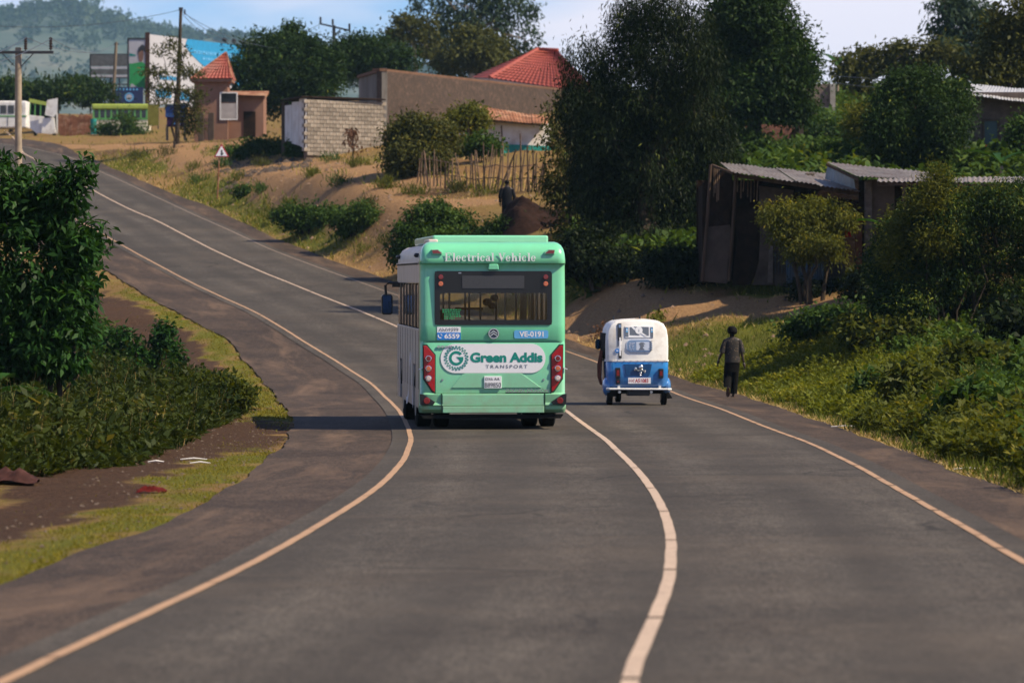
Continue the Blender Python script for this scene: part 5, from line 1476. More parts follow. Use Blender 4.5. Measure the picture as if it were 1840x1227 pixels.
for a, b, mm in ((99, 119, 'bill_grey'), (120, 124, 'bill_white'), (125, 134, 'bill_grey'), (135, 139, 'bill_white')):
    MB().box((F.x(196), .1, (F.z(a) + F.z(b)) / 2), (F.x(229) - F.x(163), .1, F.z(a) - F.z(b))).build('panel', M[mm], gb)
for a in (162, 180, 198, 214, 230): MB().box((F.x(a), .25, F.z(97) / 2 - 1), (.12, .12, F.z(97) + 2)).build('post', M['dark_metal'], gb)
for b in (98, 140, 152): MB().box((F.x(196), .18, F.z(b)), (F.x(230) - F.x(162), .08, .1)).build('rail', M['dark_metal'], gb)
MB().bar((F.x(163), .3, F.z(98)), (F.x(155), 2.5, F.z(160)), .1, .1).build('brace', M['dark_metal'], gb)
F = Fr(230, 195, 336)
nb = thing('navy_sign', F.o, 'navy blue signboard with a round white emblem under the portrait poster', 'sign')
MB().box((F.x(231), .1, F.z(172)), (F.x(257) - F.x(205), .12, F.z(157) - F.z(187))).build('panel', M['navy'], nb)
MB().ring([(F.x(232) + .36 * math.cos(k * PI / 10), F.z(175) + .36 * math.sin(k * PI / 10)) for k in range(20)], [(F.x(232) + .27 * math.cos(k * PI / 10), F.z(175) + .27 * math.sin(k * PI / 10)) for k in range(20)], .02, 'Y', .015).build('emblem_ring', M['sky_print'], nb)
MB().disc((F.x(232), F.z(175), .018), .24, .02).build('emblem', M['bill_white'], nb)
rr = random.Random(8)
for k in range(7): MB().box((F.x(210 + k * 6), .03, F.z(161)), (.12, .02, .16)).build('print_stroke', M['sky_print'], nb)
for a in (208, 254): MB().box((F.x(a), .2, F.z(187) / 2 - .5), (.12, .12, F.z(187) + 1.2)).build('post', M['dark_metal'], nb)

# --- derelict vehicles and stalls at the hilltop
F = Fr(0, 240, 312)
va = thing('parked_bus', F.o, 'white coach parked at the crest behind the concrete pole', 'bus')
MB().box((F.x(2), 1.2, F.z(206)), (F.x(47) - F.x(-45), 2.4, F.z(180) - F.z(229))).build('body', M['white_paint'], va, bevel=.12)
for k in range(6): MB().box((F.x(-36 + k * 14), -.01, F.z(197)), (F.x(11) - F.x(0), .03, F.z(189) - F.z(204))).build('window', M['dark_glass'], va)
MB().box((F.x(2), -.015, F.z(209)), (F.x(47) - F.x(-45), .02, .1)).build('trim_strip', M['van_green'], va)
for k in range(4): MB().box((F.x(-30 + k * 22), -.015, F.z(218)), (.03, .02, .7)).build('panel_joint', M['matte_black'], va)
for px in (-28, 32): wheel(va, F.x(px), .5, .45, .3, F.z(236))
F = Fr(78, 243, 306)
vb = thing('wrecked_minibus', F.o, 'wrecked white and pale green minibus with torn panels hanging off', 'minibus')
MB().prism([(F.x(a), F.z(b)) for a, b in ((53, 207), (79, 210), (74, 240), (66, 240), (54, 231))], .25, 'Y', 0).build('side_panel', M['white_paint'], vb, bevel=.02)
MB().prism([(F.x(a), F.z(b)) for a, b in ((78, 213), (98, 212), (101, 240), (92, 242), (75, 240))], .2, 'Y', -.3).build('torn_panel', M['white_paint'], vb, bevel=.02)
MB().prism([(F.x(a), F.z(b)) for a, b in ((86, 181), (105, 177), (104, 204), (97, 212), (82, 207))], .06, 'Y', -.5).build('hanging_panel', M['white_paint'], vb)
MB().prism([(F.x(a), F.z(b)) for a, b in ((52, 177), (85, 184), (84, 190), (52, 184))], 1.6, 'Y', .1).build('roof_rail', M['yellow_green'], vb)
for a in (53, 62, 72, 82): MB().bar((F.x(a), .15, F.z(208)), (F.x(a + 1), .15, F.z(186)), .08, .08).build('window_post', M['van_green'], vb)
MB().box((F.x(76), 1.4, F.z(208)), (F.x(100) - F.x(55), 2.0, F.z(188) - F.z(226))).build('cabin', M['matte_black'], vb)
MB().box((F.x(102), .2, F.z(222)), (.1, .1, 1.5)).build('bent_post', M['white_paint'], vb)
for px in (62, 96): wheel(vb, F.x(px), .7, .35, .2, F.z(246))
F = Fr(134, 250, 300)
fs = thing('sheet_fence', F.o, 'sagging fence of brown rusty sheets between the two old buses', 'fence')
for k in range(5): sheet(F.p(104 + k * 12.4, 244 + (k % 2) * 2), F.p(117 + k * 12.4, 245), F.p(117 + k * 12.2, 207 + (k % 3) * 2, .1), F.p(104.5 + k * 12.2, 206, .1), 4, .03).build('sheet_panel', M['rust'], fs, smooth='all', fix=False)
for k in range(4): MB().tube([F.p(105 + k * 20, 249, .15), F.p(105 + k * 20, 204, .15)], .05, 6).build('post', M['wood'], fs)
F = Fr(216, 243, 304)
vc = thing('green_bus', F.o, 'old white bus with yellow green roof and green window pillars sunk in weeds', 'bus')
MB().box((F.x(216), 1.25, F.z(226)), (F.x(266) - F.x(166), 2.5, F.z(213) - F.z(240))).build('body', mat('cream_paint', (.66, .6, .46), .5, var=.15), vc, bevel=.06)
MB().box((F.x(216), 1.25, F.z(192)), (F.x(267) - F.x(164), 2.55, F.z(187) - F.z(197))).build('roof', M['yellow_green'], vc, bevel=.1)
MB().box((F.x(216), 1.6, F.z(205)), (F.x(263) - F.x(169), 1.7, F.z(197) - F.z(214))).build('cabin', M['matte_black'], vc)
for k in range(10): MB().box((F.x(168 + k * 10.6), .1, F.z(205)), (.12, .12, F.z(197) - F.z(213.5))).build('window_pillar', M['van_green'], vc)
for k in range(9): MB().box((F.x(173.3 + k * 10.6), .12, F.z(205)), (F.x(9.8) - F.x(0), .02, F.z(199) - F.z(212))).build('window', M['dark_glass'], vc)
MB().box((F.x(216), -.01, F.z(214)), (F.x(266) - F.x(166), .03, .14)).build('trim_strip', M['van_green'], vc)
for px in (185, 245): wheel(vc, F.x(px), .3, .42, .25, F.z(248))
F = Fr(275, 230, 296)
ys_ = thing('olive_signboard', F.o, 'upright olive yellow metal panel standing at the tail of the old green bus', 'signboard')
MB().box((F.x(275), 0, F.z(207)), (F.x(285) - F.x(266), .12, F.z(188) - F.z(226))).build('board', mat('olive_yellow', (.2, .19, .04), .7, var=.3), ys_)
for px in (267, 284): MB().box((F.x(px), .1, F.z(207)), (.1, .1, F.z(186) - F.z(236))).build('post', M['wood'], ys_)
F = Fr(168, 250, 298)
tb = thing('teal_drum', F.o, 'teal metal drum standing between rusty fence and old green bus', 'drum')
MB().tube([(0, 0, 0), (0, 0, F.z(214))], .22, 12).build('barrel', M['turquoise'], tb)
for z in (.3, .8, 1.2): MB().tube([(0, 0, z), (0, 0, z + .05)], .24, 12).build('hoop', M['turquoise'], tb)
F = Fr(315, 248, 262)
ks = thing('blue_kiosk', F.o, 'small blue and purple roadside stall on wooden legs beside the thin tree', 'kiosk')
MB().box((F.x(315), .6, F.z(200)), (F.x(333) - F.x(297), 1.2, F.z(189) - F.z(211))).build('counter_box', mat('kiosk_blue', (.01, .06, .25), .6), ks, bevel=.02)
MB().box((F.x(315), .62, F.z(219)), (F.x(331) - F.x(300), 1.1, F.z(211.3) - F.z(228))).build('skirt', mat('kiosk_purple', (.05, .015, .06), .7), ks)
MB().box((F.x(315), .6, F.z(188)), (F.x(336) - F.x(294), 1.5, .06)).build('roof', M['bluetin'], ks)
MB().box((F.x(317), .55, F.z(222)), (.5, 1.02, .12)).build('label_board', M['sky_print'], ks)
for a in (299, 331):
    for y in (.1, 1.0): MB().box((F.x(a), y, F.z(228) / 2), (.08, .08, F.z(228) + .3)).build('leg', M['wood'], ks)

# --- triangular warning sign
h_ = hit(390, 362)
kk = h_.y / FPX
sg = thing('warning_sign', h_, 'white triangular road warning sign with red rim on a rusty pole', 'road sign', rz=rad(3))
MB().tube([(0, 0, -.1), (.1, .02, 82 * kk)], .035, 8).build('post', M['rust'], sg)
tc_ = (8 * kk, 87 * kk)
tri = lambda r: [(tc_[0] + r * math.sin(a), tc_[1] + r * math.cos(a)) for a in (0, 2 * PI / 3, 4 * PI / 3)]
sp = MB().prism(tri(16 * kk), .03, 'Y', -.06).build('sign_plate', M['lamp_red'], sg, bevel=.01)
MB().prism(tri(12 * kk), .006, 'Y', -.067).build('white_field', M['white_print'], sp)
x_, z_ = tc_
MB().prism([(x_ - .04, z_ - .12), (x_ + .05, z_ - .12), (x_ + .09, z_ - .02), (x_ + .03, z_ + .02), (x_ + .05, z_ + .1), (x_ + .0, z_ + .14), (x_ - .03, z_ + .08), (x_ - .02, z_ + .0)], .006, 'Y', -.072).build('symbol', M['black_print'], sp)

# --- power poles and lines
def insulator(parent, p_, h, r=.075):
    mb = MB(); n_ = 5
    pts, rr_ = [], []
    for k in range(n_ * 2 + 1):
        pts.append(p_ + Vector((0, 0, h * k / (n_ * 2)))); rr_.append(r if k % 2 else r * .55)
    mb.tube(pts, rr_, 10)
    mb.tube([p_ - Vector((0, 0, .1)), p_], .02, 6)
    return mb.build('insulator', M['insulator'], parent)
def wire(name, a, b, sag, label, group=None, r=.014):
    n_ = 24; pts = [a.lerp(b, k / n_) - Vector((0, 0, sag * 4 * (k / n_) * (1 - k / n_))) for k in range(n_ + 1)]
    mb = MB(); mb.tube([q - a for q in pts], r, 5)
    o = mb.build(name, M['black'], None, loc=a, smooth=True)
    return tag(o, label, 'power line', group)
F = Fr(33, 300, 150)
p1 = thing('utility_pole', Vector((F.o.x, 150, g1(F.o.x, 150))), 'round concrete power pole with a wooden crossarm rising behind the left bush', 'utility pole')
dz = F.o.z - p1.location.z
Z1 = lambda py: F.z(py) + dz
MB().tube([(0, 0, -.3), (0, 0, Z1(86))], [.15, .115], 14).build('shaft', mat('pale_concrete', (.36, .29, .215), .85, var=.3), p1, smooth=True)
MB().box((F.x(27), -.16, Z1(95)), (F.x(97) - F.x(-43), .1, .1)).build('crossarm', M['dark_metal'], p1)
for a in (-40, 47, 92): insulator(p1, Vector((F.x(a), -.16, Z1(90))), .44)
for s in (-1, 1): MB().bar((F.x(33) + s * .12, -.13, Z1(120)), (F.x(33 + s * 28), -.16, Z1(97)), .05, .03).build('brace', M['dark_metal'], p1)
top1 = [at(47, 68, 150), at(92, 70, 150), at(-40, 66, 150)]
F = Fr(318, 215, 235)
p2 = thing('utility_pole', Vector((F.o.x, 235, g1(F.o.x, 235))), 'tall thin dark wooden power pole between the big billboard and the pink house', 'utility pole')
dz = F.o.z - p2.location.z
MB().tube([(0, 0, -.3), (F.x(325) * .3, 0, 3), (F.x(325), 0, F.z(16) + dz)], [.15, .13, .085], 10).build('shaft', M['bark'], p2, smooth=True)
MB().tube([(F.x(325), 0, F.z(20) + dz), (F.x(325), 0, F.z(14) + dz)], .12, 8).build('cap', M['dark_metal'], p2)
ins = insulator(p2, Vector((F.x(332), 0, F.z(24) + dz)), .2, .06)
F = Fr(205, 180, 332)
p3 = thing('utility_pole', Vector((F.o.x, 332, g1(F.o.x, 332))), 'leaning brown wooden pole in front of the grey billboard', 'utility pole')
dz = F.o.z - p3.location.z
MB().tube([(F.x(201), 0, -.3), (F.x(209), 0, F.z(76) + dz)], [.16, .12], 10).build('shaft', M['wood'], p3, smooth=True)
MB().tube([(F.x(209) - .2, 0, F.z(80) + dz), (F.x(209) + .2, 0, F.z(80) + dz)], .05, 6).build('bracket', M['dark_metal'], p3)
F = Fr(600, 190, 300)
p4 = thing('utility_pole', Vector((F.o.x, 300, g1(F.o.x, 300))), 'dark power pole with three insulators on its arm above the round trees', 'utility pole')
dz = F.o.z - p4.location.z
MB().tube([(0, 0, -.3), (0, 0, F.z(46) + dz)], [.16, .12], 10).build('shaft', M['dark_metal'], p4, smooth=True)
MB().bar((F.x(574), -.1, F.z(43) + dz), (F.x(630), -.1, F.z(56) + dz), .12, .12).build('crossarm', M['dark_metal'], p4)
for a, b in ((576, 43), (598, 47), (628, 55)): insulator(p4, Vector((F.x(a), -.1, F.z(b) + dz + .05)), .42, .1)
MB().bar((0, -.05, F.z(66) + dz), (F.x(612), -.1, F.z(54) + dz), .1, .08).build('brace', M['dark_metal'], p4)
F = Fr(1291, 260, 172)
p5 = thing('utility_pole', Vector((F.o.x, 172, g1(F.o.x, 172))), 'slim pole with a bracket between the two big dark trees', 'utility pole')
dz = F.o.z - p5.location.z
MB().tube([(0, 0, -.3), (.05, 0, F.z(84) + dz)], [.12, .09], 10).build('shaft', M['pale_bark'], p5, smooth=True)
MB().bar((0, -.05, F.z(112) + dz), (F.x(1304), -.05, F.z(102) + dz), .05, .05).build('bracket', M['wood'], p5)
wire('power_line', at(325, 18, 235), at(-60, 43, 215), .5, 'single wire crossing the sky left of the tall thin pole')
for k, (x, y, s_) in enumerate(((470, 72, .8), (640, 55, 1.6), (455, 66, 1.0))):
    wire('power_line', at(328, 20 + k * 3, 235), at(x, y, 285), s_, ['middle wire falling right from the tall thin pole', 'highest wire running right from the tall thin pole towards the round trees', 'lowest wire falling right from the tall thin pole'][k], 'wires from the tall thin pole')
for k, q in enumerate(top1):
    wire('power_line', q, at(205 if k < 2 else -120, 80 if k < 2 else 120, 332 if k < 2 else 60), .6, ['wire from the inner insulator of the concrete pole', 'wire from the end insulator of the concrete pole', 'wire from the outer insulator of the concrete pole'][k], r=.012)
    if k < 2: wire('power_line', q, at(-260, 128 + 10 * k, 84), .4, ['wire falling left out of the picture from the inner insulator', 'wire falling left out of the picture from the end insulator'][k], r=.012)
for k, (y0, y1) in enumerate(((92, 108), (98, 128))):
    wire('power_line', at(1292, y0, 172), at(1700, y1 + 30, 190), .5, ['upper wire from the slim pole towards the right trees', 'lower wire from the slim pole towards the right trees'][k])
for k, y in enumerate((46, 60)): wire('power_line', at(576, y - 3, 300), at(400, 84 + k * 12, 330), .6, ['higher wire running left from the three insulators', 'lower wire running left from the three insulators'][k], r=.016)

# --- fence of sticks
rs = random.Random(11)
fc = thing('stick_fence', hit(860, 338), 'rough garden fence of upright dry sticks and poles', 'fence')
o_ = fc.location
sm = []
for k in range(4):
    mb = MB(); b = rs.uniform(-.06, .06)
    mb.tube([(0, 0, -.15), (b, rs.uniform(-.05, .05), .5), (b * .3, 0, 1)], [.032, .028, .018], 6)
    q = mb.build('stake', M['stick'], None); sm.append(q.data); bpy.data.objects.remove(q)
px = 750.0; sk_n = 0
while px < 974:
    u = (px - 750) / 224
    base_row = 322 + 26 * u + rs.uniform(-3, 3)
    h_ = foot(px, 166 - 8 * u + rs.uniform(-.5, .5))
    H_ = (rs.uniform(.9, 1.5) if px < 855 else rs.uniform(1.2, 1.9))
    if rs.random() < .12: H_ *= 1.35
    linked(sm[rs.randrange(4)], 'stake', fc, h_ - o_, (rs.gauss(0, .06), rs.gauss(0, .08 if px < 860 or px > 900 else .2), rs.uniform(0, 6)), (rs.uniform(.8, 1.5), rs.uniform(.8, 1.5), H_))
    px += rs.uniform(2.2, 6.5) if px > 855 else rs.uniform(4, 9)
for z in (.5, 1.0):
    mb = MB(); pts = []
    for k in range(12):
        u = k / 11; f_ = foot(752 + 220 * u, 166 - 8 * u)
        pts.append(f_ - o_ + Vector((0, .05, z + rs.uniform(-.05, .05))))
    mb.tube(pts, .018, 5); mb.build('rail', M['stick'], fc)

M['old_wood'] = mat('dark_old_wood', (.1, .065, .045), .95, var=.5, scale=6, stretch=(1, 1, .15), bump=.4)  # darker brown than the other weathered wood
M['old_concrete'] = mat('stained_concrete', (.16, .13, .105), .9, var=.4, scale=3, dirt=(.07, .05, .04), bump=.3)
# --- decayed hut with tin roof on the right
rs = random.Random(3)
F = Fr(1300, 505, 121)
ht = thing('mud_hut', F.o, 'crumbling mud and stick hut under a grey corrugated roof', 'hut')
sheet_roof(ht, F.p(1315, 310, -1.4), F.p(1546, 345, -1.6), F.p(1494, 314, 3.2), F.p(1294, 293, 3.2), 6, M['tin'], rs, 5)
MB().bar(F.p(1280, 297, 1.0), F.p(1318, 312, -1.2), .06, .06).build('rafter', M['old_wood'], ht)
MB().bar(F.p(1318, 315, -1.0), F.p(1543, 349, -1.2), .08, .1).build('eave_beam', M['old_wood'], ht)
for k in range(6): MB().bar(F.p(1325 + k * 40, 316 + k * 6, -1.15), F.p(1305 + k * 36, 299 + k * 3.4, 3.0), .05, .07).build('rafter', M['old_wood'], ht)
def hp(name, pts, y, h, m, bevel=0.0): return MB().prism([(F.x(a), F.z(b)) for a, b in pts], h, 'Y', y).build(name, m, ht, bevel=bevel)
hp('left_wall', [(1262, 470), (1272, 400), (1276, 330), (1279, 300), (1316, 314), (1314, 372), (1308, 412), (1268, 412)], .0, .14, M['mud'])
hp('plaster_panel', [(1260, 505), (1262, 455), (1270, 408), (1312, 404), (1316, 430), (1308, 470), (1306, 510)], -.03, .12, M['plaster'])
for a, b, c, d in ((1277, 296, 1262, 505), (1322, 312, 1310, 505)):
    MB().tube([F.p(c, d, -.12), F.p((a + c) / 2 + 1, (b + d) / 2, -.12), F.p(a, b, -.12)], [.055, .05, .045], 8).build('wall_post', M['old_wood'], ht)
for k in range(11):
    a = 1283 + k * 3.2 if k < 4 else 1326 + (k - 4) * 6
    MB().tube([F.p(a, 300 + (a - 1280) * .2 + 2, -.05), F.p(a - 2 + rs.uniform(-2, 2), 350 + rs.uniform(-6, 16), -.03)], .018, 6).build('wall_stick', M['stick'], ht)
hp('daub_edge', [(1316, 512), (1320, 470), (1326, 430), (1320, 400), (1324, 372), (1366, 365), (1372, 410), (1358, 450), (1364, 480), (1350, 512)], .12, .1, M['mud'])
hp('pier', [(1352, 512), (1364, 470), (1366, 420), (1364, 334), (1426, 342), (1424, 360), (1392, 362), (1390, 512)], -.02, .16, M['plaster'])
hp('corner_post', [(1379, 508), (1384, 400), (1389, 400), (1388, 508)], -.09, .08, M['old_concrete'])
hp('brick_infill', [(1391, 514), (1391, 400), (1417, 400), (1417, 514)], .03, .12, M['plaster'])
for k in range(4): hp('window_bar', [(1392 + k * 6, 492), (1392 + k * 6, 452), (1394 + k * 6, 452), (1394 + k * 6, 492)], -.02, .03, M['dark_metal'])
for k in range(5):
    a = 1413 + k * 13.4
    sheet(F.p(a, 532 + (k % 2) * 4, -.12), F.p(a + 13.6, 532, -.12), F.p(a + 13.6, 436, -.12), F.p(a, 434, -.12), 3, .018).build('door_sheet', M['blue_door'], ht, smooth='all', fix=False)
gt = hp('gate_frame', [(1480, 512), (1480, 424), (1518, 424), (1518, 512)], .06, .03, M['plaster'])
for k in range(9): hp('gate_bar', [(1481 + k * 4.4, 512), (1481 + k * 4.4, 418), (1483 + k * 4.4, 418), (1483 + k * 4.4, 512)], -.06, .03, M['dark_metal'])
hp('front_wall', [(1424, 436), (1424, 350), (1548, 360), (1548, 420), (1519, 420), (1519, 422), (1480, 422), (1480, 434)], .05, .15, M['mud'])
MB().box((F.x(1416), 3.0, F.z(430)), (F.x(1575) - F.x(1262), .15, F.z(320) - F.z(540))).build('back_wall', M['mud'], ht)
MB().box((F.x(1266), 1.5, F.z(420)), (.12, 2.8, F.z(335) - F.z(510))).build('side_wall', M['mud'], ht)
hp('door_jamb', [(1537, 520), (1539, 392), (1549, 392), (1548, 520)], -.05, .12, mat('orange_brown_board', (.16, .06, .03), .8))
MB().box(F.p(1455, 318, 2.0), (.28, .28, .22)).build('roof_stone', M['old_concrete'], ht, bevel=.03)
rc = F.p(1524, 412, -.25) + F.o
rd_ = MB()
for k in range(6):
    rd_.v += [(-.12 + k * .045, .03 * math.sin(k * 2.1), .22), (-.1 + k * .04, .05 * math.sin(k * 1.7), -.02), (-.09 + k * .036, .04 * math.sin(k * 2.6), -.24 + .03 * (k % 2))]
for k in range(5):
    for j in range(2): rd_.f.append((k * 3 + j, k * 3 + j + 1, k * 3 + j + 4, k * 3 + j + 3)); rd_.m.append(0)
tag(rd_.build('red_cloth', mat('red_cloth', (.55, .012, .01), .8), None, loc=rc, smooth='all', fix=False), 'bright red cloth hanging beside the hut gate', 'cloth')

F = Fr(1560, 515, 118)
h2 = thing('tin_roofed_hut', F.o, 'second grey hut with corrugated roof, half hidden by the right bushes', 'hut')
sheet_roof(h2, F.p(1540, 318, -1.0), F.p(1712, 326, -1.0), F.p(1690, 312, 3.6), F.p(1486, 293, 3.6), 5, M['tin'], rs, 5)
sheet(F.p(1482, 322, 3.4), F.p(1537, 340, .2), F.p(1534, 318, .2), F.p(1487, 297, 3.4), 6, .02).build('gable_sheet', M['bluetin'], h2, smooth='all', fix=False)
MB().bar(F.p(1486, 296, 3.5), F.p(1541, 322, -.9), .06, .08).build('verge_board', M['old_wood'], h2)
MB().box((F.x(1584), .2, F.z(420)), (F.x(1608) - F.x(1560), .16, F.z(325) - F.z(520))).build('wall', M['plaster'], h2)
MB().box((F.x(1560), .0, F.z(425)), (.2, .22, F.z(325) - F.z(525))).build('corner_pillar', M['old_concrete'], h2, bevel=.02)
MB().box((F.x(1680), .4, F.z(420)), (F.x(1740) - F.x(1630), .16, F.z(326) - F.z(520))).build('wall', M['mud'], h2)
MB().box((F.x(1650), 3.2, F.z(420)), (F.x(1740) - F.x(1560), .16, F.z(318) - F.z(520))).build('back_wall', M['mud'], h2)
F = Fr(1720, 500, 113)
h3 = thing('tin_awning', F.o, 'long thin tin awning edge running right behind the tall bushes', 'awning')
sheet_roof(h3, F.p(1576, 327, -1.0), F.p(1900, 331, -1.0), F.p(1900, 318, 2.4), F.p(1578, 322, 2.4), 6, M['tin'], rs, 6)
MB().bar(F.p(1577, 331, -.9), F.p(1900, 334, -.9), .06, .06).build('eave_beam', M['old_wood'], h3)
for a in (1625, 1760, 1880): MB().tube([F.p(a, 520, -.8), F.p(a, 332, -.8)], .06, 8).build('post', M['old_wood'], h3)

# --- upper house on the right
F = Fr(1800, 318, 150)
uh = thing('upper_house', F.o, 'dark rendered house with tin roof high on the right among trees', 'house')
MB().box((F.x(1808), 1.6, F.z(245)), (F.x(1880) - F.x(1737), 3.2, F.z(172) - F.z(330))).build('wall', mat('grey_brown_render', (.13, .1, .085), .9, var=.3, dirt=(.08, .06, .05)), uh)
MB().box((F.x(1739), -.08, F.z(248)), (.16, .16, F.z(180) - F.z(318))).build('corner_post', M['concrete'], uh)
sheet_roof(uh, F.p(1727, 170, -1.0), F.p(1890, 190, -1.0), F.p(1890, 165, 4), F.p(1745, 152, 4), 5, mat('bright_tin', (.55, .54, .53), .4, .4, var=.15), rs, 6)
wo = MB().ring([(F.x(1765), F.z(264)), (F.x(1796), F.z(264)), (F.x(1796), F.z(214)), (F.x(1765), F.z(214))], [(F.x(1769), F.z(260)), (F.x(1792), F.z(260)), (F.x(1792), F.z(218)), (F.x(1769), F.z(218))], .1, 'Y', -.06).build('window', M['plaster'], uh)
MB().box((F.x(1780.5), .0, F.z(239)), (F.x(1792) - F.x(1769), .03, F.z(218) - F.z(260))).build('shutter', mat('teal_shutter', (.02, .06, .06), .5), wo)
cln = MB(); cln.tube([F.p(1745, 258, -1.2), F.p(1790, 264, -1.2), F.p(1850, 258, -1.2)], .008, 5)
co = cln.build('clothes_line', M['black'], None, loc=F.o); tag(co, 'thin washing line in front of the upper house', 'washing line')
def wash(px, w, h, col, label):
    mb = MB(); W = w * F.d / FPX; Hh = h * F.d / FPX
    for k in range(5): mb.v += [(-W / 2 + k * W / 4, .02 * math.sin(k * 2), 0), (-W / 2 + k * W / 4, .04 * math.sin(k * 1.4), -Hh * .5), (-W / 2 + k * W / 4 * .97, .03 * math.sin(k * 2.2), -Hh)]
    for k in range(4):
        for j in range(2): mb.f.append((k * 3 + j, k * 3 + j + 1, k * 3 + j + 4, k * 3 + j + 3)); mb.m.append(0)
    tag(mb.build('washing', mat('washing_' + label.split()[0], col, .85), None, loc=F.o + F.p(px, 261, -1.2), smooth='all', fix=False), label, 'clothes')
wash(1771, 10, 12, (.7, .16, .04), 'orange garment hanging on the washing line of the upper house')
wash(1792, 16, 12, (.2, .24, .3), 'pale blue garment hanging on the washing line of the upper house')
wash(1813, 8, 10, (.3, .01, .01), 'dark red garment hanging on the washing line of the upper house')
wash(1756, 12, 10, (.03, .05, .08), 'dark navy garment hanging on the washing line of the upper house')

# --- grey block house and red brick wall behind the trees
F = Fr(1470, 230, 205)
gh = thing('grey_brick_house', F.o, 'flat topped grey brown brick house with a concrete band, between the dark trees', 'building')
MB().box((F.x(1459), 2.5, F.z(192)), (F.x(1496) - F.x(1422), 5, F.z(154) - F.z(235))).build('wall', M['grey_brick'], gh)
MB().box((F.x(1460), 2.5, F.z(196)), (F.x(1499) - F.x(1420), 5.06, .2)).build('concrete_band', M['concrete'], gh)
MB().box((F.x(1496), -.02, F.z(192)), (.26, .26, F.z(153) - F.z(235))).build('corner_pillar', M['concrete'], gh)
sheet_roof(gh, F.p(1498, 211, -.5), F.p(1526, 215, -.5), F.p(1524, 207, 2), F.p(1498, 204, 2), 2, M['bluetin'], rs, 4)
F = Fr(1395, 285, 176)
rw_ = thing('brick_wall', F.o, 'dark red brick wall with greenery on top behind the mud hut', 'wall')
wallbox(MB(), (F.x(1340), 0), (F.x(1442), .8), -.5, F.z(222), -.5, F.z(226), .3).build('brickwork', M['red_brick'], rw_)
MB().box((F.x(1441), .7, F.z(255)), (.2, .4, F.z(225) - F.z(290))).build('end_pier', M['plaster'], rw_)

# --- mound of dark earth behind the bus
hm = hit(920, 428)
rs_ = np.random.RandomState(5)
nu_, nv_ = 48, 20
mv, mf = [], []
for j in range(nv_ + 1):
    for i in range(nu_):
        a, r_ = 2 * PI * i / nu_, j / nv_
        x, y = 2.5 * r_ * math.cos(a), 2.4 * r_ * math.sin(a)
        h = 1.0 * (1 - r_ ** 2.4) ** 1.1 * (1 + .25 * math.sin(x * 3.1 + 1) + .12 * math.sin(x * 7 + y * 5)) + .06 * math.sin(x * 13) * math.sin(y * 11)
        mv.append((x, y, h * 1.0 - .12 + g1(hm.x + x, hm.y + y) - hm.z))
for j in range(nv_):
    for i in range(nu_): mf.append((j * nu_ + i, j * nu_ + (i + 1) % nu_, (j + 1) * nu_ + (i + 1) % nu_, (j + 1) * nu_ + i))
mo = np_mesh('earth_mound', mv, mf, mat('dark_earth', (.03, .015, .011), .95, var=.5, scale=4, bump=1, bscale=9), smooth=True)
mo.location = hm
tag(mo, 'heap of dark brown earth in front of the man in black', 'earth heap')
# ------------------------------------------------------------------ vegetation
RN = np.random.RandomState(21)
def unit(v): return v / np.maximum(np.linalg.norm(v, axis=1, keepdims=True), 1e-9)
def leaf_quads(P_, A, N_, L, W, fold=0.18):
    """one four-cornered leaf per point: P_ base, A axis, N_ rough normal, L length, W width"""
    A = unit(A); B = unit(np.cross(A, N_)); Nn = np.cross(B, A)
    L, W = L[:, None], W[:, None]
    mid = P_ + A * L * 0.45
    V = np.stack([P_, mid + B * W * .5 + Nn * W * fold, P_ + A * L - Nn * L * .12, mid - B * W * .5 + Nn * W * fold], 1)
    return V.reshape(-1, 3)
def quad_faces(n): return np.arange(n * 4).reshape(n, 4)
GREENS = {
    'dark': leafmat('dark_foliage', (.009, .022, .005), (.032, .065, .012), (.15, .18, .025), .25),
    'deep': leafmat('deep_foliage', (.005, .01, .003), (.017, .03, .007), (.12, .14, .022), .2),  # dark tones lowered for crown shade, last tone raised for lit leaves
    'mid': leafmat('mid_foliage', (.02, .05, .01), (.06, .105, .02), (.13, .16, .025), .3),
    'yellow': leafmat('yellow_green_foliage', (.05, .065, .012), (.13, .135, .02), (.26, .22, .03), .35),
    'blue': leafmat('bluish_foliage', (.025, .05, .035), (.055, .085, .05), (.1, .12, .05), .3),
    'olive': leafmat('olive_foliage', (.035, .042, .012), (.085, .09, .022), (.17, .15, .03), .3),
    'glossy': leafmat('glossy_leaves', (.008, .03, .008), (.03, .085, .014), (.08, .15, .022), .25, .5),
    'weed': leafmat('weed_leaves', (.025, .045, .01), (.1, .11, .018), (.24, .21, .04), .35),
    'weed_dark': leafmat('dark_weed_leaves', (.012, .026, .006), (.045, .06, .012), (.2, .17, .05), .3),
    'weed_yellow': leafmat('yellow_weed_leaves', (.05, .075, .01), (.14, .155, .018), (.29, .25, .04), .35),  # brighter, yellower leaf tones than the other weeds
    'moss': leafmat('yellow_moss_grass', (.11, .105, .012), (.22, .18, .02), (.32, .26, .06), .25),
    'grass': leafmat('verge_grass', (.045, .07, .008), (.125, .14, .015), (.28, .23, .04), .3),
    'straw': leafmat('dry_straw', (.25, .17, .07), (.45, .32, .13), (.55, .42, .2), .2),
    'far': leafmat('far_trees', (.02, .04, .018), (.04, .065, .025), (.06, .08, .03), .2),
    'dead': leafmat('withered_leaves', (.1, .05, .03), (.16, .08, .05), None, .2),
}
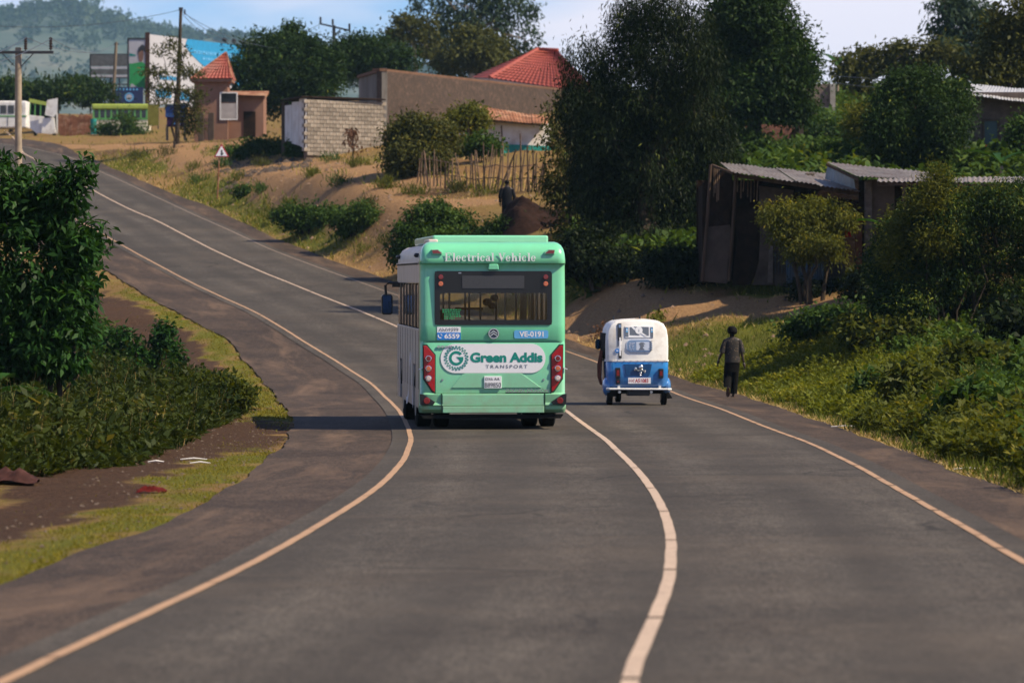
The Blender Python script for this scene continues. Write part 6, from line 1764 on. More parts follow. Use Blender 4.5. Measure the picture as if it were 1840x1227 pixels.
def crown_geo(lobes, n, L, W, droop=.2, clump=.35, per=28, gap=.0, young=.25, rn=None):
    """leaves gathered in clumps near the surface of several rounded lobes; lobes = (x, y, z, rx, ry, rz)"""
    rn = rn or RN
    lo = np.array(lobes)
    wgt = (lo[:, 3] * lo[:, 5]) ** .85; wgt /= wgt.sum()
    K = max(6, int(n / per))
    li = rn.choice(len(lo), K, p=wgt)
    dr = unit(rn.normal(size=(K, 3)))
    rr_ = 1 - .6 * rn.rand(K) ** 1.6
    c = lo[li, :3] + dr * lo[li, 3:6] * rr_[:, None]
    if gap > 0:                                                       # leave holes
        keep = (np.sin(c[:, 0] * 2.1 / gap + 1.3) * np.sin(c[:, 2] * 2.4 / gap) * np.sin(c[:, 1] * 1.7 / gap + .5)) > -.35
        c, li, dr, rr_ = c[keep], li[keep], dr[keep], rr_[keep]
    K = len(c); m_ = per
    csz = clump * (.6 + .8 * rn.rand(K))
    off = rn.normal(size=(K, m_, 3)) * csz[:, None, None] * np.array([.75, .75, 1.25] if droop > .6 else [1, 1, .75])
    P_ = (c[:, None, :] + off).reshape(-1, 3)
    out = np.repeat(dr, m_, 0)
    A = out * .5 + rn.normal(size=P_.shape) * .75 + np.array([0, 0, -droop * 2.2 + .15])
    N_ = out * .35 + rn.normal(size=P_.shape) * .6 + np.array([0, 0, .7])
    k = len(P_)
    ct = rn.rand(K)
    tint = np.clip(np.repeat(.12 + .5 * ct, m_) + rn.normal(size=k) * .14 + young * np.repeat(np.clip(rr_ - .85, 0, 1) / .15 * (rn.rand(K) < .45), m_) * rn.rand(k), 0, 1)  # outer clumps tinted brighter, for new growth and for sunlit tips
    sz = (.65 + .7 * rn.rand(k))
    return leaf_quads(P_, A, N_, L * sz, W * sz), tint
def lobes_at(d, px_lobes, root, depth=1.0, rn=None):
    rn = rn or RN
    out = []
    for q in px_lobes:
        x, y, rx = q[:3]; ry = q[3] if len(q) > 3 else rx
        k = d / FPX
        dy = rn.uniform(-.55, .55) * depth * 1.3
        p_ = at(x, y, d) - root
        out.append((p_.x, dy, p_.z, rx * k, max(rx, ry) * k * .8 * depth ** .3, ry * k))
    return out
def limb(mb, a, b, r0, r1, rs_, n=5, wob=.08):
    a, b = Vector(a), Vector(b); L_ = (b - a).length
    pts, rr_ = [], []
    for k in range(n + 1):
        t = k / n
        p_ = a.lerp(b, t) + Vector((rs_.uniform(-1, 1), rs_.uniform(-1, 1), rs_.uniform(-.5, .5))) * wob * L_ * math.sin(PI * t)
        p_.z += .12 * L_ * math.sin(PI * t) * .5
        pts.append(p_); rr_.append(r0 + (r1 - r0) * t)
    mb.tube(pts, rr_, 7)
    return pts
def tree(name, label, cat, d, bpx, px_lobes, n, L, W, green, droop=.2, clump=.35, trunk_r=.12, group=None, depth=1.0, bark='bark', gap=0.0, young=.25, per=28, fork=.35, seed=1, stems=1, lean=0.0, fixed=False):
    low = max(q[1] + (q[3] if len(q) > 3 else q[2]) for q in px_lobes)
    if cat != 'tree' and not fixed:                                   # a bush stands where its foot meets the ground
        b = foot(bpx, d)
        if (HZ - (b.z - CAMZ) * FPX / d - low) * d / FPX > .3: d = hit(bpx, low - 3).y
    rs_ = random.Random(seed); rn = np.random.RandomState(seed)
    b = foot(bpx, d)
    root = thing(name, b, label, cat, group)
    lob = lobes_at(d, px_lobes, b, depth, rn)
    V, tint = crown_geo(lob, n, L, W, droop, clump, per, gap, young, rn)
    o = np_mesh('crown' if cat == 'tree' else 'foliage', V, quad_faces(len(V) // 4), GREENS[green], root, tint)
    o['kind'] = 'stuff'
    arr = np.array(lob)
    top = Vector((float(np.average(arr[:, 0], weights=arr[:, 3])), 0, float(arr[:, 2].max())))
    mb = MB()
    if stems == 1:
        fz = max(.3, (float(arr[:, 2].min()) * .5 + float(arr[:, 2].mean()) * .5)) * (.6 + fork)
        f = Vector((top.x * .5 + lean, 0, fz))
        limb(mb, (0, 0, -.2), f, trunk_r, trunk_r * .7, rs_, 6, .04)
        mb.build('trunk', M[bark], root, smooth=True)
        br = MB()
        order = sorted(lob, key=lambda q: -q[3])[:9]
        for q in order:
            limb(br, f - Vector((0, 0, .1 * fz * rs_.random())), Vector(q[:3]), trunk_r * .5, trunk_r * .12, rs_, 5, .1)
        for q in order:
            for k in range(2):
                e = Vector(q[:3]) + Vector((rs_.uniform(-1, 1) * q[3], rs_.uniform(-1, 1) * q[4], rs_.uniform(-.4, 1) * q[5])) * .8
                limb(br, Vector(q[:3]) - Vector((0, 0, q[5] * .2)), e, trunk_r * .14, trunk_r * .05, rs_, 4, .1)
        br.build('branches', M[bark], root, smooth=True)
    else:
        for k in range(stems):
            q = lob[k % len(lob)]
            limb(mb, (q[0] * .4 + rs_.uniform(-.15, .15), rs_.uniform(-.2, .2), -.1), Vector(q[:3]), trunk_r, trunk_r * .3, rs_, 5, .08)
        mb.build('stems', M[bark], root, smooth=True)
    return root
T = 'tree'; Bu = 'bush'
tree('round_tree', 'dense dark round tree beside the pink house', T, 262, 520, [(510, 125, 85, 62), (450, 150, 48, 50), (570, 125, 48, 50), (480, 92, 45, 32), (545, 85, 34, 22), (560, 170, 50, 35), (440, 190, 30, 25), (500, 180, 60, 30)], 26000, .26, .1, 'dark', .1, .35, .3, seed=2, depth=1.6)
tree('round_tree', 'darker flat round tree standing behind the grey rendered wall end', T, 285, 665, [(670, 102, 58, 35), (620, 110, 38, 38), (720, 112, 28, 24), (650, 85, 30, 20)], 14000, .28, .1, 'dark', .1, .4, .3, seed=3, depth=1.6)
tree('small_tree', 'small leafy treetop poking out above the round dark tree', T, 275, 523, [(522, 48, 11, 9), (516, 62, 10, 8), (500, 66, 10, 7), (536, 62, 9, 8)], 900, .3, .13, 'dark', .2, .25, .12, seed=4)
tree('slender_tree', 'slender open tree with bare pale trunk left of the tallest eucalyptus', T, 320, 750, [(735, 55, 30, 22), (762, 48, 20, 16), (712, 66, 22, 13), (745, 88, 20, 12), (700, 62, 12, 8), (772, 88, 14, 16), (728, 38, 18, 10), (695, 62, 8, 6)], 3000, .36, .16, 'olive', .3, .32, .2, bark='pale_bark', seed=5, fork=.5)
tree('eucalyptus', 'tallest airy bluish eucalyptus tree behind the red roofed house', T, 335, 850, [(800, 40, 44, 40), (850, 10, 55, 36), (910, 15, 42, 42), (942, 72, 24, 28), (880, 62, 44, 30), (830, 90, 44, 26), (755, 6, 20, 10), (785, -10, 40, 15), (925, 95, 22, 12), (790, 80, 34, 30), (945, 20, 14, 30), (900, -20, 50, 20)], 10500, .4, .15, 'blue', .45, .42, .4, bark='pale_bark', gap=1.3, seed=6, fork=.55)
tree('leafy_tree', 'olive green tree in front of the tallest eucalyptus', T, 305, 865, [(860, 100, 52, 28), (848, 70, 34, 20), (902, 112, 28, 18), (810, 115, 30, 18), (885, 85, 25, 18)], 9000, .36, .16, 'olive', .25, .4, .25, seed=7, depth=1.3)
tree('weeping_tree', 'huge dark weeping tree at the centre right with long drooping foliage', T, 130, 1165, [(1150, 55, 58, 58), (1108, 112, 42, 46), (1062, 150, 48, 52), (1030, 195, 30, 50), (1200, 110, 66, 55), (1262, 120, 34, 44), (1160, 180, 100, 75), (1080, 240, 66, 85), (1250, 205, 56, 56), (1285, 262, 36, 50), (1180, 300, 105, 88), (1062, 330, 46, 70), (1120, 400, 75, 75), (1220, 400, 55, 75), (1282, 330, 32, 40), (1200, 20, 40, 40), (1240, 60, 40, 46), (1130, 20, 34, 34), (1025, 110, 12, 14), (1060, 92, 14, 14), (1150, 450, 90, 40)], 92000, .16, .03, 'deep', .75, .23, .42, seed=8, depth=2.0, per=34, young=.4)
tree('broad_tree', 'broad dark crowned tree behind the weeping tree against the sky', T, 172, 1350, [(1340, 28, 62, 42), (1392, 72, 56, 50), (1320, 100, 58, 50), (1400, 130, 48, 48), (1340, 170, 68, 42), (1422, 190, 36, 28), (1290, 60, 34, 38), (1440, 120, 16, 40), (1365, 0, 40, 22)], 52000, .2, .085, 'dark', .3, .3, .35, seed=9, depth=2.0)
tree('straggly_tree', 'straggly yellowish sapling leaning against the left edge of the weeping tree', T, 135, 1025, [(1010, 200, 16, 26), (998, 265, 22, 40), (1018, 340, 34, 46), (1042, 415, 44, 40), (1055, 300, 18, 36), (990, 330, 18, 30)], 7000, .17, .06, 'olive', .3, .22, .06, gap=.6, seed=10)
tree('leafy_bush', 'mid green bush hiding the foot of the brick wall behind the mud hut roof', Bu, 142, 1360, [(1350, 258, 38, 24), (1402, 286, 38, 18), (1312, 236, 26, 38), (1330, 285, 30, 20), (1430, 295, 25, 12)], 9000, .18, .08, 'mid', .3, .22, .05, seed=11, stems=4)
tree('wall_creeper', 'dark green creeper spilling over the brick wall below the grey brick house', Bu, 168, 1470, [(1480, 248, 40, 24), (1412, 226, 42, 8), (1460, 265, 30, 16), (1510, 260, 22, 20)], 7000, .2, .09, 'dark', .3, .25, .05, seed=12, stems=4)
tree('flowering_plant', 'yellow flowered leafy plant beside the red brick wall pier', 'plant', 150, 1450, [(1450, 285, 14, 10), (1446, 268, 6, 6), (1462, 300, 16, 8)], 700, .2, .09, 'yellow', .2, .14, .03, seed=13, stems=3)
tree('bright_shrub', 'bright yellow green feathery shrub between the creeper and the dark tree', Bu, 150, 1545, [(1546, 225, 18, 32), (1540, 268, 26, 25), (1556, 198, 10, 16), (1520, 292, 20, 12)], 6500, .17, .045, 'yellow', .1, .2, .05, seed=14, stems=4)
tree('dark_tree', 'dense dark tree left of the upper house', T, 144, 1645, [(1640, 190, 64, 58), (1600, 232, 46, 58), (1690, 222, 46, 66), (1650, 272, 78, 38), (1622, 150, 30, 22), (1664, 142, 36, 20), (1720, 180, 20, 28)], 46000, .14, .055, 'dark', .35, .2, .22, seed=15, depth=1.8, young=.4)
tree('umbrella_tree', 'flat topped open tree against the sky right of the grey brick house', T, 212, 1527, [(1532, 112, 26, 20), (1572, 97, 32, 16), (1612, 96, 32, 18), (1650, 90, 32, 20), (1692, 100, 28, 22), (1542, 145, 16, 18), (1592, 122, 28, 12), (1632, 118, 30, 12), (1508, 128, 14, 10)], 5600, .3, .12, 'olive', .3, .26, .2, bark='pale_bark', gap=1.0, seed=16, fork=.3)
tree('eucalyptus', 'tall airy grey green eucalyptus right of the flat topped tree', T, 235, 1730, [(1700, 30, 30, 36), (1742, 18, 38, 34), (1772, 52, 28, 34), (1722, 82, 36, 32), (1755, 105, 34, 24), (1690, 70, 16, 22)], 6800, .34, .13, 'blue', .45, .34, .25, bark='pale_bark', gap=1.0, seed=17, fork=.5)
tree('olive_tree', 'olive leaved tree over the tin roof of the upper house', T, 168, 1815, [(1820, 40, 38, 48), (1800, 112, 36, 34), (1842, 130, 28, 56), (1762, 132, 32, 26), (1728, 122, 24, 18), (1850, 30, 30, 60), (1790, 70, 26, 26)], 9500, .24, .1, 'olive', .35, .28, .2, gap=.9, seed=18)
tree('leafy_bush', 'leafy bush at the right picture edge in front of the upper house', Bu, 144, 1835, [(1834, 250, 20, 50), (1838, 300, 26, 30)], 3500, .17, .08, 'mid', .3, .2, .05, seed=19, stems=3)
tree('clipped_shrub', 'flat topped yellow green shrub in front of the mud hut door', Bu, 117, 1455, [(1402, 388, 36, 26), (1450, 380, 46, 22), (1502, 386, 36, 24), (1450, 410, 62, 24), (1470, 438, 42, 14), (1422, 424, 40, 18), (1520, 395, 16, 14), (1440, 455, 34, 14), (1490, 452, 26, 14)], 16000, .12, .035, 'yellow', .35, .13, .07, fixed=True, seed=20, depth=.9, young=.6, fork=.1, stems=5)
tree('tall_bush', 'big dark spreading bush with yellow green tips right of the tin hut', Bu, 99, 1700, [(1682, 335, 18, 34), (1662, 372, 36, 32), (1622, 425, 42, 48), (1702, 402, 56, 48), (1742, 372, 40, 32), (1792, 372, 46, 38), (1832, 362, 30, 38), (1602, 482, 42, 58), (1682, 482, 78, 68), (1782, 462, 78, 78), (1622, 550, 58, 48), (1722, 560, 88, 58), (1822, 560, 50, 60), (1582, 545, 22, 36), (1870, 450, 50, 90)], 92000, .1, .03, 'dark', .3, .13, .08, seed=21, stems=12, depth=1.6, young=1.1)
tree('broad_leaved_shrub', 'broad leaved dark shrub at the right picture edge above the verge', Bu, 82, 1835, [(1832, 600, 40, 44), (1822, 655, 30, 36), (1860, 640, 40, 60), (1808, 580, 18, 18)], 5500, .17, .1, 'deep', .35, .16, .04, seed=22, stems=4)
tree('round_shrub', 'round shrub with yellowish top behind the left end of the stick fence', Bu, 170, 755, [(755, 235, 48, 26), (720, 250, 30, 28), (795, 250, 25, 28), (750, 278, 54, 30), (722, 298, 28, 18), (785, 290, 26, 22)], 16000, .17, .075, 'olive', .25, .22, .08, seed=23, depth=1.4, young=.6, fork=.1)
tree('small_tree', 'little yellow topped tree left of the white hut roof', T, 182, 842, [(845, 204, 28, 14), (825, 214, 18, 12), (850, 220, 22, 12)], 5000, .18, .08, 'yellow', .25, .2, .07, seed=24)
tree('round_bush', 'round glossy green bush in front of the cement block store', Bu, 197, 565, [(566, 258, 40, 25), (540, 266, 22, 18), (595, 268, 16, 16)], 8000, .19, .09, 'mid', .3, .2, .05, seed=25, stems=4)
tree('withered_sapling', 'thin withered sapling with reddish leaves before the block wall', T, 186, 634, [(632, 240, 9, 9), (640, 262, 6, 5), (627, 252, 6, 5)], 170, .2, .08, 'dead', .6, .15, .05, fixed=True, seed=26, per=12)
tree('garden_plant', 'bright green garden plants below the white hut inside the fence', 'plant', 175, 862, [(862, 258, 28, 12), (840, 262, 18, 9), (885, 262, 16, 8)], 3000, .2, .1, 'mid', .3, .18, .03, fixed=True, seed=27, stems=4)
tree('low_bush', 'low dark green bush above the road shoulder left of the bus', Bu, 146, 560, [(560, 396, 44, 24), (522, 386, 26, 18), (600, 392, 28, 22)], 9000, .15, .075, 'mid', .3, .18, .04, seed=28, stems=5, depth=1.2)
tree('low_bush', 'second low bush right of the roadside one, nearest the bare path', Bu, 144, 640, [(635, 400, 38, 26), (672, 402, 20, 20), (650, 385, 22, 16)], 7000, .15, .075, 'mid', .3, .18, .04, seed=29, stems=5, depth=1.2)
tree('low_bush', 'wide dark bush directly behind the bus roof on the left', Bu, 134, 770, [(772, 386, 40, 26), (740, 425, 34, 30), (822, 410, 40, 28), (790, 440, 60, 30), (722, 455, 20, 22)], 14000, .14, .07, 'mid', .3, .17, .04, seed=30, stems=6, depth=1.2)
tree('low_bush', 'rounded dark bush in front of the earth heap', Bu, 132, 905, [(912, 412, 40, 18), (870, 425, 30, 22), (950, 428, 40, 18)], 6000, .13, .06, 'dark', .3, .15, .04, seed=31, stems=4)
tree('shady_bush', 'dark undergrowth bush under the weeping tree beside the bus', Bu, 126, 1090, [(1040, 448, 46, 36), (1100, 470, 58, 28), (1160, 480, 50, 26), (1020, 480, 25, 25)], 11000, .14, .065, 'deep', .3, .17, .04, seed=32, stems=6)
tree('shady_bush', 'dark bush at the left foot of the mud hut', Bu, 124, 1230, [(1200, 478, 46, 28), (1250, 482, 34, 26), (1270, 500, 24, 16)], 7000, .14, .065, 'deep', .3, .17, .04, seed=33, stems=5)
tree('flat_acacia', 'wide flat dark acacia at the far left hilltop', T, 322, 100, [(110, 165, 58, 17), (165, 168, 40, 16), (70, 172, 40, 14), (135, 152, 30, 10)], 9000, .35, .13, 'dark', .1, .4, .2, seed=34, depth=2)
tree('flat_acacia', 'dark bushy tree cut by the left picture edge behind the concrete pole', T, 326, 20, [(20, 160, 40, 18), (-20, 165, 40, 22), (45, 170, 22, 14)], 6000, .35, .13, 'dark', .1, .4, .2, seed=35, depth=2)
tree('tiered_sapling', 'thin tiered sapling in front of the billboard and thin pole', T, 228, 312, [(288, 95, 16, 5), (330, 96, 16, 5), (278, 92, 7, 4), (280, 130, 22, 6), (338, 130, 24, 6), (296, 160, 26, 7), (350, 168, 20, 8), (290, 182, 18, 6), (336, 198, 22, 20), (312, 78, 6, 7), (318, 112, 12, 6), (340, 225, 16, 16)], 3000, .26, .07, 'olive', .1, .2, .07, seed=36, per=16, fork=.7)
tree('weedy_bush', 'weedy shrub in front of the old green bus', Bu, 288, 205, [(195, 232, 24, 12), (228, 222, 16, 12), (245, 235, 20, 8)], 2600, .26, .09, 'mid', .2, .3, .04, seed=37, stems=4)
tree('weedy_bush', 'bush on the rubble left of the white sheet wall', Bu, 205, 480, [(425, 272, 26, 10), (485, 265, 26, 12), (510, 275, 22, 10), (455, 262, 20, 12)], 4500, .2, .09, 'mid', .3, .22, .04, seed=38, stems=4)
tree('leafy_sprout', 'single bright leafy sprout beside the blue taxi roof', 'plant', 114, 1180, [(1180, 573, 10, 8), (1175, 582, 8, 6), (1186, 566, 6, 6)], 260, .12, .07, 'yellow', .2, .08, .02, seed=39, stems=3, per=10)
tree('dry_weed', 'dry brown weed standing left of the blue taxi', 'plant', 107, 1078, [(1078, 590, 5, 12), (1072, 600, 9, 6)], 160, .1, .03, 'dead', .1, .08, .012, seed=40, stems=3, per=8)
tree('leafy_weed', 'small leafy weed on the green bank right of the warning sign', 'plant', 164, 436, [(436, 345, 14, 10), (448, 342, 8, 7)], 900, .16, .08, 'mid', .3, .12, .02, seed=41, stems=3)
tree('dark_tree', 'dark tree filling the gap behind the red brick wall', T, 200, 1290, [(1290, 215, 60, 50), (1240, 180, 60, 50), (1360, 230, 50, 30)], 9000, .28, .11, 'dark', .3, .34, .2, seed=42)
tree('leafy_bush', 'green bush between the brick wall and the tin roofed hut', Bu, 146, 1490, [(1490, 285, 30, 14), (1520, 280, 24, 18), (1465, 275, 18, 12)], 4500, .17, .08, 'mid', .3, .2, .04, seed=43, stems=4)
tree('leafy_bush', 'dark bush at the foot of the upper house wall', Bu, 142, 1760, [(1745, 310, 40, 16), (1800, 318, 40, 14), (1700, 312, 30, 14)], 5500, .17, .07, 'dark', .3, .2, .04, seed=44, stems=4)
tree('leafy_tree', 'green tree standing right behind the upper house roof', T, 210, 1880, [(1860, 150, 50, 40), (1800, 165, 40, 16), (1880, 100, 40, 50)], 7000, .3, .13, 'olive', .3, .34, .2, seed=46)
tree('shady_bush', 'dark bush between the weeping tree trunk and brown wall', Bu, 140, 1300, [(1300, 285, 26, 30), (1260, 330, 30, 40)], 5000, .16, .07, 'deep', .3, .18, .04, seed=47, stems=4)
tree('shady_bush', 'low dark bush between the tin hut pillar and the big right bush', Bu, 113, 1575, [(1560, 500, 26, 26), (1590, 470, 22, 40), (1540, 520, 22, 14)], 5000, .14, .06, 'deep', .3, .16, .04, seed=48, stems=4)

rs_t = random.Random(77)
SP = [(300, 280), (345, 305), (470, 345), (520, 372), (470, 300), (560, 318), (610, 330), (690, 338), (660, 372), (740, 352), (590, 290), (700, 312), (820, 345), (640, 300), (400, 300), (430, 322), (250, 285), (860, 352), (350, 330), (495, 392), (690, 440), (655, 455)]
SL = ['tussock in the turn of the track just above the far road',
      'small tussock on the track edge above the green bank, left of the warning sign',
      'tussock right of the warning sign pole, below the worn track',
      'tussock on the green bank above the left low bush',
      'tussock on rubble edge under the round glossy bush',
      'tussock on the bare slope beneath the cement block store',
      'tussock on bare ground left below the round shrub with yellowish top',
      'tussock at the left foot of the round shrub with yellowish top',
      'tussock on the bare path above the second low bush',
      'tussock directly below the left end of the stick fence',
      'tussock against the foot of the block wall left of the withered sapling',
      'tussock on the bare ground between the withered sapling and the round shrub',
      'tussock below the middle of the stick fence',
      'tussock at the foot of the withered sapling',
      'tussock at the edge of the rubble behind the warning sign',
      'tussock on the worn track right behind the warning sign plate',
      'leftmost tussock, high on the slope near the blue stall',
      'tussock left of the man in the black jacket',
      'tussock on the upper green bank left of the sign pole',
      'tussock at the roadside end of the left low bush',
      'tussock on dry earth right of the second low bush',
      'lowest tussock, at the road edge left of the wide dark bush']
for k, (px, py) in enumerate(SP):
    h_ = hit(px, py); w_ = rs_t.uniform(5, 15)
    tree('grass_tussock', SL[k], 'plant', h_.y, px, [(px, py - w_ * .2, w_, w_ * .25), (px + w_ * rs_t.uniform(-1.6, 1.6), py - w_ * .15, w_ * .6, w_ * .25), (px + w_ * rs_t.uniform(-1, 1), py - w_ * .3, w_ * .3, w_ * .3)], rs_t.randrange(200, 480), .26, .03, ('olive', 'yellow', 'mid', 'yellow')[k % 4], -.7, .18, .015, 'green tussocks on the dry slope', seed=200 + k, stems=2, per=14, fixed=True)
tree('feathery_shrub', 'feathery shrub with tips coloured yellow green as if sunlit, rising above the tin awning', Bu, 98, 1690, [(1682, 332, 14, 34), (1664, 366, 30, 24), (1626, 405, 26, 30), (1745, 366, 30, 22), (1800, 362, 34, 24), (1700, 392, 34, 20), (1600, 450, 18, 30), (1680, 430, 40, 30), (1660, 500, 40, 40)], 17000, .1, .026, 'yellow', .1, .16, .025, seed=49, stems=6, young=.5, fixed=True)  # yellow foliage inside the tall bush stands for its sunlit tips
tree('leafy_bush', 'low dark bush in front of the blue hut door under the flat topped shrub', Bu, 118.5, 1470, [(1440, 520, 26, 14), (1500, 524, 34, 18), (1540, 530, 26, 16)], 4500, .11, .05, 'deep', .3, .13, .03, seed=55, stems=4)
# banana leaves
def banana(base, leaves, label, h=.5):
    r = thing('banana_plant', base, label, 'plant')
    MB().tube([(0, 0, -.1), (0, 0, h)], [.09, .05], 8).build('stem', M['pale_bark'], r, smooth=True)
    mm = GREENS['glossy']
    for (az, el, L, w) in leaves:
        n_ = 10; mb = MB()
        d_ = Vector((math.cos(az), math.sin(az), 0)); s_ = Vector((-d_.y, d_.x, 0))
        for k in range(n_ + 1):
            t = k / n_
            p_ = d_ * L * t * math.cos(el * (1 - t * .9)) + Vector((0, 0, h + L * (math.sin(el) * t - .55 * t * t)))
            wd = w * math.sin(PI * min(1, t * .95 + .05)) ** .6
            mb.v += [tuple(p_ + s_ * wd + Vector((0, 0, .06))), tuple(p_), tuple(p_ - s_ * wd + Vector((0, 0, .06)))]
        for k in range(n_):
            for j in range(2): mb.f.append((k * 3 + j, k * 3 + j + 1, k * 3 + j + 4, k * 3 + j + 3)); mb.m.append(0)
        o = mb.build('leaf', mm, r, smooth='all', fix=False)
        a = o.data.attributes.new('tint', 'FLOAT', 'FACE'); a.data.foreach_set('value', [.55] * len(o.data.polygons))
    return r
b_ = at(-25, 655, 58); b_.z = g1(b_.x, 58)
banana(b_, [(rad(5), .55, 1.0, .13), (rad(150), .8, .9, .13), (rad(70), 1.0, .9, .12)], 'young banana plant at the left picture edge with one long horizontal leaf', .75)
b_ = foot(1800, 139); banana(b_, [(rad(100), 1.3, 1.0, .16), (rad(170), 1.15, 1.3, .18), (rad(20), 1.2, 1.1, .16)], 'banana plant in front of the upper house', .7)
b_ = foot(1590, 116); b_.z += .8; banana(b_, [(rad(160), 1.1, .8, .13), (rad(60), 1.35, .8, .1)], 'banana leaves beside the pillar of the tin roofed hut', .7)
b_ = foot(1505, 215); banana(b_, [(rad(130), 1.3, 1.8, .25), (rad(50), 1.2, 1.7, .25), (rad(170), .9, 1.5, .25)], 'far banana plant right of the grey brick house', 2.2)

# the near bush on the left, with its front leaves one by one
LB = tree('broad_leaved_bush', 'big dark glossy leaved bush filling the left side in front of the road', Bu, 62, 55, [(55, 365, 70, 62), (120, 335, 40, 38), (-5, 345, 60, 60), (40, 470, 105, 105), (130, 425, 44, 70), (152, 495, 28, 52), (60, 570, 84, 60), (-5, 560, 66, 95), (112, 540, 50, 55), (60, 640, 80, 50), (-20, 650, 60, 50), (130, 620, 40, 50), (150, 310, 12, 18), (85, 305, 16, 12), (30, 300, 18, 12)], 15000, .15, .055, 'glossy', .35, .1, .05, fixed=True, seed=50, stems=8, depth=1.0, young=.3)
rn = np.random.RandomState(51)
lob = lobes_at(62, [(55, 365, 72, 64), (120, 335, 46, 44), (-5, 345, 60, 62), (40, 470, 110, 108), (132, 425, 50, 74), (155, 495, 32, 56), (112, 545, 56, 55), (152, 308, 16, 20), (85, 300, 18, 14)], LB.location, .7, rn)
lm = []
for k in range(3):
    mb = MB(); ln, wd = .17 + .03 * k, .032
    for i in range(5):
        t = i / 4; w = wd * math.sin(PI * (t * .88 + .1)) ** .8
        zc = -.35 * ln * t * t + .03 * t
        mb.v += [(-w, ln * t, zc + .012), (0, ln * t, zc), (w, ln * t, zc + .012)]
    for i in range(4):
        for j in range(2): mb.f.append((i * 3 + j, i * 3 + j + 1, i * 3 + j + 4, i * 3 + j + 3)); mb.m.append(0)
    o = mb.build('leaf', GREENS['glossy'], None, smooth='all', fix=False)
    a = o.data.attributes.new('tint', 'FLOAT', 'FACE'); a.data.foreach_set('value', [.35 + .22 * k] * len(o.data.polygons))
    lm.append(o.data); bpy.data.objects.remove(o)
arr = np.array(lob); w_l = arr[:, 3] * arr[:, 5]; w_l = w_l / w_l.sum()
cnt = 0
while cnt < 285:
    q = lob[rn.choice(len(lob), p=w_l)]
    dv = unit(rn.normal(size=(1, 3)))[0]; dv[1] = -abs(dv[1]) * .9
    if dv[2] < -.5: continue
    c = Vector((q[0] + dv[0] * q[3], q[1] + dv[1] * q[4], q[2] + dv[2] * q[5]))
    for j in range(5):                                                # a whorl of leaves round each shoot
        linked(lm[rn.randint(3)], 'leaf', LB, c + Vector((0, 0, .02 * j)), (rn.uniform(-.5, .5), rn.uniform(-.3, .3), j * 2 * PI / 5 + rn.uniform(-.4, .4)), (1, 1, 1))
        cnt += 1

# ------------------------------------------------------------------ weeds and grass
PATCHT = lambda X, Y: .5 + .5 * np.sin(X * .9 + 2 * np.sin(Y * .21)) * np.sin(Y * .33 + 1.3 * np.sin(X * .5))
def weeds(name, label, X, Y, H, green, leaf, per=14, stem=True, rn=None, kind='weeds'):
    """upright leafy plants: leaves in rising whorls round a stem, plus the stem blades"""
    rn = rn or RN
    Z = G(X, Y); n = len(X)
    t = np.sqrt(rn.rand(n, per)) * 1.0
    ln = rn.normal(size=(n, 1, 2)) * .12
    P_ = np.zeros((n, per, 3))
    P_[..., :2] = np.stack([X, Y], 1)[:, None, :] + ln * (t * H[:, None])[..., None] * 2 + rn.normal(size=(n, per, 2)) * .035
    P_[..., 2] = Z[:, None] + t * H[:, None]
    az = rn.rand(n, per) * 2 * PI
    A = np.stack([np.cos(az), np.sin(az), .6 + rn.normal(size=az.shape) * .5], -1)
    P_, A = P_.reshape(-1, 3), A.reshape(-1, 3)
    k = len(P_)
    N_ = rn.normal(size=(k, 3)) * .35 + np.array([0, 0, 1])
    sz = leaf[0] * (.6 + .8 * rn.rand(k))
    V = leaf_quads(P_, A, N_, sz, sz * leaf[1])
    pl_t = np.clip(.55 * rn.rand(n) + .6 * PATCHT(X, Y) - .05, 0, 1)
    tint = np.clip(np.repeat(pl_t * .65, per) + rn.rand(k) * .4, 0, 1)
    if stem:
        B = np.stack([X, Y, Z - .02], 1)
        tip = B + np.concatenate([ln[:, 0] * H[:, None] * 2, H[:, None]], 1)
        w = .008
        V2 = np.stack([B - [w, 0, 0], B + [w, 0, 0], tip + [w * .5, 0, 0], tip - [w * .5, 0, 0]], 1).reshape(-1, 3)
        V = np.concatenate([V, V2]); tint = np.concatenate([tint, pl_t * .3])
    o = np_mesh(name, V, quad_faces(len(V) // 4), GREENS[green], None, tint)
    return tag(o, label, kind, kind='stuff')
def blades(name, label, X, Y, H, green, w=.012, lean=.5, rn=None):
    rn = rn or RN
    Z = G(X, Y); n = len(X)
    B = np.stack([X, Y, Z - .01], 1)
    az = rn.rand(n) * 2 * PI
    s = np.stack([np.cos(az), np.sin(az), np.zeros(n)], 1) * (w * (.7 + .6 * rn.rand(n)))[:, None]
    tip = B + np.stack([rn.normal(size=n) * lean * H, rn.normal(size=n) * lean * H, H], 1)
    V = np.stack([B - s, B + s, tip], 1).reshape(-1, 3)
    o = np_mesh(name, V, np.arange(n * 3).reshape(n, 3), GREENS[green], None, np.clip(rn.rand(n) * .7 + .3 * rn.rand(), 0, 1))
    return tag(o, label, 'grass', kind='stuff')
def inside(X, Y, poly):
    r = np.zeros(len(X), bool); j = len(poly) - 1
    for i in range(len(poly)):
        xi, yi, xj, yj = poly[i][0], poly[i][1], poly[j][0], poly[j][1]
        c = ((yi > Y) != (yj > Y)) & (X < (xj - xi) * (Y - yi) / (yj - yi + 1e-12) + xi)
        r ^= c; j = i
    return r
def patchy(x, y, s=1.0, o=0.0): return .5 + .25 * np.sin(x * 1.7 * s + 1.3 * np.sin(y * .6 * s + o)) + .25 * np.sin(y * 1.1 * s + o + 1.9 * np.sin(x * .8 * s))
rn = np.random.RandomState(60)
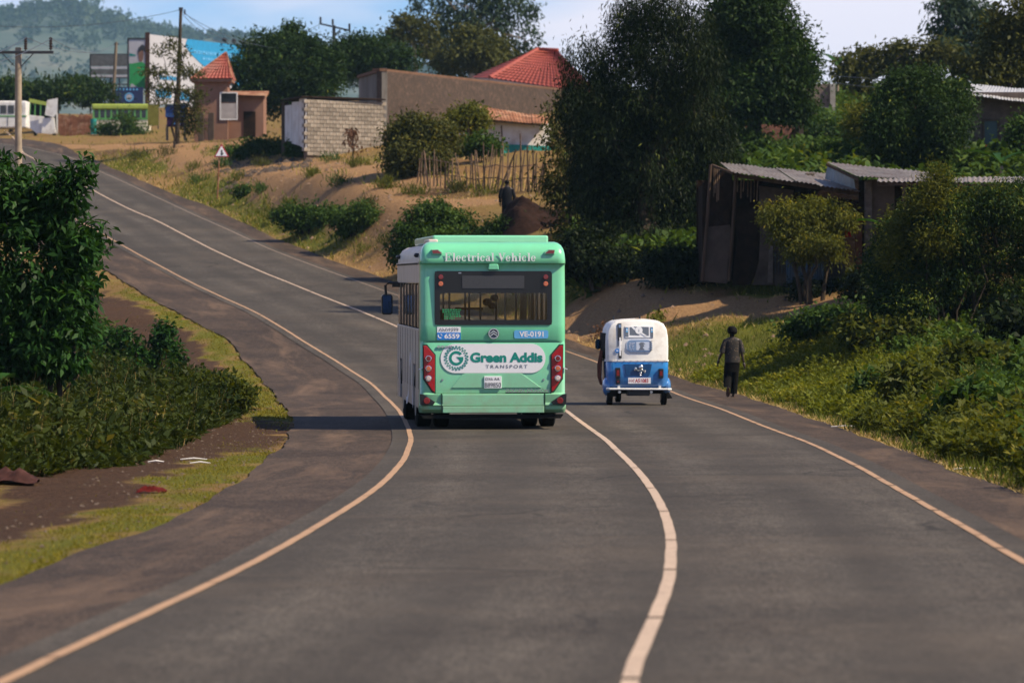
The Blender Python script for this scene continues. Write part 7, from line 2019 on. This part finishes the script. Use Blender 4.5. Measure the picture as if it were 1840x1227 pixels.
# right verge
n = 17000
Y = 33 + 72 * rn.rand(n) ** .85
wd = np.interp(Y, [33, 44, 60, 75, 92, 104, 108], [2.6, 3.2, 5.0, 6.8, 7.5, 5.0, 1.5])
u = rn.rand(n)
edge = .45 + .35 * np.sin(Y * .9) * np.sin(Y * .37 + 1)
X = XRS(Y) + edge + u * wd
keep = (rn.rand(n) < .35 + .75 * patchy(X, Y, .8)) & (bare_at(X, Y) < .3)
X, Y, u = X[keep], Y[keep], u[keep]
H = (.16 + .5 * np.clip((X - XRS(Y)) / 2.2, 0, 1)) * (.55 + .8 * rn.rand(len(X))) * np.interp(Y, [44, 70, 90, 108], [1.25, 1.1, .8, .6])
far_ = (X - XRS(Y)) > np.interp(Y, [50, 65, 80], [.9, 1.8, 3.6])
near = ~far_
bl = rn.rand(near.sum()) < np.interp(Y[near], [50, 78], [.15, .7])
blades('verge_weeds_grass', 'yellowish tall grass standing among the right verge weeds', np.repeat(X[near][bl], 3) + rn.normal(size=3 * bl.sum()) * .12, np.repeat(Y[near][bl], 3) + rn.normal(size=3 * bl.sum()) * .12, np.repeat(H[near][bl], 3) * (.45 + .6 * rn.rand(3 * bl.sum())), 'grass', .011, .35, rn)
mid_ = near & (Y > 74 + 4 * np.sin(X * 1.7))
low_ = near & ~mid_
weeds('verge_weeds', 'low yellow green weeds beside the walking woman', X[mid_], Y[mid_], H[mid_] * .62 * (.6 + .7 * rn.rand(mid_.sum())), 'weed_yellow', (.11, .38), 15, rn=rn)
weeds('verge_weeds', 'tall tangled weeds along the right edge of the road', X[low_], Y[low_], H[low_] * (.6 + .7 * rn.rand(low_.sum())), 'weed', (.115, .4), 17, rn=rn)
weeds('leafy_weeds', 'darker leafy weeds on the bank right of the walking woman', X[far_], Y[far_], H[far_] * .9, 'mid', (.15, .5), 14, rn=rn)
# a few bigger plants standing out of the verge
for k, (px, d, lob_, L, lab) in enumerate((
        (1650, 70, [(1640, 690, 36, 30), (1662, 720, 34, 30)], .17, 'big leafy weed clump by the verge, middle of the right bank'),
        (1740, 62, [(1740, 740, 44, 44), (1710, 770, 30, 30), (1775, 770, 30, 34)], .17, 'dense leafy bush on the right verge nearest the picture edge'),
        (1815, 56, [(1820, 790, 34, 40), (1850, 770, 34, 50)], .17, 'leafy bush cut by the right picture edge above the shoulder'),
        (1600, 80, [(1580, 700, 34, 26), (1612, 712, 26, 24)], .15, 'dark leafy clump at the verge edge left of the bigger clumps'),
        (1620, 90, [(1610, 600, 60, 26), (1540, 590, 40, 22), (1680, 610, 50, 30)], .16, 'spread of dark broad leaves under the big right bush'),
        (1500, 102, [(1480, 575, 34, 16), (1520, 570, 34, 18), (1440, 590, 26, 14)], .15, 'sunlit leafy plants right of the bare earth track'),
        (1760, 76, [(1740, 650, 40, 30), (1790, 660, 44, 34)], .16, 'dark leafy plants below the big right bush'))):
    tree('leafy_weed', lab, 'plant', d, px, lob_, 3800, L, L * .5, 'mid' if k % 2 else 'weed', .3, .13, .02, seed=70 + k, stems=5, depth=.8)
# left weeds
poly = [tuple(hit(x, y))[:2] for x, y in ((-240, 900), (0, 866), (100, 855), (200, 842), (300, 812), (370, 776), (448, 742), (432, 730), (300, 733), (100, 728), (-260, 738))]
xs_, ys_p = [p_[0] for p_ in poly], [p_[1] for p_ in poly]
n = 26000
X = rn.uniform(min(xs_), max(xs_), n); Y = rn.uniform(min(ys_p), max(ys_p), n)
k_ = inside(X, Y, poly) & (rn.rand(n) < .3 + .8 * patchy(X, Y, 1.1, 2))
X, Y = X[k_], Y[k_]
front = np.interp(X, sorted(xs_[1:7]), [y for _, y in sorted(zip(xs_[1:7], ys_p[1:7]))])
H = (.15 + .7 * np.clip((Y - front) / 4.0, 0, 1)) * (.35 + .55 * PATCHT(X * 1.6, Y * 1.4) + .7 * rn.rand(len(X)) ** 2) * np.interp(X, [-8, -6, -4.5], [1.0, .62, .38])
b_ = rn.rand(len(X)) < .3
weeds('roadside_weeds', 'dense mass of tall weeds on the left roadside below the bush', X[~b_], Y[~b_], H[~b_], 'weed_dark', (.085, .36), 15, rn=rn)
weeds('leafy_weeds', 'larger leaved plants scattered through the left weeds', X[b_], Y[b_], H[b_] * 1.12, 'weed_dark', (.15, .42), 12, rn=rn)
q_ = rn.rand(len(X)) < .25
blades('dry_stalks', 'dry pale stalks standing among the left weeds', X[q_], Y[q_], H[q_] * 1.25, 'straw', .006, .2, rn)
for k, (px, d, lob_, L, g_, lab) in enumerate((
        (295, 66, [(295, 590, 9, 14), (296, 615, 16, 16), (298, 645, 24, 22), (296, 668, 30, 16)], .13, 'glossy', 'pointed dark green plant standing above the left weeds'),
        (218, 64, [(215, 606, 26, 18), (190, 640, 34, 24), (240, 640, 26, 22), (215, 662, 40, 20)], .15, 'glossy', 'leafy plant left of the pointed plant in the left weeds'),
        (140, 60, [(150, 650, 40, 26), (110, 690, 50, 30), (60, 690, 40, 30)], .15, 'glossy', 'dark leafy plants under the big left bush'),
        (120, 66, [(160, 600, 34, 30), (125, 610, 30, 30)], .13, 'mid', 'lighter foliage filling the foot of the big left bush'),
        (400, 76, [(400, 700, 36, 20), (425, 712, 20, 14), (360, 695, 28, 18)], .12, 'weed', 'low weedy clump at the right tip of the left weeds'),
        (20, 56, [(10, 700, 40, 30), (-30, 690, 40, 40)], .15, 'glossy', 'leafy plant at the left picture edge under the banana leaf'))):
    tree('leafy_plant', lab, 'plant', d, px, lob_, 3400, L, L * .42, g_, .2, .1, .02, seed=90 + k, stems=5, depth=.7)
# grass on the green patches, straw on the dry ones
def zone_points(kind, n, y0, y1, xa, xb, p0=0.0):
    Y = y0 + (y1 - y0) * rn.rand(n); X = xa(Y) + (xb(Y) - xa(Y)) * rn.rand(n)
    z_ = zone_at(X, Y, kind)
    out = (X < XLS(Y) - .02) | (X > XRS(Y) + .02)
    ok = out & (rn.rand(n) < (z_ * (.35 + .9 * patchy(X, Y, 1.6)) + p0 * patchy(X, Y, .7, 3)) * (1 - bare_at(X, Y)) * (1 - .85 * zone_at(X, Y, 'red') * (kind == 'green')))
    return X[ok], Y[ok]
X, Y = zone_points('green', 150000, 24, 62, lambda y: XLS(y) - 4, XLS, .05)
blades('verge_grass', 'short bright grass on the left verge', X, Y, (.012 + .035 * rn.rand(len(X)) ** 2), 'moss', .006, .8, rn)
X, Y = zone_points('green', 90000, 62, 150, lambda y: XLS(y) - 4, XLS, .04)
blades('verge_grass', 'yellowish grass along the far left edge of the shoulder', X, Y, (.02 + .06 * rn.rand(len(X)) ** 2), 'moss', .012, .8, rn)
X, Y = zone_points('green', 110000, 36, 118, XRS, lambda y: XRS(y) + 9, .1)
blades('verge_grass', 'grass along the right edge of the shoulder', X, Y, .05 + .16 * rn.rand(len(X)), 'grass', .011, .5, rn)
X, Y = zone_points('green', 120000, 118, 300, XRS, lambda y: XRS(y) + 24, .012)
blades('bank_grass', 'green grass on the bank between the far road and the houses', X, Y, .1 + .3 * rn.rand(len(X)), 'grass', .03, .5, rn)
X, Y = zone_points('dry', 110000, 90, 260, XRS, lambda y: XRS(y) + 16, .02)
blades('dry_grass', 'dry straw coloured grass on the far bank', X, Y, .04 + .12 * rn.rand(len(X)), 'straw', .02, .7, rn)
Y = 40 + 62 * rn.rand(9000); X = XRS(Y) + np.abs(rn.normal(size=9000)) * .35 - .1
blades('dry_grass', 'straw litter along the right shoulder edge', X, Y, .02 + .05 * rn.rand(9000), 'straw', .01, .9, rn)
n = 60000
Y = 100 + 150 * rn.rand(n); X = XRS(Y) + 30 * rn.rand(n)
b_ = bare_at(X, Y); k_ = (rn.rand(n) < .18 + .5 * (b_ > .05) * (b_ < .55)) & (patchy(X, Y, 2.1, 5) > .52) & (b_ < .85)
blades('dry_grass', 'sparse dry tufts over the bare slope and along the worn tracks', X[k_], Y[k_], .04 + .12 * rn.rand(int(k_.sum())), 'straw', .018, .7, rn)
n = 3600
Y = 104 + 130 * rn.rand(n); X = XRS(Y) + .2 + 22 * rn.rand(n) ** 1.5
Z = G(X, Y); r_ = .02 + .1 * rn.rand(n) ** 4
oct_ = np.array([(1, 0, 0), (0, 1, 0), (-1, 0, 0), (0, -1, 0), (0, 0, .8)])
V = (np.stack([X, Y, Z], 1)[:, None] + oct_[None] * r_[:, None, None] * (.6 + .8 * rn.rand(n, 5, 3))).reshape(-1, 3)
F_ = (np.arange(n)[:, None, None] * 5 + np.array([(0, 1, 4), (1, 2, 4), (2, 3, 4), (3, 0, 4)])[None]).reshape(-1, 3)
tag(np_mesh('stones', V, F_, mat('slope_stone', (.24, .16, .11), .9, var=.5, scale=9), None), 'loose stones and clods scattered over the slope', 'stones', kind='stuff')
n = 60000
Y = 30 + 150 * rn.rand(n); X = XLS(Y) - 3.5 - 26 * rn.rand(n)
k_ = (patchy(X, Y, .9, 4) > .45) & (zone_at(X, Y, 'red') < .3)
blades('field_grass', 'rough grass on the open ground left of the road', X[k_], Y[k_], .06 + .2 * rn.rand(int(k_.sum())), 'grass', .016, .5, rn)
# tall grass before the huts
Y = 117.5 + 6 * rn.rand(16000); X = (1290 + 330 * rn.rand(16000) - 920) / FPX * Y
k_ = bare_at(X, Y) < .1; X, Y = X[k_], Y[k_]
blades('tall_grass', 'tall dark grass in front of the mud hut', X, Y, (.12 + .4 * rn.rand(len(X))) * np.clip(patchy(X, Y, 1.5) * 1.4 - .2, .1, 1), 'weed', .015, .3, rn)
Y = 120 + 8 * rn.rand(12000); X = (1020 + 280 * rn.rand(12000) - 920) / FPX * Y
k_ = bare_at(X, Y) < .1; X, Y = X[k_], Y[k_]
blades('tall_grass', 'shaded grass beneath the weeping tree', X, Y, .1 + .25 * rn.rand(len(X)), 'weed', .015, .4, rn)
# undergrowth of the upper slope so that bare soil does not show between the trees
Y = 126 + 130 * rn.rand(60000) ** 1.2; X = (1040 + 1000 * rn.rand(60000) - 920) / FPX * Y
k_ = patchy(X, Y, .45) > .22
weeds('slope_undergrowth', 'green undergrowth on the slope between the right hand trees and huts', X[k_][:26000], Y[k_][:26000], .35 + .7 * rn.rand(min(26000, int(k_.sum()))), 'mid', (.32, .5), 5, False, rn)

# ------------------------------------------------------------------ wood on the far hill
n = 2600
X = rn.uniform(-420, 300, n) * HK; Y = rn.choice([0, 1], n, p=[.65, .35]) * rn.uniform(1180, 1480, n); Y = np.where(Y == 0, 1500 + rn.normal(size=n) * 22, Y) * HK
ok = (Y > 1440 * HK) | (np.sin(X * .011) * np.sin(Y * .0075 + X * .004) > .1)
X, Y = X[ok], Y[ok]
Zh = hill_h(X, Y)
R_ = HK * (1.6 + 2.6 * rn.rand(len(X)) ** 1.5) * (.8 + .5 * np.sin(X * .019) * np.sin(X * .0064))
per = 46
c = np.stack([X, Y, Zh + R_ * .9], 1)
P_ = (c[:, None] + unit(rn.normal(size=(len(X) * per, 3))).reshape(len(X), per, 3) * (R_[:, None] * (.55 + .5 * rn.rand(len(X), per)))[..., None]).reshape(-1, 3)
k = len(P_)
V = leaf_quads(P_, rn.normal(size=(k, 3)), rn.normal(size=(k, 3)), 2.6 + 2.6 * rn.rand(k), 2.1 + 1.6 * rn.rand(k))
o = np_mesh('hill_wood', V, quad_faces(k), GREENS['far'], None, np.repeat(rn.rand(len(X)), per))
tag(o, 'hazy trees along the crest and folds of the far hill', 'trees', kind='stuff')

# ------------------------------------------------------------------ small things on the ground
def rag(name, px, py, w, h, col, label, cat, seed):
    rs_ = random.Random(seed); h_ = hit(px, py)
    mb = MB(); n_ = 9
    for j in range(n_):
        for i in range(n_):
            u, v = i / (n_ - 1) * 2 - 1, j / (n_ - 1) * 2 - 1
            e = max(0, 1 - (abs(u) ** 2.2 + abs(v) ** 2.2) * .75)
            mb.v.append((u * w / 2 + rs_.uniform(-.02, .02), v * w * .4 + rs_.uniform(-.02, .02), h * e * (.5 + .5 * math.sin(u * 5 + seed) * math.sin(v * 4)) + h * .35 * e + rs_.uniform(0, .02)))
    for j in range(n_ - 1):
        for i in range(n_ - 1): mb.f.append((j * n_ + i, j * n_ + i + 1, (j + 1) * n_ + i + 1, (j + 1) * n_ + i)); mb.m.append(0)
    o = mb.build(name, mat(name + '_cloth', col, .9, var=.6, scale=9), None, loc=h_, smooth='all', fix=False)
    return tag(o, label, cat)
rag('cloth_heap', 22, 872, .55, .15, (.07, .03, .026), 'crumpled reddish brown cloth lying on the left verge at the picture edge', 'cloth', 3)
rag('rag', 272, 886, .3, .06, (.12, .012, .01), 'flat dark red rag on the left verge grass', 'rag', 4)
for k, (px, py, L, a) in enumerate(((348, 828, .34, .1), (360, 834, .25, 0), (280, 832, .2, .5), (132, 835, .14, 1.1), (1520, 768, .5, .05), (1560, 856, .3, .1), (1740, 845, .35, .1))):
    h_ = hit(px, py)
    o = MB().tube([(-L / 2, 0, .015), (0, .01, .03), (L / 2, L * math.sin(a) * .5, .015)], [.008, .012, .006], 6).build('pale_stick', M['white_wall'], None, loc=h_)
    tag(o, ['longer white stick in the middle of the left verge', 'shorter white stick just below the longer one on the left verge', 'pale twig on the dry grass before the left weeds', 'small white sliver beside the left weeds near the cloth heap', 'long pale strip of litter on the right shoulder edge', 'short pale strip at the right shoulder near the grass', 'pale strip on the right shoulder near the picture edge'][k], 'stick', 'pale sticks and strips on the verges')
n = 5200
Y = 22 + 90 * rn.rand(n); sd = rn.rand(n) < .5
off = rn.rand(n) ** 1.4
X = np.where(sd, XLS(Y) - 1.6 + off * (XL(Y) - XLS(Y) + 1.3), XRS(Y) + 1.0 - off * (XRS(Y) - XR(Y) + .6))
Z = G(X, Y) + .01
r_ = .006 + .02 * rn.rand(n) ** 3
oct_ = np.array([(1, 0, 0), (0, 1, 0), (-1, 0, 0), (0, -1, 0), (0, 0, .8)])
V = (np.stack([X, Y, Z], 1)[:, None] + oct_[None] * r_[:, None, None] * (.6 + .8 * rn.rand(n, 5, 3))).reshape(-1, 3)
F_ = (np.arange(n)[:, None, None] * 5 + np.array([(0, 1, 4), (1, 2, 4), (2, 3, 4), (3, 0, 4)])[None]).reshape(-1, 3)
tag(np_mesh('gravel', V, F_, mat('gravel', (.15, .11, .085), .9, var=.5, scale=20), None), 'loose gravel and crumbs on the shoulders', 'gravel', kind='stuff')
# rubble before the block store
n = 260
hX = np.array([foot(x, d)[:] for x, d in zip(rn.uniform(395, 560, n), rn.uniform(192, 210, n))])
r_ = .05 + .2 * rn.rand(n) ** 2
V = (hX[:, None] + oct_[None] * r_[:, None, None] * (.6 + .8 * rn.rand(n, 5, 3))).reshape(-1, 3)
F_ = (np.arange(n)[:, None, None] * 5 + np.array([(0, 1, 4), (1, 2, 4), (2, 3, 4), (3, 0, 4)])[None]).reshape(-1, 3)
tag(np_mesh('rubble', V, F_, M['plaster'], None), 'grey rubble between the pink house and the white sheets', 'rubble', kind='stuff')

# ------------------------------------------------------------------ the air
hz = MB().box((0, 3870, 145), (11400, 9260, 320)).build('haze', None)
hz.data.materials.clear()
hm_ = bpy.data.materials.new('haze_air'); hm_.use_nodes = True
hm_.node_tree.nodes.clear()
ho = hm_.node_tree.nodes.new('ShaderNodeOutputMaterial'); hv = hm_.node_tree.nodes.new('ShaderNodeVolumePrincipled')
hv.inputs['Density'].default_value = 0.000075
hv.inputs['Color'].default_value = (0.45, 0.76, 1.0, 1)
hm_.node_tree.links.new(hv.outputs['Volume'], ho.inputs['Volume'])
hz.data.materials.append(hm_)
hz['kind'] = 'stuff'
hz['label'] = 'thin blue haze lying over the valley'
